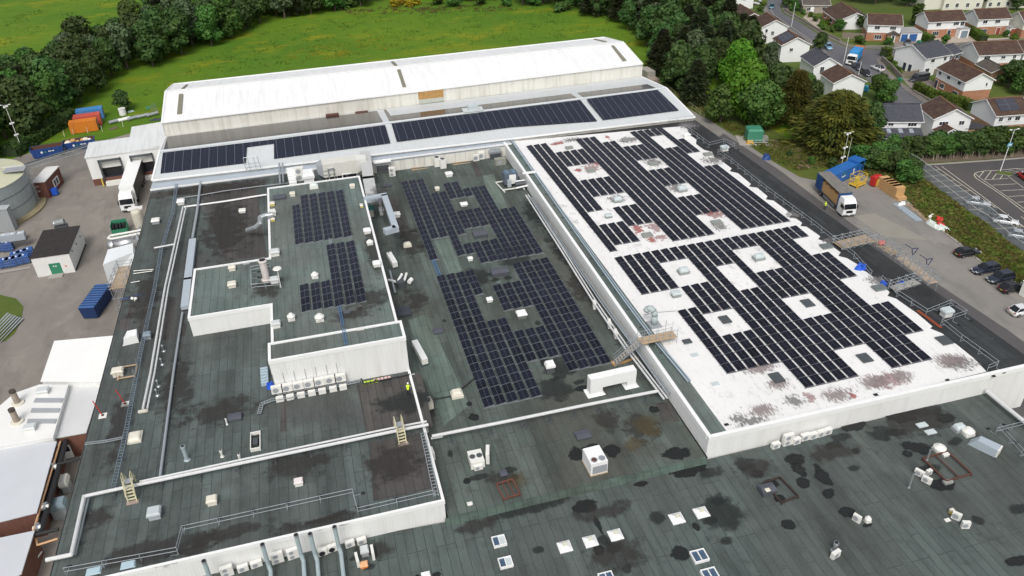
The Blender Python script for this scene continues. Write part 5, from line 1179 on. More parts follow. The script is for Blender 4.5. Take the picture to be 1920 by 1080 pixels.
# people, bits and pieces
def person(loc, rz, label, bend=.0, trousers=NAVY, arm=0):
    t = T('person', label, 'person', loc, rz)
    b = math.radians(bend); hip = Vector((0, 0, .92)); ch = hip+Vector((0, .50*math.sin(b), .50*math.cos(b))); nk = ch+Vector((0, .12*math.sin(b), .12*math.cos(b))); hd = nk+Vector((0, .10*math.sin(b)+.03, .10*math.cos(b)))
    J = [hip, hip+Vector((0, .26*math.sin(b), .26*math.cos(b))), ch, nk, hd, hd+Vector((0, .02, .12))]
    J += [hip+Vector((-.10, 0, -.04)), Vector((-.12, .04, .50)), Vector((-.13, -.02, .08)), Vector((-.13, .13, .04))]
    J += [hip+Vector((.10, 0, -.04)), Vector((.12, .02, .50)), Vector((.14, -.02, .08)), Vector((.14, .13, .04))]
    J += [ch+Vector((-.19, 0, -.02)), ch+Vector((-.25, .10, -.28)), ch+Vector((-.20, .32, -.38)), ch+Vector((.19, 0, -.02)), ch+Vector((.25, .10, -.28)), ch+Vector((.20, .34, -.36))]
    E_ = [(0, 1), (1, 2), (2, 3), (3, 4), (4, 5), (0, 6), (6, 7), (7, 8), (8, 9), (0, 10), (10, 11), (11, 12), (12, 13), (2, 14), (14, 15), (15, 16), (2, 17), (17, 18), (18, 19)]
    Rr = [.15, .15, .17, .06, .085, .07, .09, .065, .045, .045, .09, .065, .045, .045, .07, .05, .04, .07, .05, .04]
    me = bpy.data.meshes.new('body'); me.from_pydata([tuple(j) for j in J], E_, []); o_ = bpy.data.objects.new('body', me); COL.objects.link(o_); o_.parent = t
    m_ = o_.modifiers.new('skin', 'SKIN'); sv = me.skin_vertices[0].data
    for i, r_ in enumerate(Rr): sv[i].radius = (r_, r_*.8)
    sv[0].use_root = True; o_.modifiers.new('sub', 'SUBSURF').levels = 1; o_.modifiers['sub'].render_levels = 1
    mm = NT('person_skin_clothes'); sx = mm.n('ShaderNodeSeparateXYZ'); mm.l(mm.tc.outputs['Object'], sx.inputs[0]); 
    mm.set(mm.ramp(mm.math('DIVIDE', sx.outputs[2], 2.0), [(0, (.01, .01, .01)), (.06, (.012, .014, .03)), (.455, (.012, .014, .03)), (.46, (.55, .75, .03)), (nk.z/2, (.55, .75, .03)), (nk.z/2+.01, (.45, .26, .18))]), .7)
    me.materials.append(mm.m)
    MB().ball(hd+Vector((0, 0, .05)), .125, WHITE if arm == 0 else HIVIS, 12, 6, 1, True).build('helmet', t, True)
    MB().box((-.16, ch.y-.17, ch.z-.24), (.16, ch.y-.145, ch.z-.20), STEEL).build('reflective_band', t)
person(at(766, 741, ZA), RD(-20), 'person in a bright yellow hi-vis jacket on the left roof beside the parapet', 25)
t = T('foot_blocks', 'lime green plastic foot blocks at the plant room foot', 'foot blocks', at(694, 718, ZA)); LIME = M('lime_plastic', (.38, .55, .03), .5)
for i in range(4): MB().box((-.9+i*.5, -.2, 0), (-.5+i*.5, .3, .2), LIME).build('block', t)
t = T('foot_blocks', 'pale pink plastic foot blocks right of the lime green ones', 'foot blocks', at(717, 712, ZA)); PINK = M('pink_plastic', (.62, .42, .42), .5)
for i in range(5): MB().box((-1.1+i*.45, -.2, 0), (-.75+i*.45, .25, .2), PINK).build('block', t)
t = T('mesh_stack', 'stack of pale blue mesh trays leaning left of the plant room', 'mesh trays', at(499, 715, ZA)); PB = M('pale_blue_mesh', (.36, .46, .52), .5)
for i in range(6): MB().box((-.55, -.9+i*.45, 0), (.35, -.55+i*.45, .5+.1*i), PB).build('tray', t)
def heap(px, py, z, w, d, h, mat, label, cat, nm, seed=1, parts=3):
    rnd = random.Random(seed); t = T(nm, label, cat, at(px, py, z)); mb = MB()
    for i in range(parts):
        a = rnd.uniform(0, 6.3); cx, cy = rnd.uniform(-.3, .3)*w, rnd.uniform(-.3, .3)*d; ring = []
        for k_ in range(9): q = 2*math.pi*k_/9; r_ = rnd.uniform(.6, 1.1); ring.append((cx+math.cos(q)*w/2*r_*.7, cy+math.sin(q)*d/2*r_*.7, 0))
        top = [(x*.55+cx*.45, y*.55+cy*.45, h*rnd.uniform(.6, 1.1)) for x, y, _ in ring]; mb.hexa(ring, top, mat)
    mb.build('crumpled_sheet', t); return t
heap(508, 727, ZA, 1.2, 1.0, .8, BLUEB, 'crumpled bright blue bag left of the plant room', 'bag', 'blue_bag', 3)
heap(250, 557, ZA, 3.4, 1.0, .1, M('navy_sheet', (.03, .05, .13), .6), 'dark blue sheet lying on the left roof edge', 'sheet', 'blue_sheet', 4)
heap(1611, 502, ZD, 2.0, 1.6, .7, BLUEB, 'upper bright blue sheeting on the border of the black strip', 'sheeting', 'blue_sheeting', 5)
heap(1651, 534, ZD, 1.3, 1.2, .7, BLUEB, 'small bright blue sheeting beside the lower grey rooflight', 'sheeting', 'blue_sheeting', 6)
heap(1688, 534, ZD, 1.2, .9, .7, BLUEB, 'small bright blue sheeting at the foot of the lower scaffold walkway', 'sheeting', 'blue_sheeting', 7)
t = T('orange_ladders', 'pile of orange ladders lying on the black strip', 'ladders', at(1744, 599, ZD), RD(93), None, .72); 
for i in range(3):
    mb = MB(); y = i*.25
    for s_ in (-.14, .14): mb.bar((-3.0, y+s_, .1+.1*i), (3.0, y+s_, .1+.1*i), .05, .08, M('orange_red', (.36, .09, .04), .6))
    for k_ in range(14): mb.bar((-2.8+k_*.43, y-.14, .1+.1*i), (-2.8+k_*.43, y+.14, .1+.1*i), .04, .04, M('orange_red', (.55, .12, .05)))
    mb.build('ladder', t)
t = T('work_platform', 'small timber work platform with posts beside a cream vent', 'platform', at(240, 700, ZA))
MB().box((-1.1, -1.3, .1), (-.9, 1.3, .25), WOOD).box((.9, -1.3, .1), (1.1, 1.3, .25), WOOD).box((-1.1, -1.3, .25), (1.1, -1.1, .35), WOOD).box((-1.1, 1.1, .25), (1.1, 1.3, .35), WOOD).build('frame', t)
mb = MB()
for x in (-1, 1):
    for y in (-1.2, 1.2): MB().cyl((x, y, 0), (x, y, 1.3), .04, STEEL, 6).build('post', t)
t = T('fan_pair', 'small white twin headed vent above the dark patches on the left roof edge', 'vent', at(253, 565, ZA))
MB().cyl((0, 0, 0), (0, 0, .4), .08, UNIT, 8).build('stem', t); MB().ball((-.25, .1, .5), .25, UNIT).ball((.25, -.1, .5), .25, UNIT).build('heads', t, True)
for x, y, x2, y2, l in [(250, 508, 288, 505, 'upper scaffold tube poking onto the left roof'), (250, 513, 286, 508, 'middle scaffold tube poking onto the left roof'), (245, 530, 262, 527, 'lower scaffold tube poking onto the left roof')]:
    a, b = at(x, y, ZA+.4), at(x2, y2, ZA+.4); t = T('scaffold_tube', l, 'tube', a); MB().cyl((0, 0, 0), b-a, .06, UNIT, 6).build('tube', t)
# pipe cluster beside the raised block
t = T('pipe_cluster', 'cluster of white elbows and a dark tank beside the raised block wall', 'pipework', at(748, 532, ZB), RD(10))
MB().tube([(-1.2, 1.5, .2), (-.4, -.8, .9), (.8, .6, 1.2)], .2, WHITE, 8).tube([(0, -1.2, .3), (.9, -.4, .8), (1.6, .8, 1.0)], .2, UNIT, 8).build('elbows', t)
MB().box((-.6, -1.6, 0), (.6, -.4, 1.1), DSTEEL).build('tank', t); MB().cyl((1.3, -1.2, .6), (1.9, -.6, .6), .35, WHITE, 12).build('fan_housing', t)
pipe([(731, 508, .5), (741, 548, .5)], ZB, .16, 'pale grey pipe lying along the raised block wall', GAL, 0)
V('hatch', 757, 586, ZB, 26, 30, .4, 'long dark felted upstand against the raised block wall', mats=(DGREY, DGREY))
# small fittings inside the U duct
V('box', 713, 386, ZB, 5, 8, 1.2, 'slim white post box inside the U shaped duct', mats=WH)
V('box', 716, 402, ZB, 9, 10, 1.4, 'pale cabinet inside the U shaped duct', mats=WH)
V('box', 698, 404, ZB, 10, 14, 2.4, 'teal topped cabinet beside the raised block wall', mats=(CREAM, M('teal_lid', (.05, .30, .26), .5)))
# ---- wet patches and stains lying on the felt
WP = []
def feather(name, c, soft, amp, op, sc_, rough=.6):
    t = NT(name); geo = t.n('ShaderNodeNewGeometry'); n1 = t.noise(sc_, 5, geo.outputs['Position'], .6); gr = t.n('ShaderNodeTexGradient', gradient_type='SPHERICAL'); t.l(t.tc.outputs['Object'], gr.inputs[0])
    f_ = t.math('ADD', gr.outputs['Fac'], t.math('MULTIPLY', t.math('SUBTRACT', n1, .5), amp)); m_ = t.ramp(f_, [(.26, 0.), (.26+soft, op*.8), (.6, op)])
    tr = t.n('ShaderNodeBsdfTransparent'); mx = t.n('ShaderNodeMixShader'); t.set(t.mix(t.noise(6, 4, geo.outputs['Position']), sc(c, .3), sc(c, 1.9)), rough, 0, .35)
    t.l(m_, mx.inputs[0]); t.l(tr.outputs[0], mx.inputs[1]); t.l(t.b.outputs[0], mx.inputs[2]); t.l(mx.outputs[0], t.out.inputs[0]); return t.m
WET1, WET2, BRN, MOSS = feather('wet_stain', (.013, .015, .015), .11, 1.55, .90, .6), feather('damp_stain', (.020, .024, .023), .18, 1.5, .62, .6), feather('brown_grime', (.036, .033, .031), .3, 1.9, .55, .8, .9), feather('orange_moss', (.10, .078, .035), .4, 1.9, .4, .6, .9)
LN = [0]
def wetpatch(px, py, z, wpx, hpx, parent, mat=None, seed=0, nm='wet_patch', lift=.012, n=0, rz=0.):
    rnd = random.Random(int(px*7+py*13+seed)); mat = mat or (WET1 if rnd.random() < .6 else WET2); p = at(px, py, z); LN[0] += 1
    k_ = (at(px+wpx/2, py, z)-p).length*1.45; m_ = (at(px, py-hpx/2, z)-p).length*1.45
    o_ = MB().poly([(-1, -1, 0), (1, -1, 0), (1, 1, 0), (-1, 1, 0)], mat).build(nm, parent); o_.location = (p.x, p.y, z+.012+.0007*LN[0]); o_.scale = (k_, m_, 1); o_.rotation_euler = (0, 0, rz)
for i, (x, y, w, h) in enumerate([(1080, 852, 30, 26), (1150, 846, 36, 24), (1108, 838, 36, 10), (1268, 850, 50, 20)]): wetpatch(x, y, ZB, w, h, blkB, seed=i, lift=.014+.002*i)
for i, (x, y, w, h) in enumerate([(887, 782, 26, 14), (880, 757, 8, 8), (786, 557, 0.1, .1), (1084, 717, 26, 10), (1090, 728, 32, 10), (844, 851, 10, 12), (896, 895, 34, 12), (875, 902, 12, 10), (1226, 768, 18, 12), (957, 880, 22, 12), (965, 896, 14, 12), (833, 602, 10, 8), (793, 462, 18, 6), (775, 433, 14, 5), (928, 525, 18, 8), (953, 520, 16, 8), (1020, 680, 14, 12), (1008, 606, 12, 8)]):
    if w > 1: wetpatch(x, y, ZB, w, h, blkB, seed=i, lift=.014+.0015*i)
for i, (x, y, w, h) in enumerate([(1290, 880, 80, 24), (1330, 888, 44, 22), (1400, 872, 52, 26), (1418, 888, 34, 20), (1200, 908, 36, 10), (1231, 972, 32, 22), (1095, 950, 50, 24), (1122, 985, 10, 36), (1132, 1012, 26, 16), (1152, 1026, 34, 24), (1122, 1032, 20, 18), (1010, 1031, 22, 14), (1306, 988, 12, 14), (1330, 978, 34, 16), (1348, 940, 28, 14), (1360, 1015, 36, 16), (1275, 1040, 34, 26), (1175, 1068, 22, 18), (1443, 908, 36, 20), (1462, 935, 26, 14),
    (1490, 860, 44, 22), (1500, 882, 26, 26), (1540, 890, 28, 36), (1553, 925, 34, 18), (1505, 905, 28, 20), (1600, 878, 26, 12), (1605, 846, 16, 10), (1560, 835, 40, 16), (1580, 820, 50, 12), (1478, 983, 24, 18), (1585, 960, 36, 16), (1626, 985, 26, 8), (1720, 840, 40, 26), (1703, 852, 24, 12), (1790, 828, 34, 12), (1745, 880, 46, 16), (1770, 910, 48, 20), (1833, 976, 22, 16), (1910, 955, 44, 18), (1905, 1052, 40, 14), (1650, 812, 60, 24), (1600, 800, 50, 16), (1690, 780, 60, 24), (1740, 770, 70, 22), (1680, 812, 40, 14), (1772, 785, 40, 16), (783, 1080, 10, 8), (818, 1078, 16, 10), (662, 1048, 16, 8), (695, 1062, 24, 12)]):
    wetpatch(x, y, ZC, w, h, blkC, seed=i, lift=.014+.0012*i)
for x, y, w, h, b_, z_ in [(1205, 800, 70, 50, 0, ZB), (1140, 790, 60, 40, 0, ZB), (1040, 730, 90, 40, 0, ZB), (770, 455, 50, 60, 0, ZB), (1010, 400, 50, 50, 0, ZB), (1060, 470, 50, 70, 0, ZB), (1090, 540, 50, 60, 0, ZB), (940, 895, 60, 30, 0, ZB), (800, 770, 40, 30, 0, ZB), (1050, 690, 70, 40, 0, ZB), (780, 560, 50, 50, 0, ZB), (960, 480, 70, 40, 0, ZB), (890, 520, 60, 30, 0, ZB), (1130, 960, 120, 30, 1, ZC), (1000, 950, 160, 26, 1, ZC), (900, 985, 100, 26, 1, ZC), (1420, 880, 90, 26, 1, ZC), (1560, 850, 120, 30, 1, ZC), (1720, 790, 140, 50, 1, ZC), (1350, 960, 90, 60, 1, ZC), (1160, 1040, 120, 60, 1, ZC), (700, 1030, 90, 40, 1, ZC), (760, 755, 120, 40, 2, ZA), (740, 870, 110, 70, 2, ZA), (600, 980, 180, 30, 2, ZA), (300, 1030, 200, 50, 2, ZA), (560, 870, 140, 50, 2, ZA), (420, 770, 130, 50, 2, ZA), (330, 730, 60, 120, 2, ZA), (225, 800, 40, 120, 2, ZA), (420, 430, 90, 90, 2, ZA), (400, 355, 200, 22, 2, ZA), (270, 560, 60, 90, 2, ZA), (180, 970, 60, 50, 2, ZA)]:
    wetpatch(x, y, z_, w, h, (blkB, blkC, blkA)[b_], BRN if (x+y) % 3 else WET2, 1, 'grime_patch')
for x, y, w, h in [(1215, 800, 60, 40), (1190, 835, 50, 26), (965, 905, 60, 30)]: wetpatch(x, y, ZB, w, h, blkB, MOSS, 1, 'moss_patch')
for x, y, w, h, z_ in [(715, 370, 40, 60, ZE), (700, 470, 30, 90, ZE), (690, 560, 90, 40, ZE), (500, 540, 60, 40, ZE), (660, 590, 80, 20, ZE)]: wetpatch(x, y, z_, w, h, blkE, BRN, 1, 'grime_patch')
for i, (x, y, w, h) in enumerate([(430, 1000, 130, 26), (370, 1030, 70, 16), (600, 975, 100, 14)]): wetpatch(x, y, ZA, w, h, blkA, BRN, i, 'grime_patch', .012+.002*i, 40, RD(4))
def rects(px, z, parent, mat, lift, nm='repair_patch'):
    for i, q in enumerate(px): MB().poly([Vector((w.x, w.y, z+lift+.0015*i)) for w in [at2(p_, z) for p_ in q]], mat).build(nm, parent)
OLDF = felt('old_dark_felt', (.088, .084, .080), (.052, .050, .048), (.045, .039, .036), .6, 51.)
rects([[(315, 556), (331, 558), (322, 636), (306, 638)], [(338, 610), (351, 606), (347, 630), (336, 632)], [(275, 540), (290, 540), (272, 622), (258, 622)], [(225, 600), (247, 594), (244, 620), (219, 616)], [(242, 574), (255, 570), (249, 596), (238, 598)],
       [(527, 755), (538, 753), (538, 808), (525, 810)], [(668, 722), (790, 700), (812, 800), (690, 820)], [(692, 830), (790, 812), (818, 915), (700, 940)], [(375, 360), (480, 345), (500, 480), (420, 488)], [(285, 362), (500, 335), (498, 345), (283, 372)]], ZA, blkA, OLDF, .010)
rects([[(728, 372), (742, 370), (772, 440), (752, 445)], [(760, 345), (775, 343), (790, 372), (772, 376)], [(884, 305), (892, 304), (905, 330), (894, 332)], [(1230, 756), (1255, 752), (1275, 790), (1240, 790)]], ZB, blkB, OLDF, .010)
LITE = felt('pale_green_felt', (.15, .20, .175), (.12, .165, .145), (.10, .10, .08), .5, 61.)
rects([[(814, 452), (842, 447), (868, 515), (842, 512)], [(905, 330), (925, 326), (958, 405), (928, 410)], [(700, 345), (712, 343), (716, 360), (703, 360)], [(765, 600), (800, 590), (880, 760), (830, 800)][:4]], ZB, blkB, LITE, .008)
# stains on the white roof
def stainmat(name, c, th=.5, sc_=1.3, streak=(1, 1, 1)):
    t = NT(name); geo = t.n('ShaderNodeNewGeometry'); mp = t.n('ShaderNodeMapping'); mp.inputs['Scale'].default_value = streak; t.l(geo.outputs['Position'], mp.inputs[0])
    n1 = t.noise(.55*sc_/3, 7, mp.outputs[0], .75); gr = t.n('ShaderNodeTexGradient', gradient_type='SPHERICAL'); t.l(t.tc.outputs['Object'], gr.inputs[0])
    m_ = t.ramp(t.math('ADD', n1, t.math('MULTIPLY', gr.outputs['Fac'], .30)), [(th+.17, 0.), (th+.25, .68)])
    tr = t.n('ShaderNodeBsdfTransparent'); mx = t.n('ShaderNodeMixShader'); t.set(t.mix(t.noise(2, 4), sc(c, .6), sc(c, 1.4)), .8)
    t.l(m_, mx.inputs[0]); t.l(tr.outputs[0], mx.inputs[1]); t.l(t.b.outputs[0], mx.inputs[2]); t.l(mx.outputs[0], t.out.inputs[0]); return t.m
SR, SPK, SG, SBR = stainmat('red_stain', (.36, .10, .085), .43, 6.), stainmat('pink_stain', (.36, .24, .235), .42, 8.), stainmat('grey_stain', (.19, .18, .18), .43, 10., (1.6, .7, 1)), stainmat('streaked_stain', (.25, .20, .20), .41, 10., (2.6, .6, 1))
for i, (x, y, w, h, m_) in enumerate([(1195, 430, 34, 26, SR), (1228, 425, 44, 30, SPK), (1222, 448, 30, 18, SR), (1240, 445, 34, 14, SPK), (1118, 306, 22, 16, SR), (1085, 319, 26, 10, SR), (1110, 314, 50, 20, SPK), (1140, 258, 14, 12, SR), (1045, 269, 40, 8, SR), (1075, 262, 70, 12, SG), (1345, 403, 60, 16, SPK), (1335, 398, 60, 16, SR), (1350, 425, 44, 20, SG), (1178, 262, 60, 16, SG), (1225, 303, 50, 24, SG), (1268, 352, 56, 26, SG), (1155, 372, 50, 22, SG),
    (1290, 235, 60, 20, SG), (1340, 300, 70, 20, SG), (1660, 712, 100, 34, SPK), (1640, 716, 90, 30, SBR), (1690, 705, 60, 30, SBR), (1520, 745, 30, 24, SPK), (1490, 752, 60, 30, SG), (1430, 770, 80, 30, SBR), (1410, 790, 90, 22, SG), (1570, 740, 90, 30, SBR), (1800, 680, 90, 34, SG), (1780, 675, 90, 30, SBR), (1600, 742, 20, 16, SR), (1555, 450, 40, 14, SG), (1490, 402, 50, 18, SG), (1460, 720, 60, 26, SBR), (1645, 525, 60, 22, SG), (1385, 785, 50, 26, SG), (1350, 575, 50, 14, SBR), (1425, 690, 90, 24, SBR)]):
    p = at(x, y, ZD+.022+.002*i); k_ = (at(x+w/2, y, ZD)-at(x, y, ZD)).length; m2 = (at(x, y-h/2, ZD)-at(x, y, ZD)).length
    o_ = MB().poly([(-1, -1, 0), (1, -1, 0), (1, 1, 0), (-1, 1, 0)], m_).build('roof_stain', blkD); o_.location = p; o_.scale = (k_, m2, 1)
for (x, y), l in zip([(1362, 797), (1642, 741), (1777, 714)], 'abc'):
    wetpatch(x, y, ZD, 6, 3, blkD, BLACK, 0, 'drain_outlet', .03, 10)
# ------------------------------------------------------------------ yard buildings
def gbox(label, nm, cat, fl_, fr_, depth, h, wall, roof, z0=0., over=.12, rt=.12):
    """small building from its front foot corners; returns thing with local x along the front"""
    a, b = at(*fl_, z0), at(*fr_, z0); w = (b-a).length; t = T(nm, label, cat, a, ang(a, b))
    MB().box((0, 0, 0), (w, depth, h), wall).build('wall', t)
    MB().box((-over, -over, h), (w+over, depth+over, h+rt), roof).build('roof', t)
    return t, w
t, w = gbox('small white yard shed with a dark felt roof and a green door', 'yard_shed', 'shed', (71.8, 520), (141.8, 509.8), 10.0, 3.7, M('shed_white', (.66, .66, .64), .7, .12, .8), SHEDTILE)
mb = MB().box((2.25, -.04, 0), (4.05, 0, 2.25), GREENP); mb.build('door', t); MB().box((2.85, -.06, 1.6), (3.05, -.04, 1.8), WHITE).box((3.2, -.06, 1.55), (3.4, -.04, 1.75), WHITE).build('door_signs', t)
MB().box((1.9, -1.3, 0), (4.1, -.1, .25), CONC).build('door_step', t); MB().box((4.6, -.03, 1.25), (4.95, 0, 1.55), M('pink_sign', (.6, .25, .25), .6)).build('sign', t)
for y, z_ in ((1.8, 3.0), (5.0, 2.6), (8.2, 2.4)): MB().box((w, y, z_), (w+.1, y+.25, z_+.25), DSTEEL).build('wall_lamp', t)
MB().box((w+.05, .3, 0), (w+.12, 9.7, .3), BLACK).build('plinth', t)
t = T('motor_pump', 'grey motor pump standing behind the white yard shed', 'pump', at(120, 438, 0), 0, None, .8); MB().cyl((-1, 0, 2.9), (1.0, 0, 3.1), .7, M('pump_grey', (.22, .24, .24), .5), 12).box((-1.3, -.8, 0), (1.3, .8, 2.3), DSTEEL).build('body', t); MB().cyl((-1.05, 0, 2.9), (-1.3, 0, 2.9), .6, STEEL, 12).build('flange', t)
# loading dock building
a, b = at(178, 349, 0), at(300, 331, 0); dz = 6.3
t = T('dock_building', 'white loading dock building with two bays and a dark brick base', 'warehouse', a, ang(a, b)); Ld = 8.4; Lr = 14.6; WR = 8.0
W1 = 15.6; dock_h = 1.5
P_ = lambda x, y, z: (x, y, z)
mb = MB()
bays = [(2.3, 6.2), (8.4, 12.4)]
xs = [0]+[q for b_ in bays for q in b_]+[W1]
for i in range(0, len(xs)-1, 2): mb.box((xs[i], 0, dock_h), (xs[i+1], .3, dz), CLAD)
for x0, x1 in bays: mb.box((x0, 0, 5.2), (x1, .3, dz), CLAD)
mb.box((0, .3, dock_h), (.3, Ld, dz), CLAD).box((W1-.3, .3, dock_h), (W1, Lr, dz), CLAD).box((.3, Ld-.3, dock_h), (WR, Ld, dz), CLAD).box((WR, Ld, dock_h), (WR+.3, Lr, dz), CLAD).box((WR+.3, Lr-.3, dock_h), (W1-.3, Lr, dz), CLAD); mb.build('wall', t)
MB().box((.02, .02, 0), (W1-.02, Ld-.02, dock_h), BRICK_R).box((WR+.02, Ld, 0), (W1-.02, Lr-.02, dock_h), BRICK_R).build('brick_base', t)
MB().box((-.15, -.15, dz), (8.0, Ld+.1, dz+.15), DOCKROOF).hexa([(8.0, -.15, dz), (W1+.1, -.15, dz), (W1+.1, Lr+.1, dz), (8.0, Lr+.1, dz)], [(8.0, -.15, dz+.18), (W1+.1, -.15, dz+.5), (W1+.1, Lr+.1, dz+.5), (8.0, Lr+.1, dz+.18)], DOCKROOF).build('roof', t)
for x0, x1 in bays:
    f_ = MB().box((x0-.25, -.35, .9), (x0, .0, 5.5), DSTEEL).box((x1, -.35, .9), (x1+.25, 0, 5.5), DSTEEL).box((x0-.25, -.35, 5.1), (x1+.25, 0, 5.5), DSTEEL).build('dock_shelter', t)
    MB().box((x0, .6, 3.4), (x1, .7, 5.3), UNIT).build('shutter', t); MB().box((x0, 1.0, dock_h), (x1, 1.1, 3.4), BLACK).box((x0+.2, .05, dock_h-.2), (x1-.2, 1.0, dock_h+.05), NAVY).build('dock_opening', t)
    MB().box((x0+.1, -1.1, 0), (x1-.1, -.05, .8), UNIT).build('dock_ramp', t)
    for x in (x0-.6, x1+.35): MB().box((x, -.9, 0), (x+.22, -.6, 1.7), YELL).build('guard_post', t)
# storage tank
R_ = 9.5; tc = Vector((-65.7, 160.4, 0)); hT = 7.3
TANK = M('tank_steel', (.33, .37, .38), .5, .25, .35, .3)
t = T('storage_tank', 'large round grey steel storage tank with a pale yellow domed roof', 'tank', tc)
mb = MB().cyl((0, 0, 0), (0, 0, hT), R_, TANK, 48)
for z_ in (2.4, 4.9): mb.cyl((0, 0, z_), (0, 0, z_+.12), R_+.05, DSTEEL, 48, None, False)
mb.build('shell', t); MB().cyl((0, 0, hT), (0, 0, hT+1.1), R_+.1, M('pale_yellow_roof', (.50, .50, .36), .6, .15, .4), 48, .6).build('roof', t)
mb = MB(); la = RD(8)
for k_ in (-.35, .35): mb.tube([(R_*math.cos(la)+.4, R_*math.sin(la)+k_, 0), (R_*math.cos(la)+.4, R_*math.sin(la)+k_, hT+1.2)], .05, STEEL, 5)
for i in range(20): mb.bar((R_*math.cos(la)+.4, R_*math.sin(la)-.35, .3+i*.38), (R_*math.cos(la)+.4, R_*math.sin(la)+.35, .3+i*.38), .04, .04, STEEL)
for i in range(5): mb.tube([(R_+.4, .55, 2.6+i), (R_+1.1, .9, 2.6+i), (R_+1.25, 1.0, 2.6+i), (R_+.4, 1.6, 2.6+i)], .03, STEEL, 4)
mb.build('caged_ladder', t); MB().box((R_-3.2, -.9, hT+.7), (R_+.5, 1.2, hT+.85), GREY).tube([(R_-3.2, -.9, hT+.8), (R_-3.2, -.9, hT+1.8), (R_+.4, -.9, hT+1.8)], .05, STEEL, 5).build('platform', t)
struct(MB().cyl((tc.x, tc.y, 0), (tc.x, tc.y, .35), R_+1.6, M('mossy_concrete', (.24, .20, .12), .9, .3, .6), 40).build('tank_plinth'))
t, w = gbox('dark red brick hut with a white flat roof beside the round tank', 'brick_hut', 'hut', (72, 373), (95, 371.5), 7.5, 3.6, BRICK_R, M('hut_roof', (.66, .66, .64), .6, .1))
MB().box((w+.0, 3.0, .9), (w+.08, 5.6, 2.5), WHITE).box((w+.05, 3.3, 1.1), (w+.1, 4.1, 2.3), GLASS).box((w+.05, 4.4, 1.1), (w+.1, 5.2, 2.3), GLASS).build('window', t)
MB().box((w+.1, .8, .2), (w+1.1, 1.8, 1.5), BLUEB).build('water_butt', t)
t, w = gbox('tall grey ribbed steel cabinet in front of the round tank', 'steel_cabinet', 'cabinet', (-14, 437), (29, 433), 1.6, 4.6, sheet('grey_ribbed', (.30, .32, .33), .3, (.2, .2, .2), .2, 'XY'), M('cabinet_roof', (.38, .41, .42), .5))
# pipe gantry from the tank to the skips
t = T('pipe_gantry', 'long steel pipe gantry crossing the yard behind the brick hut', 'gantry', at(48, 318, 0)); o = t.location.copy(); hz = 5.6
a, b = at(35, 312, hz)-o, at(178, 268, hz)-o; mb = MB(); d = (b-a).normalized(); s_ = Vector((-d.y, d.x, 0))*.5
for k_ in (-1, 1):
    for zz in (0, -.9): mb.bar(a+s_*k_+Vector((0, 0, zz)), b+s_*k_+Vector((0, 0, zz)), .12, .14, STEEL)
n_ = 16; L_ = (b-a).length
for i in range(n_):
    p0, p1 = a.lerp(b, i/n_), a.lerp(b, (i+1)/n_)
    mb.bar(p0-s_, p1+s_, .07, .07, STEEL); mb.bar(p0+s_, p1+s_+Vector((0, 0, -.9)), .07, .07, STEEL); mb.bar(p0+s_, p0-s_, .07, .07, STEEL)
mb.build('truss', t); MB().tube([a+Vector((0, 0, .1)), b+Vector((0, 0, .1))], .14, DSTEEL, 8).build('pipe', t)
for c in (a, b): MB().bar(Vector((c.x, c.y, -0)), Vector((c.x+.01, c.y, hz-.9)), .3, .3, DSTEEL).build('leg', t)
# white canopy and annexe at the left edge
hc = 4.6
def polyblock(label, nm, cat, px, h, wall, roof, lip=.1):
    ring = ccw([(q.x, q.y) for q in [at2(p_, h) for p_ in px]]); cx = sum(q[0] for q in ring)/len(ring); cy2 = sum(q[1] for q in ring)/len(ring); t = T(nm, label, cat, (cx, cy2, 0))
    ring = [(x-cx, y-cy2) for x, y in ring]; MB().prism(ring, 0, h-.12, wall).build('wall', t); MB().prism(offset_ring(ring, -.12), h-.12, h+.02, roof).build('roof', t); return t, ring, (cx, cy2)
CANW = M('bright_white_membrane', (.80, .80, .78), .5, .05, .3)
polyblock('bright white flat roofed annexe against the left roof edge', 'annexe', 'annexe', [(103, 640), (211, 630.5), (188, 714), (78, 714)], hc, CLAD, CANW)
polyblock('pale grey flat roofed link with brick and white windows at its front', 'annexe', 'annexe', [(128, 724), (190, 716), (160, 810), (100, 821)], 3.6, BRICK_R, M('grey_membrane', (.56, .57, .57), .6, .12, .4))
t, rg, cc = polyblock('white profiled roof building with two old chimneys at the left edge', 'chimney_building', 'building', [(0, 762), (28, 738), (74, 722), (126, 722), (98, 818), (0, 836), (-60, 850), (-60, 790)], 4.4, CLAD, M('worn_white_roof', (.74, .74, .72), .5, .1, .4))
for (x, y), l in (((34, 757), 'upper'), ((33, 792), 'lower')):
    b_ = at(x, y, 4.4); tt = T('chimney_stack', l+' of the two rusty topped chimney stacks on the white roof at the left', 'chimney', b_, 0)
    mt = M('aged_chimney', (.28, .24, .19), .7, .4, 1.5)
    MB().cyl((0, 0, 0), (0, 0, .25), .75, CREAM, 16).cyl((0, 0, .2), (0, 0, 1.9), .36, mt, 16).build('stack', tt); MB().cyl((0, 0, 1.9), (0, 0, 2.2), .39, M('sooty_cowl', (.06, .045, .035), .8), 16).build('cowl', tt)
for i, q in enumerate([[(67, 747), (119, 747), (116, 755), (63, 755)], [(60, 766), (113, 766), (110, 774), (57, 774)], [(53, 786), (107, 786), (104, 794), (50, 794)]]):
    p4 = [at2(w_, 4.46)-t.location for w_ in q]; MB().hexa(p4, [v_+Vector((0, 0, .08)) for v_ in p4], M('grey_strip_light', (.33, .35, .37), .4, .15)).build('strip_rooflight', t)
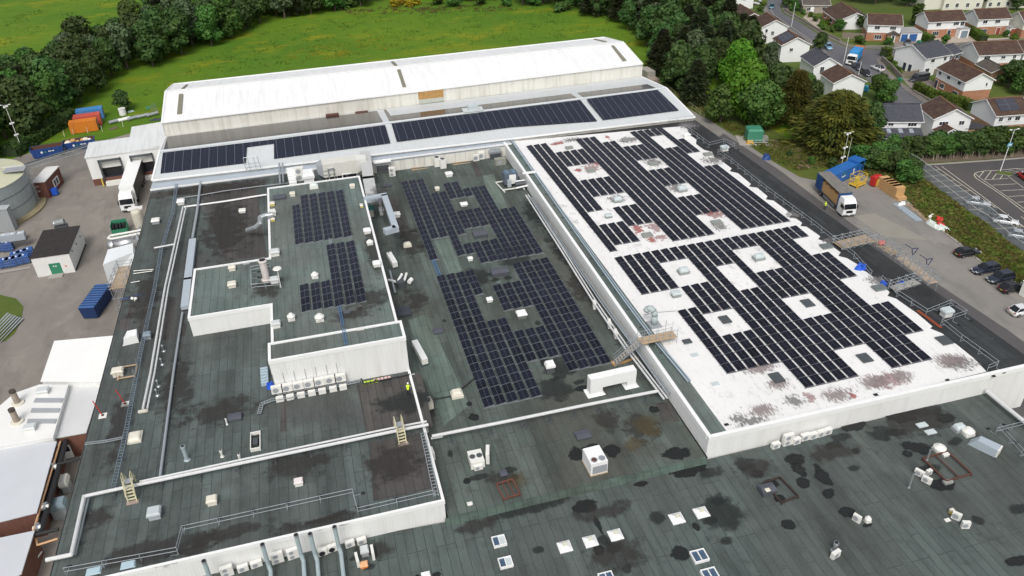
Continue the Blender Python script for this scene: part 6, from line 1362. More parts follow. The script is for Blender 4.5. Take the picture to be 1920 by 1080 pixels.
for x, y, l in [(82, 737, 'upper square grey box on the ribbed white roof'), (58, 806, 'lower square grey box on the ribbed white roof')]: V('box', x, y, 4.42, 18, 14, .7, l, mats=(UNIT, M('pale_grey_lid', (.55, .58, .58))))
t, rg, cc = polyblock('low pale roofed brick building in the bottom left with white windows', 'brick_annexe', 'building', [(-200, 870), (0, 840), (104, 829), (67, 960), (0, 977), (-250, 1020)], 3.8, BRICK_R, M('pale_membrane', (.52, .54, .57), .6, .08, .3))
t, rg, cc = polyblock('lowest pale roofed brick building cut by the bottom left corner', 'brick_annexe', 'building', [(-250, 1040), (0, 1010), (62, 997), (38, 1075), (-20, 1110), (-260, 1180)], 3.4, BRICK_R, M('pale_membrane', (.52, .54, .57)))
def wallwin(px, py, h0, base, w, h, label):
    p_ = at(px, py, h0); t = T('wall_window', label, 'window', p_, RD(6))
    MB().box((-w/2, -.08, 0), (w/2, 0, h), WHITE).build('frame', t); MB().box((-w/2+.1, -.1, .12), (-.05, -.06, h-.1), GLASS).build('pane', t); MB().box((.05, -.1, .12), (w/2-.1, -.06, h-.1), GLASS).build('pane', t)
wallwin(26, 996, 1.2, 0, 2.4, 1.5, 'white framed double window in the bottom left brick wall')
wallwin(145, 832, 1.6, 0, 2.4, 1.3, 'white framed dark window in the brick wall below the pale link roof')
t = T('white_door', 'half glazed white door in the narrow brick alley', 'door', at(132, 858, 0), RD(5)); MB().box((-.5, -.06, 0), (.5, 0, 2.1), WHITE).build('leaf', t); MB().box((-.35, -.08, 1.1), (.35, -.06, 1.9), GLASS).build('pane', t)
# alley pipes
def gpipe(pts, r, label, mat, nm='alley_pipe', n=8):
    P3 = [at(x, y, z_) for x, y, z_ in pts]; o_ = P3[0].copy(); t = T(nm, label, 'pipe', o_); MB().tube([q-o_ for q in P3], r, mat, n).build('pipe', t)
gpipe([(113, 828, 3.3), (62, 998, 3.3)], .12, 'long tan drain pipe along the left wall of the alley', M('tan_pipe', (.55, .33, .18), .6))
gpipe([(124, 826, 3.0), (76, 1000, 3.0)], .3, 'thick black pipe running down the alley', BLACK)
gpipe([(118, 828, 2.6), (70, 1000, 2.6)], .22, 'second black pipe left of the thick one', BLACK)
gpipe([(102, 872, 3.2), (150, 860, 3.2)], .15, 'upper black pipe bridging the alley', BLACK)
gpipe([(66, 1003, 3.0), (110, 992, 3.0)], .2, 'lower black pipe bridging the alley', BLACK)
gpipe([(67, 1010, 2.6), (70, 1022, 2.6), (108, 1010, 2.6)], .12, 'tan pipe loop bridging the lower alley', M('tan_pipe', (.55, .33, .18)))
for x, y, l in [(100, 876, 'white valve cluster at the top of the alley'), (70, 990, 'white valve cluster at the bottom of the alley'), (85, 951, 'white flange in the middle of the alley')]:
    t = T('valve', l, 'valve', at(x, y, 3.1)); MB().cyl((-.4, 0, 0), (.4, 0, 0), .3, UNIT, 10).cyl((0, 0, 0), (0, 0, .6), .12, STEEL, 8).cyl((0, -.4, .1), (0, .5, .1), .22, STEEL, 8).build('body', t)
V('box', 118, 966, .0, 26, 20, 2.4, 'blue grey steel tank in the alley beside the left block', mats=(GREY, M('slate_box', (.20, .26, .30), .5)))
V('box', 128, 918, .0, 12, 22, 2.0, 'pale grey cabinet in the alley beside the left block', mats=(GREY, UNIT))
t = T('green_door', 'dark green door with a white bar at the bottom of the alley', 'door', at(68, 1062, 0), RD(70)); MB().box((-1, -.05, 0), (1, .05, 2.2), M('dark_green', (.01, .08, .05), .5)).build('leaf', t); MB().box((-1.3, -.3, .9), (1.2, -.2, 1.0), WHITE).build('bar', t)
# skips, containers, bins
def skip(px, py, z, rz, L_, w_, h, label, mat=BLUE, fill=None, ribs=7, lid=False, logo=True, nm='skip'):
    t = T(nm, label, 'skip', at(px, py, z), rz); e = .35
    def ring(o_, h_): return [(-L_/2-o_*e, -w_/2-o_*.12, h_), (L_/2+o_*e, -w_/2-o_*.12, h_), (L_/2+o_*e, w_/2+o_*.12, h_), (-L_/2-o_*e, w_/2+o_*.12, h_)]
    mb = MB(); lo, hi = ring(0, .15), ring(1, h)
    for i in range(4): j = (i+1) % 4; mb.poly([lo[i], lo[j], hi[j], hi[i]], mat)
    il = [(x*.95, y*.93, .25) for x, y, _ in lo]; ih = [(x*.965, y*.94, h) for x, y, _ in hi]
    for i in range(4): j = (i+1) % 4; mb.poly([il[j], il[i], ih[i], ih[j]], RUST if not lid else mat); mb.poly([hi[i], hi[j], ih[j], ih[i]], mat)
    mb.poly(list(reversed(lo)), mat); mb.poly(il, RUST); mb.build('body', t)
    for i in range(ribs):
        x = -L_/2+L_*(i+.5)/ribs; q = MB()
        for sg in (-1, 1): q.bar((x, sg*(w_/2+.04), .15), (x, sg*(w_/2+.18), h), .12, .1, mat)
        if lid: q.bar((x, -w_/2-.1, h+.05), (x, w_/2+.1, h+.05), .16, .12, mat)
        q.build('rib', t)
    if lid: MB().box((-L_/2-.3, -w_/2-.1, h-.02), (L_/2+.3, w_/2+.1, h+.04), M('skip_lid_blue', (.05, .12, .30), .5, .35, 1.)).build('lid', t)
    if fill:
        rnd = random.Random(int(px)); q = MB()
        for i in range(9): x, y = rnd.uniform(-L_*.4, L_*.4), rnd.uniform(-w_*.25, w_*.25); q.ball((x, y, h-.25), rnd.uniform(.35, .8), rnd.choice(fill), 7, 5, .6)
        q.build('waste', t)
    if logo:
        q = MB().cyl((-L_*.18, -w_/2-.10, h*.62), (-L_*.18, -w_/2-.13, h*.62), .26, WHITE, 14).box((-L_*.14, -w_/2-.13, h*.55), (-L_*.02, -w_/2-.1, h*.66), GREENP).box((L_*.04, -w_/2-.13, h*.60), (L_*.24, -w_/2-.1, h*.70), UNIT); q.build('logo', t)
    return t
skip(93, 291, 0, RD(8), 6.0, 2.4, 2.2, 'dark blue open skip with a rusty inside near the trees', BLUE)
skip(152, 277, 0, RD(7), 6.0, 2.4, 2.0, 'dark blue open skip heaped with bags beside the dock building', BLUE, [CREAM, WHITE, CARD, CARD])
t = skip(186, 577, 0, RD(77), 6.2, 2.2, 2.3, 'blue lidded skip with many ribs beside the scaffold', M('deep_blue_paint', (.010, .032, .11), .5, .3, .8), None, 9, True, False)
heap(110, 285, 0, 2.8, 1.6, 1.4, CARD, 'cardboard heap leaning on the rusty inside skip', 'cardboard', 'cardboard_heap', 9)
def container(px, py, rz, label, mat, L_=6.06, base=BLACK):
    t = T('shipping_container', label, 'container', at(px, py, 0), rz); w_, h = 2.44, 2.6
    MB().box((0, 0, .15), (L_, w_, h), mat).build('body', t); fr_ = MB()
    for x in (0, L_-.15):
        for y in (-.02, w_-.13): fr_.box((x, y, 0), (x+.15, y+.15, h+.03), mat)
    for y in (-.02, w_-.13): fr_.box((.15, y, h-.1), (L_-.15, y+.15, h+.04), mat).box((.15, y, .05), (L_-.15, y+.15, .2), mat)
    fr_.build('corner_frame', t); d_ = MB()
    for y in (.3, .9, 1.5, 2.1): d_.cyl((L_+.04, y, .3), (L_+.04, y, h-.2), .03, STEEL, 5)
    d_.build('door_bars', t); return t
container(134, 252, RD(6), 'orange shipping container with rusty roof, nearest of three', CORR_O)
container(142, 241, RD(6), 'red shipping container in the middle of three', CORR_R)
container(147, 229, RD(6), 'blue shipping container farthest of three', CORR)
def ibc(x, y, label, mat, rz=0, group=None, s=1.0, z=0):
    t = T('bulk_container', label, 'IBC tank', at(x, y, z), rz, group, s)
    MB().box((-.55, -.5, .16), (.55, .5, 1.12), mat).build('bottle', t); q = MB()
    for i in range(6):
        xx = -.58+i*.232
        for yy in (-.53, .53): q.cyl((xx, yy, .14), (xx, yy, 1.15), .012, STEEL, 4)
    for zz in (.4, .75, 1.12):
        for yy in (-.53, .53): q.bar((-.6, yy, zz), (.6, yy, zz), .02, .02, STEEL)
    q.build('cage', t); MB().box((-.6, -.55, 0), (.6, .55, .13), DSTEEL).build('pallet', t); MB().cyl((0, 0, 1.12), (0, 0, 1.2), .12, WHITE, 10).build('cap', t)
IB = M('ibc_blue', (.015, .08, .30), .4, .25, 2); IW = M('ibc_grey', (.42, .46, .50), .45, .15, 1)
for (x, y), l in zip([(12, 500), (24, 498), (36, 495), (49, 492)], ['leftmost', 'second', 'third', 'rightmost']): ibc(x, y, l+' of the front row of blue drums left of the yard shed', IB, RD(6), 'front row of blue bulk containers', 1.35)
for (x, y), l in zip([(33, 488), (45, 484), (57, 480)], ['left one', 'middle one', 'right one']): ibc(x, y, l+' of the back row of blue drums left of the yard shed', IB, RD(6), 'back row of blue bulk containers', 1.35)
for (x, y), l in zip([(2, 470), (18, 469)], ['left', 'right']): ibc(x, y, l+' blue container in front of the grey stacked ones', IB, RD(5), None, 1.4)
for (x, y), l in zip([(12, 453), (28, 451), (42, 449)], ['left', 'middle', 'right']):
    ibc(x, y, 'lower '+l+' grey container of the stack below the tank', IW, RD(5), None, 1.25); ibc(x, y, 'upper '+l+' grey container of the stack below the tank', IW, RD(5), None, 1.25, 1.5)
ground('drum_kerb', [(-20, 512), (58, 500), (58, 504), (-20, 517)], .10, KERB)
t = T('metal_rack', 'stack of galvanised racks and trays on the left edge', 'racks', at(2, 628, 0), RD(70)); 
for i in range(7):
    q = MB(); 
    for k_ in range(5): q.bar((-4+k_*.1, -1.4+i*.35, .2+i*.16), (4, -1.2+i*.35+k_*.06, .3+i*.16), .05, .05, GREY)
    q.build('rack', t)
t = T('open_green_skip', 'green open top bin full of black pipes beside the silver tank', 'skip', at(228, 437, 0), RD(2))
q = MB().box((-1.3, .9, 0), (1.3, 1.0, 2.4), GREENP).box((-1.35, -1, 0), (-1.25, 1, 2.2), GREENP).box((1.25, -1, 0), (1.35, 1, 1.6), GREENP).box((-1.3, -1, 0), (1.3, -.9, 1.3), GREENP); q.build('body', t); q = MB()
for i in range(12): q.cyl((-1.0+(i % 4)*.62, -.7, .9+.4*(i//4)), (-1.0+(i % 4)*.62, .7, .9+.4*(i//4)), .24, BLACK, 8)
q.build('pipes', t)
t = T('horizontal_tank', 'shiny silver horizontal tank on legs beside the left block', 'tank', Vector((-34.8, 133.9, 0)), RD(3), None, .8)
MB().cyl((-3.4, 0, 3.0), (1.8, 0, 3.0), 1.45, M('polished_steel', (.62, .62, .62), .25, .15, .5, .9), 24).ball((-3.4, 0, 3.0), 1.44, M('polished_steel', (.6, .6, .6)), 16, 8).build('vessel', t, True)
q = MB()
for x in (-2.8, -.6, 1.4): q.bar((x, -.9, 0), (x, -.6, 2.0), .15, .15, STEEL).bar((x, .9, 0), (x, .6, 2.0), .15, .15, STEEL).bar((x, -1.2, .2), (x, 1.2, .2), .15, .15, DSTEEL)
q.build('legs', t); MB().tube([(3.4, .6, 5.3), (-3.6, .9, 5.0), (-4.0, 0, 4.9), (-3.2, -.6, 4.9), (3.6, -.7, 5.2)], .24, UNIT, 8).build('pipework', t); MB().box((0, -2.4, 0), (1.6, -2.1, .3), YELL).build('yellow_bund', t)
t = T('silo_filter', 'cream dusty vessel beside the cab of the white lorry', 'vessel', at(263, 424, 0), 0, None, .72); MB().cyl((0, 0, 0), (0, 0, 4.2), 1.3, M('dusty_cream', (.52, .50, .42), .8, .25, 1.5), 14).ball((0, 0, 4.2), 1.3, M('dusty_cream', (.5, .5, .4)), 14, 8, .6, True).build('vessel', t); MB().box((-2.0, .6, 4.4), (1.5, 2.6, 4.6), UNIT).build('lid', t)
pipe([(262, 425), (256, 445), (262, 452)], 3.5, .18, 'grey pipes dropping from the cream vessel', GAL, 0, zoff=.6)
t = T('white_tarp', 'white sheeted cover beside the scaffold platform', 'cover', at(233, 512, 0), RD(6), None, .8)
MB().hexa([(-3.0, -3, 0), (3.2, -2.6, 0), (3.2, 3.4, 0), (-3.0, 3.0, 0)], [(-2.8, -3.2, 4.6), (3.2, -1.4, 5.2), (3.0, 3.2, 5.0), (-2.0, 2.8, 4.8)], M('white_sheeting', (.68, .71, .73), .5, .08, .4)).build('sheet', t)
def scaffold(label, c, rz, nx, ny, nz, sx, sy, sz, deck=True, loc=None, dm=WOOD):
    t = T('scaffold', label, 'scaffold', loc or c, rz); 
    for i in range(nx+1):
        for j in range(ny+1): MB().cyl((i*sx, j*sy, 0), (i*sx, j*sy, nz*sz+1.3), .05, STEEL, 5).build('standard', t)
    q = MB()
    for k_ in range(1, nz+1):
        for dz_ in (0, .55, 1.1) if k_ == nz else (0,):
            for j in range(ny+1): q.cyl((-.3, j*sy, k_*sz+dz_), (nx*sx+.3, j*sy, k_*sz+dz_), .045, STEEL, 5)
            for i in range(nx+1): q.cyl((i*sx, -.3, k_*sz+dz_), (i*sx, ny*sy+.3, k_*sz+dz_), .045, STEEL, 5)
    for i in range(nx): q.cyl((i*sx, 0, 0), ((i+1)*sx, 0, sz), .04, STEEL, 5)
    q.build('ledgers', t)
    if deck:
        nb = max(2, int(ny*sy/.24))
        for i in range(nb): MB().box((-.1, .02+i*ny*sy/nb, nz*sz+.05), (nx*sx+.1, (i+1)*ny*sy/nb-.03, nz*sz+.1), dm).build('board', t)
    return t
def sc2(p0, p1, label, n_, w_, nz, sz, mat, z0=0., zt=7.0):
    a, b = at(*p0, zt), at(*p1, zt); a.z = z0; b.z = z0; scaffold(label, a, ang(a, b), n_, 1, nz, (b-a).length/n_, w_, sz, True, None, mat)
sc2((222, 500), (206, 541), 'tube scaffold with a timber deck between blue skip and left block', 3, 2.2, 3, 1.75, WOOD, 0, 5.4)
sc2((1580, 466), (1640, 452), 'scaffold walkway bridging the black strip at its upper end', 4, 2.2, 1, .5, M('worn_boards', (.40, .30, .20), .8, .3, 2), ZD-.2, 7.3)
sc2((1632, 449), (1672, 474), 'scaffold tower with worn boards behind the upper walkway', 3, 1.6, 3, 2.2, M('worn_boards', (.4, .3, .2)))
sc2((1680, 545), (1724, 531), 'scaffold walkway bridging the black strip at its lower end', 3, 1.2, 1, .5, M('grey_boards', (.42, .40, .36), .8, .2, 2), ZD-.2, 7.3)
sc2((1682, 481), (1742, 528), 'long low scaffold deck along the outer wall between both walkways', 5, 1.6, 3, 2.2, M('pale_boards', (.46, .36, .27), .8, .25, 2))
for x, y, l in [(1711, 480, 'left blue tripod hoist on the scaffold deck'), (1738, 500, 'right blue tripod hoist on the scaffold deck')]:
    t = T('tripod_hoist', l, 'hoist', at(x, y, 7.0)); DB_ = M('dark_blue_steel', (.02, .03, .10), .5); MB().tube([(0, 0, 0), (-.5, 0, 1.4), (.6, 0, 1.3), (0, 0, 0)], .07, DB_, 6).tube([(-.5, 0, 1.4), (-1.8, .2, 2.3)], .06, DB_, 6).build('frame', t)
heap(1651, 456, 7.0, 1.6, 1.0, .5, M('faded_red', (.5, .15, .13), .7), 'faded red sheet on the upper scaffold tower', 'sheet', 'red_sheet', 12)
# ------------------------------------------------------------------ lorries
def wheel(t, x, y, r=.5, w_=.3):
    o_ = MB().cyl((x, y-w_/2, r), (x, y+w_/2, r), r, TYRE, 18).build('wheel', t); MB().cyl((x, y-w_/2-.01, r), (x, y+w_/2+.01, r), r*.55, RIM, 12).build('rim', o_)
def cab(t, x0, L_, w_, h, col):
    """cab with its nose at -x"""
    y = w_/2
    MB().hexa([(x0, -y, .45), (x0+L_, -y, .45), (x0+L_, y, .45), (x0, y, .45)], [(x0-.02, -y, 1.7), (x0+L_, -y, 1.7), (x0+L_, y, 1.7), (x0-.02, y, 1.7)], col).hexa([(x0-.02, -y, 1.7), (x0+L_, -y, 1.7), (x0+L_, y, 1.7), (x0-.02, y, 1.7)], [(x0+.22, -y+.04, 2.75), (x0+L_, -y+.04, 2.75), (x0+L_, y-.04, 2.75), (x0+.22, y-.04, 2.75)], col).hexa([(x0+.22, -y+.04, 2.75), (x0+L_, -y+.04, 2.75), (x0+L_, y-.04, 2.75), (x0+.22, y-.04, 2.75)], [(x0+.75, -y+.2, h), (x0+L_-.1, -y+.15, h), (x0+L_-.1, y-.15, h), (x0+.75, y-.2, h)], col).build('cab', t)
    MB().hexa([(x0-.06, -y+.1, 1.75), (x0-.0, -y+.1, 1.75), (x0-.0, y-.1, 1.75), (x0-.06, y-.1, 1.75)], [(x0+.15, -y+.16, 2.7), (x0+.22, -y+.16, 2.7), (x0+.22, y-.16, 2.7), (x0+.15, y-.16, 2.7)], CGLASS).build('windscreen', t)
    for sg in (-1, 1):
        MB().hexa([(x0+.3, sg*(y+.01), 1.75), (x0+1.3, sg*(y+.01), 1.75), (x0+1.3, sg*(y-.03), 1.75), (x0+.3, sg*(y-.03), 1.75)], [(x0+.45, sg*(y-.02), 2.5), (x0+1.3, sg*(y-.02), 2.5), (x0+1.3, sg*(y-.07), 2.5), (x0+.45, sg*(y-.07), 2.5)], CGLASS).build('side_window', t)
        MB().box((x0-.1, sg*(y+.12)-.09, 1.8), (x0+.05, sg*(y+.12)+.09, 2.5), BLACK).build('mirror', t)
        MB().box((x0-.06, sg*.85-.22, .62), (x0, sg*.85+.22, .85), HLIGHT).build('headlight', t)
    MB().box((x0-.05, -.62, .95), (x0+.0, .62, 1.45), BLACK).box((x0-.05, -y*.96, .42), (x0+.02, y*.96, .6), DSTEEL).build('grille', t)
    MB().box((x0-.07, -.26, .5), (x0-.04, .26, .62), UNIT).build('number_plate', t)
# left artic: nose toward the camera
n0, n1 = at(231, 401, 0), at(255, 397, 0); nose = (n0+n1)/2; axis = (at(236, 330, 0)-at(223, 400, 0)); axis = (at(264, 313, 4.0)-at(250, 356, 4.0)); rz = math.atan2(axis.y, axis.x)
t = T('articulated_lorry', 'white articulated lorry backed into the right loading bay', 'lorry', nose, rz, None, 1.06)
cab(t, 0, 2.3, 2.5, 3.6, WHITE)
MB().box((2.9, -1.27, 1.15), (15.8, 1.27, 4.0), WHITE).build('trailer_body', t)
MB().box((3.0, -1.30, 1.2), (15.7, -1.272, 3.9), M('black_curtain', (.02, .02, .022), .5, .2)).build('curtain', t)
MB().box((3.0, -.6, .8), (15.6, .6, 1.15), DSTEEL).box((.6, -.5, .5), (6.5, .5, .9), DSTEEL).build('chassis', t)
for x in (1.2, 4.7, 11.2, 12.5, 13.8):
    for y in (-1.05, 1.05): wheel(t, x, y)
# right rigid curtain sider with pallets
n0 = at(1574, 411, 0); n1 = at(1606, 405, 0); nose = (n0+n1)/2; ax = at(1536, 381, 0)-at(1572, 408, 0); ax = at(1532, 334, 3.9)-at(1578, 378, 3.9)
t = T('curtain_side_lorry', 'blue curtain side lorry with its side open on cardboard pallets, white cab', 'lorry', nose, math.atan2(ax.y, ax.x)); rzl = t.rotation_euler.z
cab(t, 0, 2.3, 2.5, 3.5, WHITE)
BLS = M('lorry_blue', (.02, .07, .20), .45, .2); LL = 11.6
MB().box((2.5, -1.27, 1.05), (2.65, 1.27, 3.9), BLS).box((LL-.1, -1.27, 1.05), (LL, 1.27, 3.9), BLS).box((2.65, -1.27, 3.72), (LL-.1, -1.2, 3.9), DSTEEL).box((2.65, -1.27, 1.0), (LL-.1, 1.27, 1.15), DSTEEL).build('body_frame', t)
MB().box((2.4, -1.3, 3.9), (LL+.02, 1.3, 4.0), M('dirty_lorry_roof', (.17, .16, .145), .8, .4, 1.2)).build('roof', t)
MB().box((2.65, -1.28, 1.15), (LL-.1, -1.24, 3.75), BLS).build('curtain', t)                     # far side curtain
q = MB()
for i in range(9): x = LL-2.4+i*.26; q.bar((x, 1.24+.08*(i % 2), 1.1), (x, 1.24+.08*(i % 2), 3.8), .22, .14, BLS)
q.build('gathered_curtain', t)
q = MB()
for i in range(7):
    x = 2.75+i*.95; q.box((x, -1.1, 1.25), (x+.88, -.02, 2.95+.25*(i % 2)), CARD).box((x, .04, 1.25), (x+.88, 1.12, 3.0+.2*((i+1) % 2)), CARD)
q.build('pallet_load', t)
MB().box((2.6, -.5, .6), (LL, .5, 1.0), DSTEEL).box((3.6, 1.1, .5), (8.0, 1.2, .9), STEEL).build('chassis', t)
for x in (1.3, 9.2):
    for y in (-1.05, 1.05): wheel(t, x, y)
person(at(1546, 394, 0), rzl+RD(-90), 'person in hi-vis yellow jacket standing beside the open curtain side lorry', 5, NAVY, 1)
# compactor and waste things behind
t = T('waste_compactor', 'bright blue waste compactor behind the curtain side lorry', 'compactor', at(1549, 348, 0), RD(22)); BLC = M('compactor_blue', (.02, .12, .38), .45, .2, .6)
MB().hexa([(0, -1.2, .3), (8.2, -1.2, .3), (8.2, 1.2, .3), (0, 1.2, .3)], [(0, -1.2, 2.6), (8.2, -1.2, 2.6), (8.2, 1.2, 2.6), (0, 1.2, 2.6)], BLC).build('container', t)
MB().box((8.2, -1.0, .3), (10.4, 1.0, 2.0), BLC).box((8.4, -1.3, 2.9), (10.8, 1.3, 3.1), BLC).box((8.4, -1.3, 2.0), (8.6, 1.3, 2.9), BLC).build('hopper', t)
q = MB()
for x in (8.8, 10.6):
    for y in (-1.2, 1.2): q.cyl((x, y, 0), (x, y, 3.0), .06, BLC, 6)
q.build('posts', t); MB().cyl((3.6, -1.22, 1.9), (3.6, -1.25, 1.9), .32, GREENP, 14).box((3.0, -1.25, 1.25), (4.3, -1.22, 1.45), WHITE).box((6.9, -1.25, .9), (7.3, -1.22, 2.0), WHITE).build('logo', t)
t = T('loading_cage', 'yellow steel loading cage in front of the compactor', 'cage', at(1606, 354, 0), RD(18)); q = MB(); YS = M('yellow_steel', (.58, .38, .04), .5)
for x in (0, 2.7):
    for y in (0, 1.9): q.cyl((x, y, 0), (x, y, 2.5), .07, YS, 6)
for z_ in (.4, 1.3, 2.5):
    for y in (0, 1.9): q.cyl((0, y, z_), (2.7, y, z_), .06, YS, 6)
    for x in (0, 2.7): q.cyl((x, 0, z_), (x, 1.9, z_), .06, YS, 6)
for i in range(7): q.cyl((i*.45, 0, .4), (i*.45, 0, 1.3), .03, YS, 5)
q.cyl((0, 0, 0), (2.7, 0, 1.3), .05, YS, 5); q.build('frame', t); MB().box((.1, .1, .3), (2.6, 1.8, .42), YS).box((.9, .7, .42), (1.6, 1.4, 1.7), YELL).build('platform', t)
def bin_(x, y, col, label, w_=1.4, h=1.4, rz=.3):
    t = T('wheeled_bin', label, 'bin', at(x, y, 0), rz); MB().hexa([(-w_*.42, -.5, .2), (w_*.42, -.5, .2), (w_*.42, .5, .2), (-w_*.42, .5, .2)], [(-w_/2, -.6, h), (w_/2, -.6, h), (w_/2, .6, h), (-w_/2, .6, h)], col).build('body', t)
    MB().hexa([(-w_/2, -.62, h), (w_/2, -.62, h), (w_/2, .62, h), (-w_/2, .62, h)], [(-w_/2, -.3, h+.25), (w_/2, -.3, h+.25), (w_/2, .62, h+.1), (-w_/2, .62, h+.1)], col).build('lid', t)
    for sx in (-.4, .4): MB().cyl((sx*w_-.05, 0, .1), (sx*w_+.05, 0, .1), .1, BLACK, 8).build('wheel', t)
bin_(1639, 348, RED, 'red wheeled bin beside the yellow loading cage', 2.0, 2.0); bin_(1648, 351, YELL, 'small yellow bin beside the cardboard stacks', 1.0, 1.5)
for i, (x, y, n_) in enumerate([(1656, 353, 2), (1662, 357, 2), (1668, 361, 2), (1674, 365, 2), (1680, 369, 2), (1686, 373, 1)]):
    o_ = ['first', 'second', 'third', 'fourth', 'fifth', 'lowest'][i]; t = T('cardboard_stack', o_+' cardboard pallet stack, counted from the yellow bin', 'pallet stack', at(x, y, 0), ang(at(1656, 353), at(1686, 373)), 'cardboard stacks along the yard edge')
    MB().box((-.85, -1.0, 0), (.85, 1.0, .15), WOOD).build('pallet', t)
    for k_ in range(n_*2 if n_ > 1 else 1): MB().box((-.84+.03*(k_ % 2), -.95, .15+k_*.55), (.84, .95-.04*(k_ % 2), .67+k_*.55), CARD).build('bale', t)
t = T('profile_bundle', 'long bundle of pale steel profiles lying on the yard', 'steel profiles', at(1701, 398, 0), ang(at(1684, 385), at(1720, 412)))
for i in range(5): MB().box((-3.6, -.7+i*.28, .02), (3.6, -.5+i*.28, .14+.05*(i % 2)), M('pale_profiles', (.36, .42, .47), .4, .15)).build('profile', t)
heap(1690, 384, 0, 1.8, 1.4, .6, WHITE, 'white bag at the top end of the steel profiles', 'bag', 'white_bag', 21); heap(1744, 407, 0, 1.8, 1.2, .5, UNIT, 'small white crumpled sheet beside the red sheet', 'sheet', 'white_sheet', 22)
heap(1761, 417, 0, 2.6, 3.6, .6, M('bright_red_sheet', (.60, .03, .03), .6), 'bright red sheet on the yard edge', 'sheet', 'red_sheet', 23); heap(1756, 424, 0, 2.0, 5.0, .5, M('greenish_white_sheet', (.60, .66, .62), .5), 'long pale sheet in front of the red sheet', 'sheet', 'white_sheet', 24, 5)
for i, (x, y, rz) in enumerate([(1712, 390, 0), (1724, 400, 4), (1736, 411, -4), (1779, 436, 0)]):
    t = T('timber_pile', ['uppermost', 'second', 'third', 'lowest'][i]+' loose timber pile along the yard edge', 'timber', at(x, y, 0), ang(at(1684, 385), at(1740, 425))+RD(rz))
    for k_ in range(4): MB().box((-1.8+k_*.2, -.4+k_*.22, .02+.05*(k_ % 2)), (1.6+k_*.1, -.25+k_*.22, .14+.05*(k_ % 2)), WOOD).build('plank', t)
t = T('green_enclosure', 'green fibreglass pump kiosk with a rail and a yellow cover', 'kiosk', at(1412, 262, 0), RD(-18)); GK = M('kiosk_green', (.05, .22, .14), .5, .15)
MB().box((-1.7, -1.6, 0), (1.7, 1.6, 2.6), GK).hexa([(-1.75, -1.65, 2.6), (1.75, -1.65, 2.6), (1.75, 1.65, 2.6), (-1.75, 1.65, 2.6)], [(-1.3, -1.2, 2.95), (1.3, -1.2, 2.95), (1.3, 1.2, 2.95), (-1.3, 1.2, 2.95)], GK).build('housing', t)
MB().hexa([(-2.0, -2.8, 0), (-.4, -2.8, 0), (-.4, -1.7, 0), (-2.0, -1.7, 0)], [(-1.8, -2.6, .7), (-.6, -2.6, .7), (-.6, -1.9, .7), (-1.8, -1.9, .7)], M('orange_yellow', (.62, .34, .03), .5)).build('cover', t)
MB().box((-3.6, -3.4, 0), (3.6, 2.4, .12), CONC).build('slab', t); q = MB()
for z_ in (.6, 1.1): q.tube([(-1.8, -2.9, z_), (2.6, -2.9, z_), (2.6, 1.6, z_)], .04, STEEL, 5)
q.build('rail', t)
heap(1440, 297, 0, 2.6, 1.4, 1.0, BLUE, 'blue sheeted bundle beside the service path', 'bundle', 'blue_bundle', 31) 
t = T('pillar_heap', 'stone block store at the far right corner of the long shed', 'blocks', at(1217, 150, 0), RD(5)); MB().box((-1.2, -3.6, 0), (1.2, 3.6, 1.2), BRICKP).box((-1.2, -1.0, 1.2), (1.2, 3.4, 2.6), CONC).build('blocks', t)
# light masts
def mast(px, py, h, label, mat=UNIT, cams=False, sign=False, rz=0, arms=True):
    t = T('lamp_post', label, 'lamp post', at(px, py, 0), rz); MB().cyl((0, 0, 0), (0, 0, h), .09, mat, 8, .05).build('pole', t)
    if arms:
        for s_ in (-1, 1): MB().cyl((0, 0, h), (s_*.9, 0, h+.15), .035, mat, 6).box((s_*.9-.25, -.12, h+.08), (s_*.9+.25, .12, h+.2), mat).build('lamp', t)
    if cams:
        for z_ in (h*.35, h*.6, h*.95): MB().box((-.45, -.15, z_), (-.1, .15, z_+.35), WHITE).box((.1, -.1, z_+.2), (.5, .15, z_+.45), WHITE).build('floodlight', t)
    if sign: MB().box((-.55, -.14, h*.62), (.55, -.1, h*.62+.7), M('sky_blue_sign', (.12, .38, .60), .4)).box((-.4, -.16, h*.62+.25), (.4, -.14, h*.62+.45), WHITE).build('sign', t)
mast(1575, 322, 8.5, 'pale mast with floodlights behind the blue compactor', M('pale_green_mast', (.42, .46, .34), .5), True)
mast(1583, 322, 7.5, 'thinner pale mast just right of the floodlight mast', M('pale_green_mast', (.42, .46, .34)), False, False, 0, False)
mast(43, 284, 11.0, 'pale lattice light mast in front of the left trees', UNIT, True)
mast(1875, 322, 9.0, 'white car park lamp post with a blue sign', WHITE, False, True)
mast(1484, 49, 7.5, 'street lamp at the bend of the upper street', WHITE, False, False, 0, False)
mast(1581, 120, 7.5, 'street lamp beside the refuse lorry', WHITE, False, False, 0, False)
mast(1604, 166, 7.0, 'lamp post in front of the nearest brown roofed gable', WHITE, False, False, 0, False)
for i, (x, y) in enumerate([(121, 256), (138, 253), (73, 264), (192, 247), (165, 250), (231, 238)]):
    t = T('fence_stake', ['second stake from the left, between skip and containers', 'third stake from the left, at the orange container', 'leftmost thin stake on the grass above the rusty skip', 'stake right of the orange container', 'stake touching the front of the orange container', 'rightmost stake below the pipe pile on the grass'][i], 'stake', at(x, y, 0)); MB().cyl((0, 0, 0), (.1, 0, 1.5), .06, CREAM, 6).build('post', t)
t = T('white_drum', 'white round drum on the grass near the bush', 'drum', at(231, 215, 0)); MB().cyl((0, 0, 0), (0, 0, 1.6), .85, WHITE, 16).build('drum', t); MB().cyl((0, 0, 1.6), (0, 0, 1.66), .9, UNIT, 16).build('lid', t)
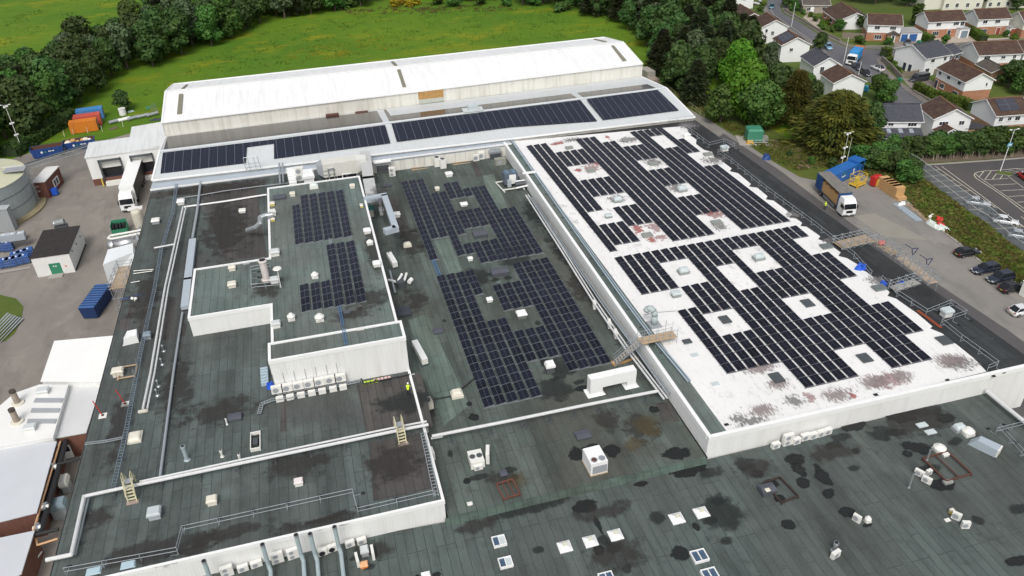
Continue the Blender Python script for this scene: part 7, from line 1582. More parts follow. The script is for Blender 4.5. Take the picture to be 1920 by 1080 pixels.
t = T('duct_pile', 'pile of grey steel ducts lying on the grass beside the dock building', 'ducts', at(253, 223, 0), RD(14))
for i in range(5): MB().cyl((-6+i*2.2, -.5+.3*(i % 2), .4), (-3.2+i*2.2, .2, .45), .42, STEEL if i != 1 else WHITE, 10).build('duct', t)
t = T('bent_fence', 'leaning grey mesh panels at the left corner of the long shed', 'fence panel', at(293, 213, 0), RD(70)); q = MB()
for i in range(9): q.bar((i*.35-1.5, 0, 0), (i*.35-1.2, .5, 2.4), .04, .04, STEEL)
q.build('bars', t)
heap(214, 241, 0, 2.6, 1.4, .3, SOIL, 'dark earth heap on the grass near the dock building', 'earth heap', 'earth_heap', 33)
heap(290, 226, 0, 3.4, 1.4, .4, DGREY, 'dark sheeted heap against the dock building roof', 'heap', 'dark_heap', 34); heap(246, 210, 0, 1.6, 1.0, .4, M('pale_green_plastic', (.3, .42, .38), .6), 'pale green crumpled plastic beside the white drum', 'plastic', 'green_plastic', 35); heap(276, 204, 0, 1.4, 1.0, .5, M('teal_plastic', (.05, .22, .14), .6), 'teal plastic heap near the leaning mesh', 'plastic', 'green_plastic', 36)
# mesh fence of the car park
t = T('mesh_fence', 'tall galvanised mesh fence between grass bank and car park', 'fence', at(1715.5, 321, 0)); o = t.location.copy()
fb = [(1640, 285), (1668, 298), (1692, 308), (1715.5, 321), (1744, 343), (1765, 358), (1796, 382), (1830, 407), (1848, 417), (1887, 450), (1960, 505)]
mf = NT('mesh_panel'); sx = mf.n('ShaderNodeSeparateXYZ'); mf.l(mf.tc.outputs['Object'], sx.inputs[0])
tr = mf.n('ShaderNodeBsdfTransparent'); mx = mf.n('ShaderNodeMixShader'); mx.inputs[0].default_value = .34; mf.set((.60, .70, .78), .5, .3)
mf.l(tr.outputs[0], mx.inputs[1]); mf.l(mf.b.outputs[0], mx.inputs[2]); mf.l(mx.outputs[0], mf.out.inputs[0]); MESHM = mf.m
q = MB(); rr_ = MB(); Fh = 3.0
pts = [at2(p_)-o for p_ in fb]
for a, b in zip(pts, pts[1:]):
    q.poly([a, b, b+Vector((0, 0, Fh)), a+Vector((0, 0, Fh))], MESHM)
    for z_ in (Fh*.5, Fh): rr_.cyl(a+Vector((0, 0, z_)), b+Vector((0, 0, z_)), .035, UNIT, 5)
q.build('mesh', t); rr_.build('rails', t)
for a, b in zip(pts, pts[1:]):
    n_ = max(1, round((b-a).length/3))
    for i in range(n_): c = a.lerp(b, i/n_); MB().cyl(c, c+Vector((0, 0, Fh+.1)), .032, STEEL, 6).build('post', t)
# ------------------------------------------------------------------ cars
def car(px, py, rz, col, label, kind='hatch', L_=4.2, w_=1.78, h=1.48, z=0., group=None):
    t = T('van' if kind == 'van' else 'parked_car', label, 'van' if kind == 'van' else 'car', at(px, py, z), rz, group); H_ = L_/2; y = w_/2
    prof = {'hatch': [(-1, .32, .62), (-.97, .62, .90), (-.62, .82, .95), (-.58, .84, .95)], }
    # side outline stations: (x, belt height, half width)
    st_ = [(-H_, .55, .80), (-H_*.93, .68, .90), (-H_*.45, .86, .97), (0, .92, 1.0), (H_*.55, .95, 1.0), (H_*.92, .92, .95), (H_, .78, .86)]
    if kind == 'van': st_ = [(-H_, .75, .86), (-H_*.93, .95, .93), (-H_*.6, 1.1, .98), (0, 1.15, 1.0), (H_*.6, 1.15, 1.0), (H_*.97, 1.15, .98), (H_, 1.0, .95)]
    mb = MB(); rings = []
    for x, bz, k_ in st_:
        yy = y*k_; rings.append([(x, -yy*.93, .22), (x, yy*.93, .22), (x, yy, .45), (x, yy*.98, bz*.85), (x, yy*.86, bz), (x, -yy*.86, bz), (x, -yy*.98, bz*.85), (x, -yy, .45)])
    n_ = 8; base = 0
    for r_ in rings: mb.v += r_
    mi_ = mb.m(col)
    for i in range(len(rings)-1):
        for k_ in range(n_): a = i*n_+k_; b = i*n_+(k_+1) % n_; mb.f.append((a, b, b+n_, a+n_)); mb.mi.append(mi_)
    mb.f.append(tuple(reversed(range(n_)))); mb.mi.append(mi_); mb.f.append(tuple((len(rings)-1)*n_+k_ for k_ in range(n_))); mb.mi.append(mi_)
    mb.build('body', t, True)
    if kind == 'hatch': g0, r0, r1, g1 = -H_*.42, -H_*.05, H_*.62, H_*.95
    elif kind == 'estate': g0, r0, r1, g1 = -H_*.42, -H_*.10, H_*.78, H_*.97
    elif kind == 'suv': g0, r0, r1, g1 = -H_*.42, -H_*.15, H_*.75, H_*.96
    elif kind == 'van': g0, r0, r1, g1 = -H_*.75, -H_*.42, H_*.95, H_*.99
    else: g0, r0, r1, g1 = -H_*.38, 0, H_*.4, H_*.72
    bz = .90 if kind != 'van' else 1.12; yt, yb = y*.68 if kind != 'van' else y*.88, y*.86
    lo = [(g0, -yb, bz), (g1, -yb, bz), (g1, yb, bz), (g0, yb, bz)]; hi = [(r0, -yt, h-.04), (r1, -yt, h-.04), (r1, yt, h-.04), (r0, yt, h-.04)]
    MB().hexa(lo, hi, CGLASS if kind != 'van' else col).build('glasshouse', t)
    MB().hexa([(r0-.02, -yt-.02, h-.06), (r1+.02, -yt-.02, h-.06), (r1+.02, yt+.02, h-.06), (r0-.02, yt+.02, h-.06)], [(r0+.15, -yt*.9, h), (r1-.1, -yt*.9, h), (r1-.1, yt*.9, h), (r0+.15, yt*.9, h)], col if 'dark roof' not in label else CGLASS).build('roof', t, False)
    if kind == 'van':
        MB().hexa([(g0-.02, -yb+.1, bz+.05), (g0+.02, -yb+.1, bz+.05), (g0+.02, yb-.1, bz+.05), (g0-.02, yb-.1, bz+.05)], [(r0-.05, -yt+.1, h-.15), (r0, -yt+.1, h-.15), (r0, yt-.1, h-.15), (r0-.05, yt-.1, h-.15)], CGLASS).build('windscreen', t)
    pil = MB()
    for (a, b) in ((lo[0], hi[0]), (lo[1], hi[1]), (lo[2], hi[2]), (lo[3], hi[3])): pil.bar(a, b, .07, .07, col)
    xm = (g0+g1)/2; 
    for sg in (-1, 1): pil.bar((xm, sg*yb, bz), ((r0+r1)/2, sg*yt, h-.05), .07, .05, col)
    pil.build('pillars', t)
    for x in (-H_*.62, H_*.62):
        for sg in (-1, 1):
            o_ = MB().cyl((x, sg*(y-.2), .31), (x, sg*(y+.0), .31), .31, TYRE, 14).build('wheel', t); MB().cyl((x, sg*(y-.0), .31), (x, sg*(y+.015), .31), .2, RIM, 10).build('rim', o_)
    for sg in (-1, 1):
        MB().box((-H_-.015, sg*y*.6-.17, .55), (-H_+.12, sg*y*.6+.17, .68), HLIGHT).build('headlight', t)
        MB().box((H_-.10, sg*y*.72-.13, .68), (H_+.015, sg*y*.72+.13, .84), RLIGHT).build('tail_light', t)
        MB().box((g0+.15, sg*(yb+.1)-.07, bz-.02), (g0+.3, sg*(yb+.1)+.07, bz+.12), col).build('mirror', t)
    MB().box((-H_-.02, -.26, .38), (-H_+.02, .26, .49), WHITE).build('number_plate', t); MB().box((H_-.02, -.26, .5), (H_+.02, .26, .61), YELL).build('number_plate', t)
    return t
def paint(name, c, r=.25): t_ = NT(name); m_ = t_.set(t_.mix(t_.noise(1, 2), sc(c, .9), sc(c, 1.1)), r, .2, .5); t_.b.inputs['Coat Weight'].default_value = .6; return m_
PBK, PNV, PWH, PSV, PGY, PLB, PRD, PDG, PTL = paint('black_car_paint', (.010, .010, .013)), paint('navy_car_paint', (.018, .024, .042)), paint('white_car_paint', (.75, .76, .77)), paint('silver_car_paint', (.42, .45, .48)), paint('grey_car_paint', (.10, .11, .12)), paint('light_blue_paint', (.20, .40, .56)), paint('red_car_paint', (.40, .02, .02)), paint('dark_grey_paint', (.035, .04, .045)), paint('teal_car_paint', (.02, .12, .17))
def head(x0, y0, x1, y1, z=0): a, b = at(x0, y0, z), at(x1, y1, z); return math.atan2(b.y-a.y, b.x-a.x)   # nose to tail direction
h1 = head(1838, 479, 1798, 485)
car(1812, 478, h1+0, PBK, 'black hatchback with its yellow rear plate, highest of the yard cars', 'hatch', 4.3)
h2 = head(1820, 514, 1868, 505)
car(1846, 509, h2, PNV, 'dark blue estate car between the black hatchback and the dark people carrier', 'estate', 4.7)
car(1874, 526, h2+.03, PNV, 'dark blue tall car below the estate car', 'suv', 4.5, 1.85, 1.65)
car(1897, 544, h1+.05, PBK, 'black car tucked low against the right edge behind the blue ones', 'hatch', 4.5)
car(1915, 587, head(1930, 582, 1890, 590), PWH, 'white hatchback at the right edge of the service yard', 'hatch', 4.2)
t = T('white_container', 'pale cabin corner at the right edge of the yard', 'cabin', at(1924, 560, 0), RD(10)); MB().box((0, -1.2, 0), (5, 1.3, 2.5), UNIT).build('wall', t); MB().box((-.1, -1.3, 2.5), (5.1, 1.4, 2.62), WHITE).build('roof', t)
hc_ = head(1846, 384, 1818, 381)
car(1832, 384, head(1853, 388, 1815, 383), PSV, 'silver hatchback behind the mesh fence, uppermost of four', 'hatch', 4.2)
car(1864, 406, head(1885, 410, 1850, 403), PDG, 'dark car behind the mesh fence, beside a white hatchback', 'hatch', 4.2)
car(1884, 419, head(1902, 421, 1866, 416), PWH, 'white hatchback behind the mesh fence', 'hatch', 4.2)
car(1912, 446, head(1935, 449, 1898, 444), PSV, 'silver car behind the mesh fence at the right edge', 'hatch', 4.3)
car(1922, 336, head(1908, 330, 1925, 342), PRD, 'red car with a black roof at the right edge of the car park, dark roof', 'hatch', 4.2)
car(1645, 131, head(1634, 126, 1657, 136), PWH, 'white hatchback with dark roof parked at the street junction', 'hatch', 4.2)
car(1606, 129, head(1614, 135, 1598, 123), PNV, 'dark blue car right behind the refuse lorry nose', 'hatch', 4.3)
car(1622, 140, head(1632, 147, 1614, 133), PBK, 'black car second in the street row, nearest the bush', 'hatch', 4.3)
car(1553, 91, head(1559, 97, 1549, 84), PLB, 'light blue hatchback parked on the left side of the street', 'hatch', 3.9)
car(1447, 15, head(1446, 21, 1449, 9), PTL, 'teal car at the top bend of the street', 'hatch', 4.0)
car(1701, 83, head(1700, 88, 1703, 76), PGY, 'grey car on the driveway of the blue garages', 'hatch', 4.2)
car(1722, 152, head(1700, 157, 1740, 150), PDG, 'dark van parked beside the brown roofed pair of houses', 'van', 5.3, 1.95, 2.1)
car(1422, 9, head(1412, 7, 1432, 10), PWH, 'white car outside the topmost white house', 'hatch', 4.0)
# refuse lorry
a, b = at(1585, 124, 0), at(1603, 121, 0); ax = at(1615, 92, 3)-at(1592, 116, 3); t = T('refuse_lorry', 'blue refuse lorry with white cab and orange rear in the street', 'refuse lorry', (at(1593, 124, 0)), math.atan2(ax.y, ax.x))
BRL = M('refuse_blue', (.03, .24, .52), .4, .2, .8)
cab(t, 0, 2.1, 2.45, 2.9, WHITE); MB().box((2.3, -1.22, 1.0), (8.2, 1.22, 3.3), BRL).build('body', t)
for i in range(6): MB().box((2.7+i*.95, -1.27, 1.0), (2.85+i*.95, 1.27, 3.36), BRL).build('rib', t)
MB().hexa([(8.2, -1.2, .9), (9.6, -1.2, .9), (9.6, 1.2, .9), (8.2, 1.2, .9)], [(8.2, -1.2, 3.5), (9.2, -1.2, 3.4), (9.2, 1.2, 3.4), (8.2, 1.2, 3.5)], M('orange_paint', (.60, .15, .03), .5)).build('tailgate', t)
MB().box((.5, -.5, .5), (8.5, .5, 1.0), DSTEEL).build('chassis', t)
for x in (1.2, 6.0, 7.3):
    for y in (-1.0, 1.0): wheel(t, x, y)
# ------------------------------------------------------------------ houses
def house(label, e1, e2, depth, ze, rh, upper, lower=None, roof=TILE_B, wins=(), doors=(), zs=2.5, solar=None, chim=None, nm='house', over=.35, ridge_hip=0, e3=None, gable_m=None):
    a, b = at(*e1, ze), at(*e2, ze); L_ = (b-a).length
    if e3: depth = max(4., min(11, (at(*e3, ze)-b).length))
    t = T(nm, label, 'house' if nm != 'garage' else 'garage', (a.x, a.y, 0), ang(a, b)); D_ = depth
    z0 = zs if lower else 0
    if lower: MB().box((.02, .02, 0), (L_-.02, D_-.02, zs), lower).build('lower_wall', t)
    mb = MB()
    for q in ([(0, 0, z0), (L_, 0, z0), (L_, 0, ze), (0, 0, ze)], [(L_, D_, z0), (0, D_, z0), (0, D_, ze), (L_, D_, ze)]): mb.poly(q, upper)
    for x, f_ in ((0, 1), (L_, -1)):
        p5 = [(x, 0, z0), (x, 0, ze), (x, D_/2, ze+rh), (x, D_, ze), (x, D_, z0)]; mb.poly(p5 if f_ < 0 else p5[::-1], gable_m or upper)
    if lower: mb.poly([(0, 0, z0), (0, D_, z0), (L_, D_, z0), (L_, 0, z0)], upper)
    mb.build('wall', t)
    s_ = rh/(D_/2); o_ = over; zo = ze-o_*s_; th = .14; R_ = MB()
    A = [(-o_, -o_, zo), (L_+o_, -o_, zo), (L_+o_, D_/2, ze+rh), (-o_, D_/2, ze+rh)]; B_ = [(-o_, D_/2, ze+rh), (L_+o_, D_/2, ze+rh), (L_+o_, D_+o_, zo), (-o_, D_+o_, zo)]
    for q in (A, B_): R_.hexa([(x, y, z+.03) for x, y, z in q], [(x, y, z+th+.03) for x, y, z in q], roof)
    ro = R_.build('roof', t); MB().bar((-o_, D_/2, ze+rh+.2), (L_+o_, D_/2, ze+rh+.2), .25, .12, M('ridge_tile', (.20, .10, .055), .85, .35, 1.5) if roof is TILE_B else roof).build('ridge', ro)
    tr_ = MB()
    for x in (-o_-.03, L_+o_+.03):
        for y0 in (-o_, D_+o_): tr_.bar((x, y0, zo+.04), (x, D_/2, ze+rh+.04), .06, .2, WHITE)
    for y0 in (-o_-.04, D_+o_+.04): tr_.bar((-o_, y0, zo+.06), (L_+o_, y0, zo+.06), .08, .14, WHITE)
    tr_.build('bargeboards', t)
    if chim: c = MB().box((L_*chim-.3, D_/2-.3, ze+rh-.6), (L_*chim+.3, D_/2+.3, ze+rh+.9), BRICK_T).build('chimney', ro)
    def place(side, u, z, w_, h_, mat, dp):
        if side == 'F': return (u-w_/2, -dp, z), (u+w_/2, 0.0, z+h_)
        if side == 'R': return (L_, u-w_/2, z), (L_+dp, u+w_/2, z+h_)
        return (-dp, u-w_/2, z), (0, u+w_/2, z+h_)
    for side, u, z, w_, h_ in wins:
        ax_ = L_ if side == 'F' else D_; u = u*ax_; p0, p1 = place(side, u, z, w_, h_, WHITE, .06); fr_ = MB().box(p0, p1, WHITE).build('window', t)
        n_ = max(1, round(w_/.6)); g = .07; pw = (w_-g*(n_+1))/n_; pn = MB()
        for i in range(n_): p0, p1 = place(side, u-w_/2+g+pw/2+i*(pw+g), z+g, pw, h_-2*g, GLASS, .085); pn.box(p0, p1, GLASS)
        pn.build('pane', fr_); p0, p1 = place(side, u, z-.08, w_+.2, .08, WHITE, .14); MB().box(p0, p1, WHITE).build('sill', fr_)
    for side, u, w_, h_, m_ in doors:
        ax_ = L_ if side == 'F' else D_; p0, p1 = place(side, u*ax_, .02, w_+.2, h_+.1, WHITE, .05); MB().box(p0, p1, WHITE).build('door_frame', t); p0, p1 = place(side, u*ax_, .02, w_, h_, m_, .08); MB().box(p0, p1, m_).build('door', t)
    if solar:
        u0, u1, v0, v1, nx, ny = solar
        def sp(u, v_, dz=0): y = v_*D_/2; return Vector((u*L_, y, ze+s_*y+.22+dz))
        q = MB().hexa([sp(u0, v0), sp(u1, v0), sp(u1, v1), sp(u0, v1)], [sp(u0, v0, .05), sp(u1, v0, .05), sp(u1, v1, .05), sp(u0, v1, .05)], PV_W).build('solar_array', ro)
        q = MB()
        for i in range(1, nx): q.bar(sp(u0+(u1-u0)*i/nx, v0, .06), sp(u0+(u1-u0)*i/nx, v1, .06), .04, .02, ALU)
        for i in range(1, ny): q.bar(sp(u0, v0+(v1-v0)*i/ny, .06), sp(u1, v0+(v1-v0)*i/ny, .06), .04, .02, ALU)
        if nx+ny > 2: q.build('array_rails', ro)
    return t, L_, D_
REND = M('white_render', (.76, .77, .77), .7, .06, .5); CREND = M('cream_render', (.66, .65, .56), .7, .06, .5); GREND = M('slate_blue_render', (.16, .18, .21), .7, .1, .5)
DB, DBL = M('dark_door', (.03, .04, .06), .5), M('garage_blue', (.03, .11, .30), .5, .1); DGR = M('garage_grey', (.19, .25, .30), .5, .1); DRD = M('garage_red_brown', (.26, .07, .045), .5, .1)
UW = [('F', .28, 3.5, 1.5, 1.0), ('F', .76, 3.5, 1.7, 1.0)]
def garage(label, fl_, fr_, depth, h, wall, roofm, doors_, dm):
    a, b = at(*fl_, 0), at(*fr_, 0); w_ = (b-a).length; t = T('garage', label, 'garage', a, ang(a, b)); MB().box((0, 0, 0), (w_, depth, h), wall).build('wall', t); MB().box((-.1, -.15, h), (w_+.1, depth+.1, h+.15), roofm).build('roof', t)
    for u0, u1 in doors_: MB().box((u0*w_, -.05, .02), (u1*w_, 0, 2.15), dm).build('garage_door', t)
FR = M('flat_grey_roof', (.30, .30, .30), .8, .25, .8)
house('white and brick house with blue garages beside the street lawn', (1629, 45.5), (1691, 47.5), 7.2, 4.9, 2.1, REND, BRICK_O, TILE_B, UW+[('F', .36, .6, 2.0, 1.3)], [('F', .80, 1.0, 2.1, DB)])
t = T('porch', 'small gabled brick porch with a dark door on the blue garage house', 'porch', at(1661, 79.5, 0), ang(at(1629, 45.5, 4.9), at(1691, 47.5, 4.9))); MB().box((0, 0, 0), (3.4, 1.6, 2.3), BRICK_T).build('wall', t); MB().hexa([(-.2, -.3, 2.3), (3.6, -.3, 2.3), (3.6, 1.6, 2.3), (-.2, 1.6, 2.3)], [(1.69, -.3, 3.3), (1.71, -.3, 3.3), (1.71, 1.6, 3.3), (1.69, 1.6, 3.3)], TILE_G).build('roof', t); MB().box((1.1, -.06, 0), (2.3, 0, 2.15), WHITE).box((1.35, -.08, 0), (2.05, -.06, 2.0), DB).build('door', t)
garage('low double garage with two bright blue doors', (1686, 78), (1726, 77), 6.0, 2.5, REND, FR, [(.04, .34), (.42, .78)], DBL)
house('white over brick house left of the grey garage door', (1742.5, 41), (1811, 38), 7.4, 4.9, 2.0, REND, BRICK_O, TILE_B, UW+[('F', .93, 3.3, 1.2, 1.7), ('F', .25, .6, 2.0, 1.4)], [('F', .62, 1.0, 2.1, DB)])
garage('white garage with a slate grey door between the two long houses', (1796, 72), (1814.5, 70.5), 6.0, 2.7, REND, FR, [(.2, .85)], DGR)
house('white over brick house right of the grey garage door', (1836, 36), (1895, 33.5), 7.2, 4.9, 2.0, REND, BRICK_O, TILE_B, [('F', .22, 3.5, 1.4, 1.0), ('F', .62, 3.5, 1.6, 1.0), ('F', .25, .6, 2.2, 1.3)], [('F', .72, 1.2, 2.1, DRD)])
garage('garage with two red brown doors at the right edge', (1890, 68), (1935, 66), 6.0, 2.5, REND, FR, [(.05, .42), (.5, .9)], DRD)
house('pale house end cut by the right edge above the garages', (1922, 41), (1990, 38), 7.2, 4.9, 2.0, CREND, BRICK_O, TILE_B, [], [])
house('white house with a slate blue roof and a big blank gable facing the junction', (1737, 109.5), (1783, 101.5), 10.5, 5.0, 2.2, REND, None, TILE_S, [('F', .3, 3.6, 1.3, .9), ('F', .8, 3.5, 1.0, 1.1), ('F', .16, 1.0, 1.4, 1.2)], [('L', .42, 1.0, 2.1, DB), ('L', .60, 1.0, 2.1, DB)])
house('slate blue rendered extension right of the white slate roofed house', (1783, 103), (1803, 97), 6.0, 4.6, 1.4, GREND, None, TILE_S, [('F', .25, 3.0, .9, 1.0), ('F', .62, 3.0, 1.4, 1.1)], [])
house('long white over brick house with a brown roof at the right edge', (1836.5, 103), (1917, 99.5), 8.2, 5.0, 2.1, REND, BRICK_O, TILE_B, [('F', .20, 3.6, 1.7, 1.0), ('F', .58, 3.7, 1.2, .8), ('F', .84, 3.6, .9, 1.0), ('F', .55, .8, 1.1, 1.1), ('F', .86, .8, 1.5, 1.2)], [('F', .72, 1.0, 2.1, DB)])
house('house sliver cut by the right edge below the red brown garages', (1921, 99), (1990, 96), 8.2, 5.0, 2.0, REND, BRICK_O, TILE_B, [], [])
house('brown roofed pair of white over brick houses behind the long green hedge', (1759, 127.5), (1811, 153.5), 8.4, 4.9, 1.9, REND, BRICK_O, TILE_B, [('F', .12, 3.5, 1.1, .9), ('F', .44, 3.5, 1.2, .9), ('F', .82, 3.5, 1.2, .9), ('F', .30, .7, 1.6, 1.2), ('F', .78, .7, 2.0, 1.0), ('R', .78, 3.4, .5, .9)], [('F', .08, 1.0, 2.0, DB)], gable_m=REND, e3=(1868, 151.5))
house('small brick garage with a mossy brown roof and white window', (1831.5, 120), (1860, 135.5), 5.0, 2.7, 1.2, BRICK_T, None, TILE_G, [('R', .5, .7, 1.8, 1.1)], [], nm='garage', e3=(1891, 133))
house('long slate roofed white house just above the dark hedge', (1645, 227), (1729, 227), 7.5, 5.0, 2.4, REND, None, TILE_S, [('F', .32, 3.9, 1.2, .7), ('F', .80, 3.8, 1.9, .9)], [])
a, b = at(1645, 257, 2.3), at(1730, 257.5, 2.3); t = T('lean_to', 'slate lean-to with three rooflights in front of the long slate house', 'extension', (a.x, a.y, 0), ang(a, b)); L_ = (b-a).length
MB().box((0, 0, 0), (L_, 3.0, 2.3), REND).build('wall', t); MB().hexa([(-.2, -.3, 2.25), (L_+.2, -.3, 2.25), (L_+.2, 3.1, 3.5), (-.2, 3.1, 3.5)], [(-.2, -.3, 2.4), (L_+.2, -.3, 2.4), (L_+.2, 3.1, 3.65), (-.2, 3.1, 3.65)], TILE_S).build('roof', t)
for u in (.24, .5, .74): MB().hexa([(L_*u, 1.0, 2.86), (L_*u+.9, 1.0, 2.86), (L_*u+.9, 2.2, 3.3), (L_*u, 2.2, 3.3)], [(L_*u, 1.0, 2.96), (L_*u+.9, 1.0, 2.96), (L_*u+.9, 2.2, 3.4), (L_*u, 2.2, 3.4)], M('pale_rooflight', (.28, .31, .35), .2)).build('rooflight', t)
for u in (.08, .62): 
    f_ = MB().box((L_*u, -.06, .3), (L_*u+2.6, 0, 2.0), WHITE).build('window', t); MB().box((L_*u+.1, -.08, .4), (L_*u+1.2, -.06, 1.9), GLASS).box((L_*u+1.4, -.08, .4), (L_*u+2.5, -.06, 1.9), GLASS).build('pane', f_)
house('white gabled house with a dark brown roof between slate house and solar house', (1724, 199.5), (1752.5, 222.5), 8.4, 5.0, 2.1, REND, None, TILE_B, [('R', .28, 3.4, 2.0, .9), ('R', .76, 3.4, 1.2, 1.0)], [], e3=(1821, 220))
house('brown roofed low extension in front of the white gabled house', (1751, 243.5), (1765, 252.5), 5.0, 2.5, 1.1, REND, None, TILE_B, [], [], nm='extension', e3=(1797, 247.5))
house('white house with a dark solar array on its brown roof at the right edge', (1869, 216.5), (1932, 212), 8.4, 5.0, 2.2, REND, BRICK_T, TILE_B, [('F', .16, 3.5, 1.0, 1.0), ('F', .42, 3.6, .9, .9), ('F', .66, 3.5, 1.2, 1.0)], [], solar=(.16, .74, .18, .9, 2, 2))
polyblock('low dark roofed brick garage between white gabled and solar house', 'garage', 'garage', [(1816, 226), (1850, 236), (1890, 236), (1838, 241), (1811, 241)], 2.5, BRICK_T, M('dark_flat_roof', (.04, .04, .045), .8))
house('brick and white bungalow with a large brown roof above the junction', (1544, 19), (1571, 39), 9, 2.8, 2.3, BRICK_O, None, TILE_B, [('F', .2, 1.0, 1.4, 1.1), ('F', .6, 1.0, 2.0, 1.2), ('R', .5, 3.4, .5, .5)], [('F', .85, 1.0, 2.0, DB)], gable_m=REND, e3=(1624, 31.5))
house('pale stone bungalow with a mossy grey roof at the top', (1507, 9), (1556, 9), 8, 2.8, 2.0, STONE, None, TILE_G, [('F', .22, .8, 1.2, 1.2), ('F', .8, .9, 1.2, 1.2)], [('F', .36, .9, 2.0, WHITE)])
house('white gabled house with a brown roof left of the street', (1412, 37.5), (1428.5, 51), 8, 4.9, 2.0, REND, None, TILE_B, [('R', .2, 3.2, .8, 1.1), ('R', .45, 2.4, .9, 1.2)], [], e3=(1479, 51))
house('white gabled house with a blue solar array on its left roof slope', (1450.5, 72), (1466, 84.7), 8, 4.9, 2.0, REND, None, TILE_B, [('R', .36, 3.0, 1.0, 1.0)], [], solar=(.08, .92, .12, .9, 3, 2), e3=(1521, 84))
house('white gabled house with a slate blue roof below the solar one', (1503, 105.5), (1527, 123.6), 8, 4.9, 2.0, REND, None, TILE_S, [('R', .32, 2.9, 1.1, 1.7)], [], e3=(1577, 122))
house('white gabled house with a brown roof nearest the street bush', (1540, 137.5), (1563.7, 155), 7, 4.6, 1.9, REND, None, TILE_B, [], [], e3=(1623.7, 152.5))
house('house with an orange brick gable and brown roof at the top of the wood', (1365, 21), (1390, 38), 8, 4.8, 1.9, REND, None, TILE_B, [], [], gable_m=BRICK_O, e3=(1425, 31.5))
house('white topmost house with a pink gable left of the street', (1340, 1), (1357, 15), 7, 4.8, 1.9, REND, None, TILE_G, [], [], gable_m=M('pink_render', (.5, .34, .28), .8, .1), e3=(1382, 11))
house('white balcony house peeping over the dark conifers', (1305, -3), (1342, -2), 7, 5.0, 2.0, CREND, None, TILE_G, [('F', .3, 3.3, 2.6, 1.3), ('F', .7, 3.3, 2.0, 1.3), ('F', .5, .5, 3.0, 1.6)], [])
house('large white house at the very top left of the street', (1368, -14), (1415, -12), 8, 5.0, 2.2, REND, None, TILE_G, [('F', .6, 2.8, 1.4, 1.2)], [])
house('pale farmhouse at the top with a grey roof', (1737, -12), (1774, -14), 8, 5.4, 2.4, CREND, None, TILE_G, [], [])
house('cream terrace with many windows at the top, left block', (1776, -16), (1850, -18), 9, 6.2, 2.4, CREND, None, TILE_G, [('F', u, z_, 1.1, 1.4) for u in (.1, .35, .62, .88) for z_ in (.9, 3.9)], [])
house('cream terrace with many windows at the top, right block', (1858, -18), (1990, -24), 9, 6.2, 2.4, CREND, None, TILE_G, [('F', u, z_, 1.1, 1.4) for u in (.05, .17, .3, .42, .55) for z_ in (.9, 3.9)], [])
# garden walls and fences
def wallrun(pts, h, th, mat, label, nm='garden_wall', cat='wall', panels_=0):
    P3 = [at2(p_) for p_ in pts]; o_ = P3[0].copy(); t = T(nm, label, cat, o_); mb = MB()
    for a, b in zip(P3, P3[1:]): mb.bar(a-o_+Vector((0, 0, h/2)), b-o_+Vector((0, 0, h/2)), th, h, mat)
    mb.build('wall_body' if cat == 'wall' else 'fence_panels', t)
    if panels_:
        for a, b in zip(P3, P3[1:]):
            n_ = max(1, round((b-a).length/panels_))
            for i in range(n_+1): c = a.lerp(b, i/n_)-o_; MB().box((c.x-.06, c.y-.06, 0), (c.x+.06, c.y+.06, h+.1), mat).build('post', t)
OLDW = M('old_garden_wall', (.20, .18, .15), .9, .3, 1.2); FEN = M('weathered_fence', (.20, .17, .13), .9, .25, 1.5)
wallrun([(1652, 114), (1668, 128), (1690, 152)], 1.4, .3, OLDW, 'curved stone garden wall below the round hedges at the junction')
wallrun([(1470, 20), (1500, 38), (1540, 62), (1575, 78)], .8, .3, OLDW, 'low stone wall along the bungalow side of the street')
wallrun([(1578, 72), (1622, 74)], 1.8, .1, FEN, 'weathered board fence left of the blue garage house', 'board_fence', 'fence', 2)
wallrun([(1622, 88), (1670, 89)], .5, .3, OLDW, 'low stone kerb wall in front of the lawn of the blue garage house')
wallrun([(1712, 172), (1745, 190), (1795, 204)], .5, .35, OLDW, 'low wall under the long green hedge')
wallrun([(1690, 147), (1720, 142), (1755, 140)], 1.6, .1, FEN, 'grey board fence behind the dark van', 'board_fence', 'fence', 2)
wallrun([(1804, 121), (1838, 133)], 1.6, .15, BRICK_T, 'tan brick boundary wall between the long house and the pair')
for (x, y), l in (((1686, 155), 'green wheeled bin at the end of the stone wall'), ((1722, 84), 'green wheeled bin beside the blue garages')): bin_(x, y, GREENP, l, .7, 1.1)
bin_(1623, 172, M('sky_blue_bin', (.04, .25, .42), .5), 'blue wheeled bin beside the nearest white gable', .9, 1.4)
# ------------------------------------------------------------------ trees
def leafmat(name, c1, c2, c3=None):
    t = NT(name); geo = t.n('ShaderNodeNewGeometry'); oi = t.n('ShaderNodeObjectInfo')
    a = t.mix(geo.outputs['Random Per Island'], c1, c2)
    a = t.mix(t.ramp(t.noise(.45, 3), [(.38, 0.), (.66, .75)]), a, c3 or sc(c2, 1.5))
    hsv = t.n('ShaderNodeHueSaturation'); t.l(a, hsv.inputs['Color'])
    t.l(t.math('ADD', .475, t.math('MULTIPLY', oi.outputs['Random'], .05)), hsv.inputs['Hue']); t.l(t.math('ADD', .70, t.math('MULTIPLY', oi.outputs['Random'], .65)), hsv.inputs['Value'])
    t.set(hsv.outputs[0], .65, 0, .25); t.b.inputs['Subsurface Weight'].default_value = 0
    tl = t.n('ShaderNodeBsdfTranslucent'); t.l(hsv.outputs[0], tl.inputs[0]); mx = t.n('ShaderNodeMixShader'); mx.inputs[0].default_value = .25
    t.l(t.b.outputs[0], mx.inputs[1]); t.l(tl.outputs[0], mx.inputs[2]); t.l(mx.outputs[0], t.out.inputs[0]); return t.m
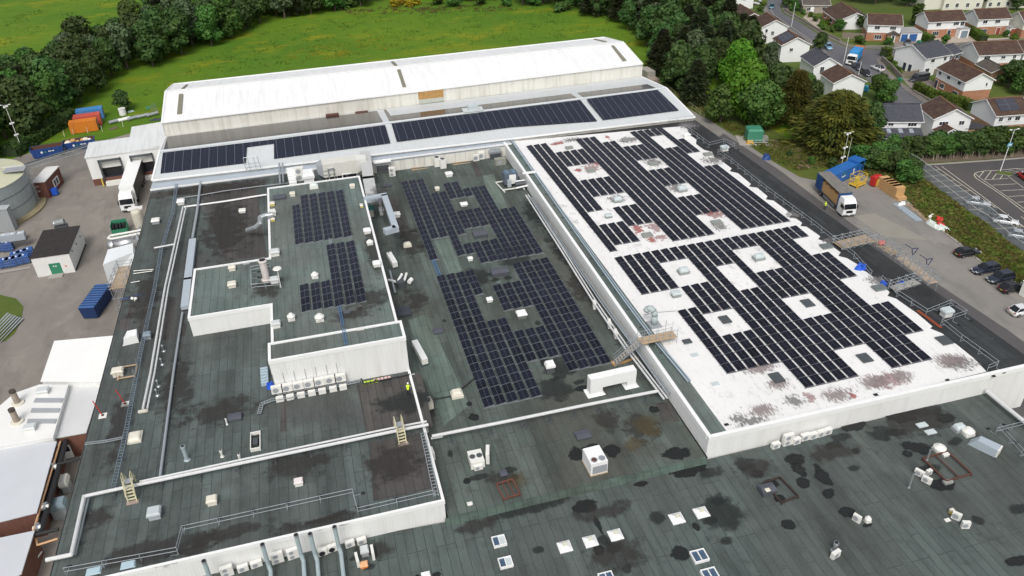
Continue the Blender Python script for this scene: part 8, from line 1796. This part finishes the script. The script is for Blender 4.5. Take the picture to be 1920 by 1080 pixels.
LF_D = leafmat('dark_leaves', (.024, .056, .015), (.050, .098, .024), (.080, .13, .032))
LF_M = leafmat('mid_leaves', (.032, .080, .016), (.068, .140, .026), (.10, .17, .035))
LF_G = leafmat('grey_green_leaves', (.055, .095, .045), (.095, .145, .068), (.13, .18, .085))
LF_B = leafmat('bright_leaves', (.045, .145, .010), (.085, .225, .018), (.12, .27, .025))
LF_C = leafmat('conifer_needles', (.014, .026, .012), (.032, .044, .018), (.055, .065, .022))
LF_Y = leafmat('golden_cypress_sprays', (.035, .050, .012), (.090, .105, .020), (.17, .16, .025))
LF_H = leafmat('hedge_leaves', (.045, .10, .012), (.10, .17, .02), (.13, .20, .025))
BARK = M('bark', (.085, .068, .05), .95, .3, 2)
def quadcloud(rnd, blobs, n, size, mat, flat=.5, droop=0.):
    vs, fs = [], []
    tot = sum(b[3]*b[4] for b in blobs); 
    for (cx, cy, cz, r, rz) in blobs:
        k = max(6, int(n*(r*rz)/tot))
        for i in range(k):
            u = rnd.uniform(-1, 1); th = rnd.uniform(0, 6.283); s = math.sqrt(1-u*u); d = Vector((s*math.cos(th), s*math.sin(th), u))
            rad = rnd.uniform(.72, 1.04) if rnd.random() < .8 else rnd.uniform(.3, .8)
            p = Vector((cx+d.x*r*rad, cy+d.y*r*rad, cz+d.z*rz*rad)); 
            nrm = (d+Vector((rnd.uniform(-1, 1), rnd.uniform(-1, 1), rnd.uniform(-.6, 1)))*.75).normalized(); a = nrm.orthogonal().normalized(); b = nrm.cross(a)
            q = rnd.uniform(0, 6.283); a, b = a*math.cos(q)+b*math.sin(q), b*math.cos(q)-a*math.sin(q); sz = size*rnd.uniform(.6, 1.35); e = sz*rnd.uniform(flat, 1)
            k0 = len(vs); vs += [tuple(p-a*sz-b*e*.3), tuple(p+a*sz*.2-b*e), tuple(p+a*sz+b*e*.2), tuple(p-a*sz*.1+b*e)]; fs.append((k0, k0+1, k0+2, k0+3))
    me = bpy.data.meshes.new('crown'); me.from_pydata(vs, [], fs); me.materials.append(mat); return me
def trunkmesh(rnd, h, r, spread, n=5, z0=.35):
    mb = MB().cyl((0, 0, -.3), (rnd.uniform(-.2, .2), rnd.uniform(-.2, .2), h*.6), r, BARK, 7, r*.6)
    for i in range(n):
        a = 6.283*i/n+rnd.uniform(-.4, .4); z = h*rnd.uniform(z0, .6); mb.cyl((0, 0, z), (math.cos(a)*spread*.7, math.sin(a)*spread*.7, h*rnd.uniform(.65, .9)), r*.4, BARK, 5, r*.12)
    return mb.mesh('trunk')
def mk_tree(seed, h, w, mat, n=2600, size=.42, nb=16, low=.25):
    rnd = random.Random(seed); blobs = []
    for i in range(nb):
        z = h*(low+(1-low)*((i+.5)/nb)); f_ = math.sin(math.pi*min(1, ((z/h-low)/(1-low))*.80+.20))**.6; a = rnd.uniform(0, 6.283); rr2 = w/2*f_*rnd.uniform(.25, .72)
        br = w*rnd.uniform(.15, .25); blobs.append((math.cos(a)*rr2, math.sin(a)*rr2, min(z, h-br*.6), br, br*rnd.uniform(.7, 1.0)))
    blobs.append((0, 0, h*.62, w*.30, h*.26))
    return (trunkmesh(rnd, h, .12+h*.014, w/2), quadcloud(rnd, blobs, n, size, mat))
def mk_conifer(seed, h, w, mat, n=2600, size=.42, cone=1.0, spray=False):
    rnd = random.Random(seed); vs, fs = [], []
    for i in range(n):
        u = rnd.random()**(.75); z = h*(.06+.94*u); lay = math.sin(z*2.6+rnd.uniform(-.5, .5))*.12; R_ = w/2*((1-u)**cone*.95+.06)*(1+lay); a = rnd.uniform(0, 6.283); rad = R_*(rnd.uniform(.72, 1.08) if rnd.random() < .85 else rnd.uniform(.2, .8))
        lob = 1+.16*math.sin(a*5+seed)+.10*math.sin(a*9+z); p = Vector((math.cos(a)*rad*lob, math.sin(a)*rad*lob, z)); out = Vector((math.cos(a), math.sin(a), rnd.uniform(-.35, .25))).normalized(); sd_ = Vector((-math.sin(a), math.cos(a), rnd.uniform(-.4, .4))).normalized()
        sz = size*rnd.uniform(.6, 1.4); e = sz*(.35 if spray else .6); k0 = len(vs); vs += [tuple(p-out*sz*.5-sd_*e), tuple(p-out*sz*.3+sd_*e), tuple(p+out*sz*1.2+sd_*e*.3), tuple(p+out*sz*1.1-sd_*e*.3)]; fs.append((k0, k0+1, k0+2, k0+3))
    me = bpy.data.meshes.new('crown'); me.from_pydata(vs, [], fs); me.materials.append(mat)
    return (MB().cyl((0, 0, -.3), (0, 0, h*.9), .15+h*.012, BARK, 7, .05).mesh('trunk'), me)
TREES = {}
def tree(kind, loc, h, label, group=None, rz=None, nm=None, wf=1.0, cat='tree'):
    tm, cm, h0 = kind; s = h/h0; r = T(nm or 'tree', label, cat, loc, rz if rz is not None else random.uniform(0, 6.28), group); r.scale = (s*wf, s*wf, s)
    for n_, me in (('trunk', tm), ('crown', cm)): o_ = bpy.data.objects.new(n_, me); COL.objects.link(o_); o_.parent = r
    return r
K = {}
for i in range(3): K['D%d' % i] = mk_tree(10+i, 10, 8.0, LF_D, 2600, .40)+(10,)
for i in range(3): K['M%d' % i] = mk_tree(20+i, 10, 8.0, LF_M, 2600, .40)+(10,)
for i in range(2): K['G%d' % i] = mk_tree(30+i, 10, 7.0, LF_G, 2600, .36)+(10,)
for i in range(2): K['C%d' % i] = mk_conifer(40+i, 12, 8.0, LF_C, 3200, .5, .8)+(12,)
K['B0'] = mk_tree(51, 13, 14.0, LF_B, 7500, .44, 26, .16)+(13,); K['B1'] = mk_tree(52, 13, 13.0, LF_M, 6000, .44, 24, .16)+(13,)
K['Y0'] = mk_conifer(61, 12, 17.0, LF_Y, 9000, .62, .55, True)+(12,); K['Y1'] = mk_conifer(62, 13, 11.0, LF_Y, 6000, .55, .6, True)+(13,)
K['S0'] = mk_tree(71, 2.2, 2.8, LF_M, 500, .22, 9, .1)+(2.2,); K['S1'] = mk_tree(72, 2.2, 2.8, LF_H, 500, .22, 9, .1)+(2.2,)
def inpoly(x, y, P_):
    c = False
    for i in range(len(P_)):
        (x1, y1), (x2, y2) = P_[i-1], P_[i]
        if (y1 > y) != (y2 > y) and x < (x2-x1)*(y-y1)/(y2-y1)+x1: c = not c
    return c
def scatter(px, sp, seed):
    P_ = [(q.x, q.y) for q in [at2(p_) for p_ in px]]; xs = [q[0] for q in P_]; ys = [q[1] for q in P_]; rnd = random.Random(seed); out = []
    y = min(ys); row = 0
    while y < max(ys):
        x = min(xs)+(row % 2)*sp/2
        while x < max(xs):
            xx, yy = x+rnd.uniform(-.3, .3)*sp, y+rnd.uniform(-.3, .3)*sp
            if inpoly(xx, yy, P_): out.append((xx, yy))
            x += sp
        y += sp*.87; row += 1
    return out
random.seed(11)
belt = scatter([(-70, 325), (8, 293), (45, 272), (130, 212), (170, 180), (225, 152), (300, 122), (400, 86), (470, 60), (560, 32), (700, 12), (700, -8), (560, -10), (440, -12), (345, 28), (285, 60), (210, 95), (138, 133), (60, 162), (0, 180), (-70, 200)], 7.0, 3)
print('belt', len(belt))
adj = {'D': 'dark green', 'M': 'mid green', 'G': 'greyish green', 'C': 'blackish conifer'}
for (x, y) in belt:
    k = random.choices(['D0', 'D1', 'D2', 'M0', 'M1', 'G0', 'G1', 'C0'], [5, 5, 5, 2, 2, 1.6, 1.6, .5])[0]
    tree(K[k], (x, y, 0), random.uniform(9, 14), 'broadleaf tree in the dense belt between the two meadows' if k[0] != 'C' else 'conifer in the dense belt between the two meadows', 'trees of the belt between the meadows' if k[0] != 'C' else 'conifers of the belt between the meadows')
wood = scatter([(1195, 100), (1215, 140), (1262, 178), (1300, 200), (1330, 225), (1345, 190), (1350, 145), (1415, 135), (1430, 118), (1390, 92), (1350, 75), (1300, 52), (1240, 30), (1180, 8), (1140, 0), (1000, 0), (840, -12), (700, -14), (840, 2), (960, 8), (1080, 18), (1140, 38), (1180, 70)], 7.0, 5)
print('wood', len(wood))
for (x, y) in wood:
    p = Vector((x, y, 0)); k = random.choices(['D0', 'D1', 'D2', 'M0', 'G0', 'C0', 'C1'], [4, 4, 3, 1.5, .7, 3.5, 3.5])[0]
    tree(K[k], (x, y, 0), random.uniform(9, 14) if k[0] != 'C' else random.uniform(11, 15), 'broadleaf tree in the dark wood between meadow and houses' if k[0] != 'C' else 'dark conifer in the wood between meadow and houses', 'broadleaf trees of the wood beside the houses' if k[0] != 'C' else 'dark conifers of the wood beside the houses')
for x, y, h, k, l, wf in [(1395, 226, 14, 'B0', 'large bright green tree beside the service path', .80), (1418, 245, 11, 'B1', 'mid green tree right of the bright green one', 1.0), (1350, 232, 9, 'M1', 'dark round tree left of the bright green one', 1.1), (1378, 165, 12, 'B0', 'second bright green crown behind the large bright tree', .7),
    (1562, 276, 12.5, 'Y0', 'broad golden cypress with feathery sprays behind the lorry', 1.0), (1484, 235, 13, 'Y1', 'tall golden green cypress left of the broad one', .8), (1626, 278, 10, 'D0', 'dark leafy tree between golden cypress and slate house', .8), (1590, 270, 10, 'M2', 'green tree behind the golden cypress', .9),
    (1450, 215, 12, 'D2', 'dark green tree behind the tall golden cypress', 1.0), (1505, 198, 8, 'M0', 'leafy tree below the slate roofed gable', 1.0), (1440, 152, 10, 'G1', 'pale green tree below the brown roofed gable', .8), (1524, 205, 7, 'D0', 'dark tree touching the golden cypress crown', 1.0),
    (1642, 188, 6.5, 'M1', 'round green street tree at the bend', 1.1), (1660, 196, 6, 'M0', 'smaller round tree right beside the street tree', 1.2), (1535, 95, 5, 'D1', 'dark bush left of the light blue car', 1.3),
    (1716, 47, 6.5, 'M0', 'clipped round green tree between garages and houses', 1.1), (1640, 8, 11, 'D0', 'dark tree above the blue garage house', 1.2), (1600, 2, 11, 'D1', 'dark tree behind the big bungalow', 1.2), (1670, 2, 10, 'M1', 'green tree at the top above the street houses', 1.2), (1700, 12, 9, 'D2', 'dark tree left of the cream terrace', 1.1), (1725, 10, 8, 'M2', 'green tree in front of the pale farmhouse', 1.1),
    (1760, 14, 7, 'D0', 'dark reddish tree in front of the cream terrace', 1.1), (1800, 10, 7, 'M1', 'green tree in front of the cream terrace', 1.1), (1835, 14, 7, 'D1', 'dark tree between the cream terraces', 1.1), (1870, 12, 7, 'M0', 'green tree right of the terrace gap', 1.1), (1905, 18, 7, 'D2', 'dark tree at the top right edge', 1.2), (1474, 14, 5, 'D0', 'dark bush at the inner bend of the upper street', 1.2), (1488, 20, 4, 'M0', 'green bush beside the stone bungalow garden', 1.3),
    (1890, 165, 7, 'D1', 'dark garden tree right of the tan brick gable', 1.4), (1915, 178, 6, 'M1', 'yellowish garden tree at the right edge', 1.3), (1918, 158, 6, 'D2', 'upper dark garden tree at the right edge', 1.3), (1610, 54, 4.5, 'D0', 'dark garden tree behind the board fence', 1.5), (1572, 58, 3.5, 'M2', 'green garden bush left of the board fence', 1.6), (234, 207, 5, 'D1', 'dark round bush on the grass beside the containers', 1.3)]:
    tree(K[k], at(x, y, 0), h, l, None, None, None, wf)
# bushes behind the lorry and cage, on the bank
for i, (x, y, h) in enumerate([(1612, 312, 4.5), (1630, 318, 4.5), (1650, 322, 4.5), (1668, 326, 4.5), (1690, 338, 4.2), (1700, 330, 4), (1710, 345, 3.5), (1600, 306, 4), (1640, 306, 4.5), (1665, 310, 4.5), (1685, 318, 4.2), (1560, 316, 2.2), (1520, 308, 1.6), (1480, 292, 1.2)]):
    tree(K[['M0', 'D1', 'M2', 'D0'][i % 4]], at(x, y, 0), h, 'leafy shrub in the thicket behind the pallets and the loading cage', 'shrubs of the thicket behind the loading cage', None, 'shrub', 1.5, 'shrub')
# dark hedge trees behind the car park with pale stems
for i in range(21):
    x = 1655+i*14.5; y = 301-i*.9-(i % 2)*4
    r = tree(K[['D0', 'M0', 'D1', 'M2', 'D2'][i % 5]], at(x, y, 0), 4.3+.06*i+.4*math.sin(i*2.1), 'dark green tree in the tall hedge behind the car park', 'trees of the tall hedge behind the car park', None, 'hedge_tree', 1.35)
    mb = MB(); rnd = random.Random(i)
    for k_ in range(4): a = rnd.uniform(-1.5, 1.5); mb.cyl((a, -2.3+rnd.uniform(-.3, .3), 0), (a+rnd.uniform(-.8, .8), -2.0, 3.2), .10, M('pale_stem', (.28, .23, .18), .9, .2), 5, .05)
    p = at(x, y+5, 0); t = mb.mesh('stem'); o_ = bpy.data.objects.new('stems', t); COL.objects.link(o_); o_.parent = r; o_.rotation_euler = (0, 0, -r.rotation_euler.z)
def hedge(pts, h, th, label, mat=LF_H, dens=46, size=.2, nm='hedge'):
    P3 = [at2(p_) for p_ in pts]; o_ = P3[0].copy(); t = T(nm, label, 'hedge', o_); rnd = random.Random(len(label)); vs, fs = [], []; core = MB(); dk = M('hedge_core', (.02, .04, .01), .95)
    for a, b in zip(P3, P3[1:]):
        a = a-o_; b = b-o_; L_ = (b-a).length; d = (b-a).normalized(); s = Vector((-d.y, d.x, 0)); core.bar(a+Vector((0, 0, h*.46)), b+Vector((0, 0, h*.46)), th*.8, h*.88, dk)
        for i in range(int(L_*(h*2+th)*dens/2)):
            u = rnd.uniform(-.15, L_+.15); w_ = rnd.uniform(-1, 1); z_ = rnd.uniform(0, 1); f_ = rnd.random()
            if f_ < th/(th+2*h): p = a+d*u+s*w_*th/2+Vector((0, 0, h*rnd.uniform(.93, 1.05))); nr = Vector((0, 0, 1))
            else: sg = 1 if rnd.random() < .5 else -1; p = a+d*u+s*sg*th/2*rnd.uniform(.9, 1.08)+Vector((0, 0, h*z_)); nr = s*sg
            nr = (nr+Vector((rnd.uniform(-1, 1), rnd.uniform(-1, 1), rnd.uniform(-1, 1)))*.6).normalized(); A = nr.orthogonal().normalized(); B_ = nr.cross(A); sz = size*rnd.uniform(.6, 1.3)
            k0 = len(vs); vs += [tuple(p-A*sz-B_*sz*.6), tuple(p+A*sz-B_*sz*.6), tuple(p+A*sz*.7+B_*sz*.6), tuple(p-A*sz*.7+B_*sz*.6)]; fs.append((k0, k0+1, k0+2, k0+3))
    core.build('hedge_core', t); me = bpy.data.meshes.new('foliage'); me.from_pydata(vs, [], fs); me.materials.append(mat); q = bpy.data.objects.new('foliage', me); COL.objects.link(q); q.parent = t
hedge([(1716, 168), (1745, 183), (1780, 192), (1810, 200), (1818, 208)], 2.0, 1.8, 'long bright green clipped hedge in front of the pair of houses')
hedge([(1722, 72), (1745, 82)], 2.2, 1.9, 'clipped green hedge right of the blue garages')
hedge([(1818, 62), (1842, 80)], 2.2, 2.2, 'tall clipped hedge right of the slate grey garage door')
hedge([(1656, 107), (1664, 104)], 2.4, 2.4, 'round topped hedge block at the street junction'); hedge([(1664, 118), (1672, 121)], 1.6, 1.8, 'smaller round hedge block below the junction hedge')
hedge([(1880, 82), (1925, 80)], .9, .9, 'low yellow green hedge in front of the long house at the right')
hedge([(20, 294), (60, 268), (110, 238), (135, 220)], 2.2, 4.5, 'dark bramble hedge at the foot of the left trees', LF_D, 24, .3, 'bramble_hedge')
for i, (x, y, k) in enumerate([(1611, 82, 'S0'), (1770, 81, 'S0'), (1506, 26, 'S0'), (1520, 32, 'S1'), (1540, 50, 'S1'), (1560, 60, 'S0'), (1528, 40, 'S0'), (1550, 46, 'S1'), (1545, 56, 'S1'), (1885, 68, 'S0'), (1900, 74, 'S1'), (1675, 128, 'S1'), (1682, 136, 'S0'), (1430, 12, 'S1'), (1425, 22, 'S0'), (1464, 56, 'S0'), (1762, 195, 'S0'), (1665, 84, 'S0')]):
    l = ['clipped round bush on the lawn beside the refuse lorry', 'round bush on the drive of the white over brick house'][i] if i < 2 else 'small garden shrub among the houses'
    tree(K[k], at(x, y, 0), 2.4 if i < 2 else random.uniform(1.3, 2.2), l, None if i < 2 else 'small garden shrubs among the houses', None, 'garden_shrub', 1.2, 'shrub')
# yellow gorse and scrub at the top of the field
LF_YG = leafmat('gorse_flowers', (.30, .24, .01), (.42, .34, .02), (.45, .40, .03)); K['GY'] = mk_tree(81, 2.2, 3.2, LF_YG, 500, .22, 9, .05)+(2.2,)
for i, (x, y) in enumerate([(741, 12), (752, 9), (770, 12), (782, 8)]): tree(K['GY'], at(x, y, 0), 2.6, 'yellow flowering gorse bush at the far end of the meadow', 'gorse bushes at the far end of the meadow', None, 'gorse_bush', 1.3, 'shrub')
for i, (x, y) in enumerate([(655, 14), (640, 18), (820, 8), (850, 12), (1050, 22), (1060, 20), (1105, 22), (1000, 10), (900, 8), (950, 10)]): tree(K['S0'], at(x, y, 0), 3.0, 'low scrub bush along the far edge of the meadow', 'scrub bushes along the far meadow edge', None, 'scrub_bush', 1.6, 'shrub')

# ground cover: rough scrub on the bank, tufts in the meadow
def cover(px, n, s0, s1, mat, name, label, seed, clump=3.0, hgt=.6):
    P_ = [(q.x, q.y) for q in [at2(p_) for p_ in px]]; xs = [q[0] for q in P_]; ys = [q[1] for q in P_]; rnd = random.Random(seed); vs, fs = [], []; k = 0; cs = []
    while len(cs) < n//14:
        x, y = rnd.uniform(min(xs), max(xs)), rnd.uniform(min(ys), max(ys))
        if inpoly(x, y, P_): cs.append((x, y, rnd.uniform(.3, 1)*clump))
    for x0, y0, c in cs:
        for i in range(14):
            x, y = x0+rnd.gauss(0, c*.5), y0+rnd.gauss(0, c*.5)
            if not inpoly(x, y, P_): continue
            sz = rnd.uniform(s0, s1); a = rnd.uniform(0, 6.28); z = rnd.uniform(.05, hgt); dx, dy = math.cos(a)*sz, math.sin(a)*sz; k0 = len(vs); tl = rnd.uniform(.2, .9)*sz
            vs += [(x-dx, y-dy, z*.4), (x+dx, y+dy, z*.4), (x+dx*.6-dy*tl, y+dy*.6+dx*tl, z*.6+sz*.6), (x-dx*.6-dy*tl, y-dy*.6+dx*tl, z*.6+sz*.6)]; fs.append((k0, k0+1, k0+2, k0+3))
    me = bpy.data.meshes.new(name); me.from_pydata(vs, [], fs); me.materials.append(mat); o_ = bpy.data.objects.new(name, me); COL.objects.link(o_); tag(o_, label, 'ground cover', None, 'stuff')
BANKP = [(1600, 316), (1700, 315), (1744, 345), (1796, 384), (1848, 420), (1887, 452), (1960, 506), (1960, 560), (1920, 541), (1870, 510), (1830, 485), (1800, 458), (1740, 414), (1690, 370)]
LF_R = leafmat('bank_scrub', (.060, .105, .016), (.14, .17, .03), (.17, .14, .045))
LF_W = leafmat('brown_scrub', (.10, .075, .035), (.16, .11, .05), (.20, .16, .06))
cover(BANKP, 9000, .15, .40, LF_R, 'bank_scrub', 'rough green and brown scrub covering the bank below the mesh fence', 1)
cover(BANKP, 2600, .15, .35, LF_W, 'dry_scrub', 'dry brown growth scattered over the bank below the mesh fence', 2, 2.0)
cover([(1425, 262), (1480, 262), (1560, 285), (1590, 305), (1540, 316), (1490, 322), (1440, 296), (1405, 270), (1330, 222), (1262, 186), (1300, 195), (1380, 235)], 5200, .15, .35, LF_R, 'verge_scrub', 'rough grass and low scrub along the verge of the service path', 3, 2.0, .4)
MEAD = [(200, 215), (330, 130), (480, 62), (700, 16), (900, 10), (1080, 24), (1180, 70), (1190, 100), (1130, 66), (700, 100), (320, 155), (240, 200)]
LF_T = leafmat('meadow_tufts', (.055, .12, .014), (.095, .16, .02), (.13, .18, .02)); LF_YF = leafmat('buttercups', (.30, .25, .015), (.38, .30, .02))
cover(MEAD, 4200, .12, .3, LF_T, 'meadow_tufts', 'darker grass tufts scattered over the meadow behind the long shed', 4, 4.0, .3)
cover([(520, 118), (560, 90), (720, 68), (760, 84), (700, 100), (600, 118)], 1200, .08, .2, LF_YF, 'meadow_flowers', 'yellow flowers in the meadow behind the long shed', 5, 4.0, .3)
cover([(0, 150), (0, 40), (180, -30), (330, -30), (260, 45), (120, 105)], 1600, .12, .3, LF_T, 'far_meadow_tufts', 'darker grass tufts in the far left meadow', 6, 5.0, .3)
cover([(640, 20), (800, 6), (960, 12), (960, 20), (820, 26), (660, 28)], 1000, .15, .4, LF_W, 'dry_meadow_edge', 'pale dry growth along the far edge of the meadow', 7, 3.0, .4)
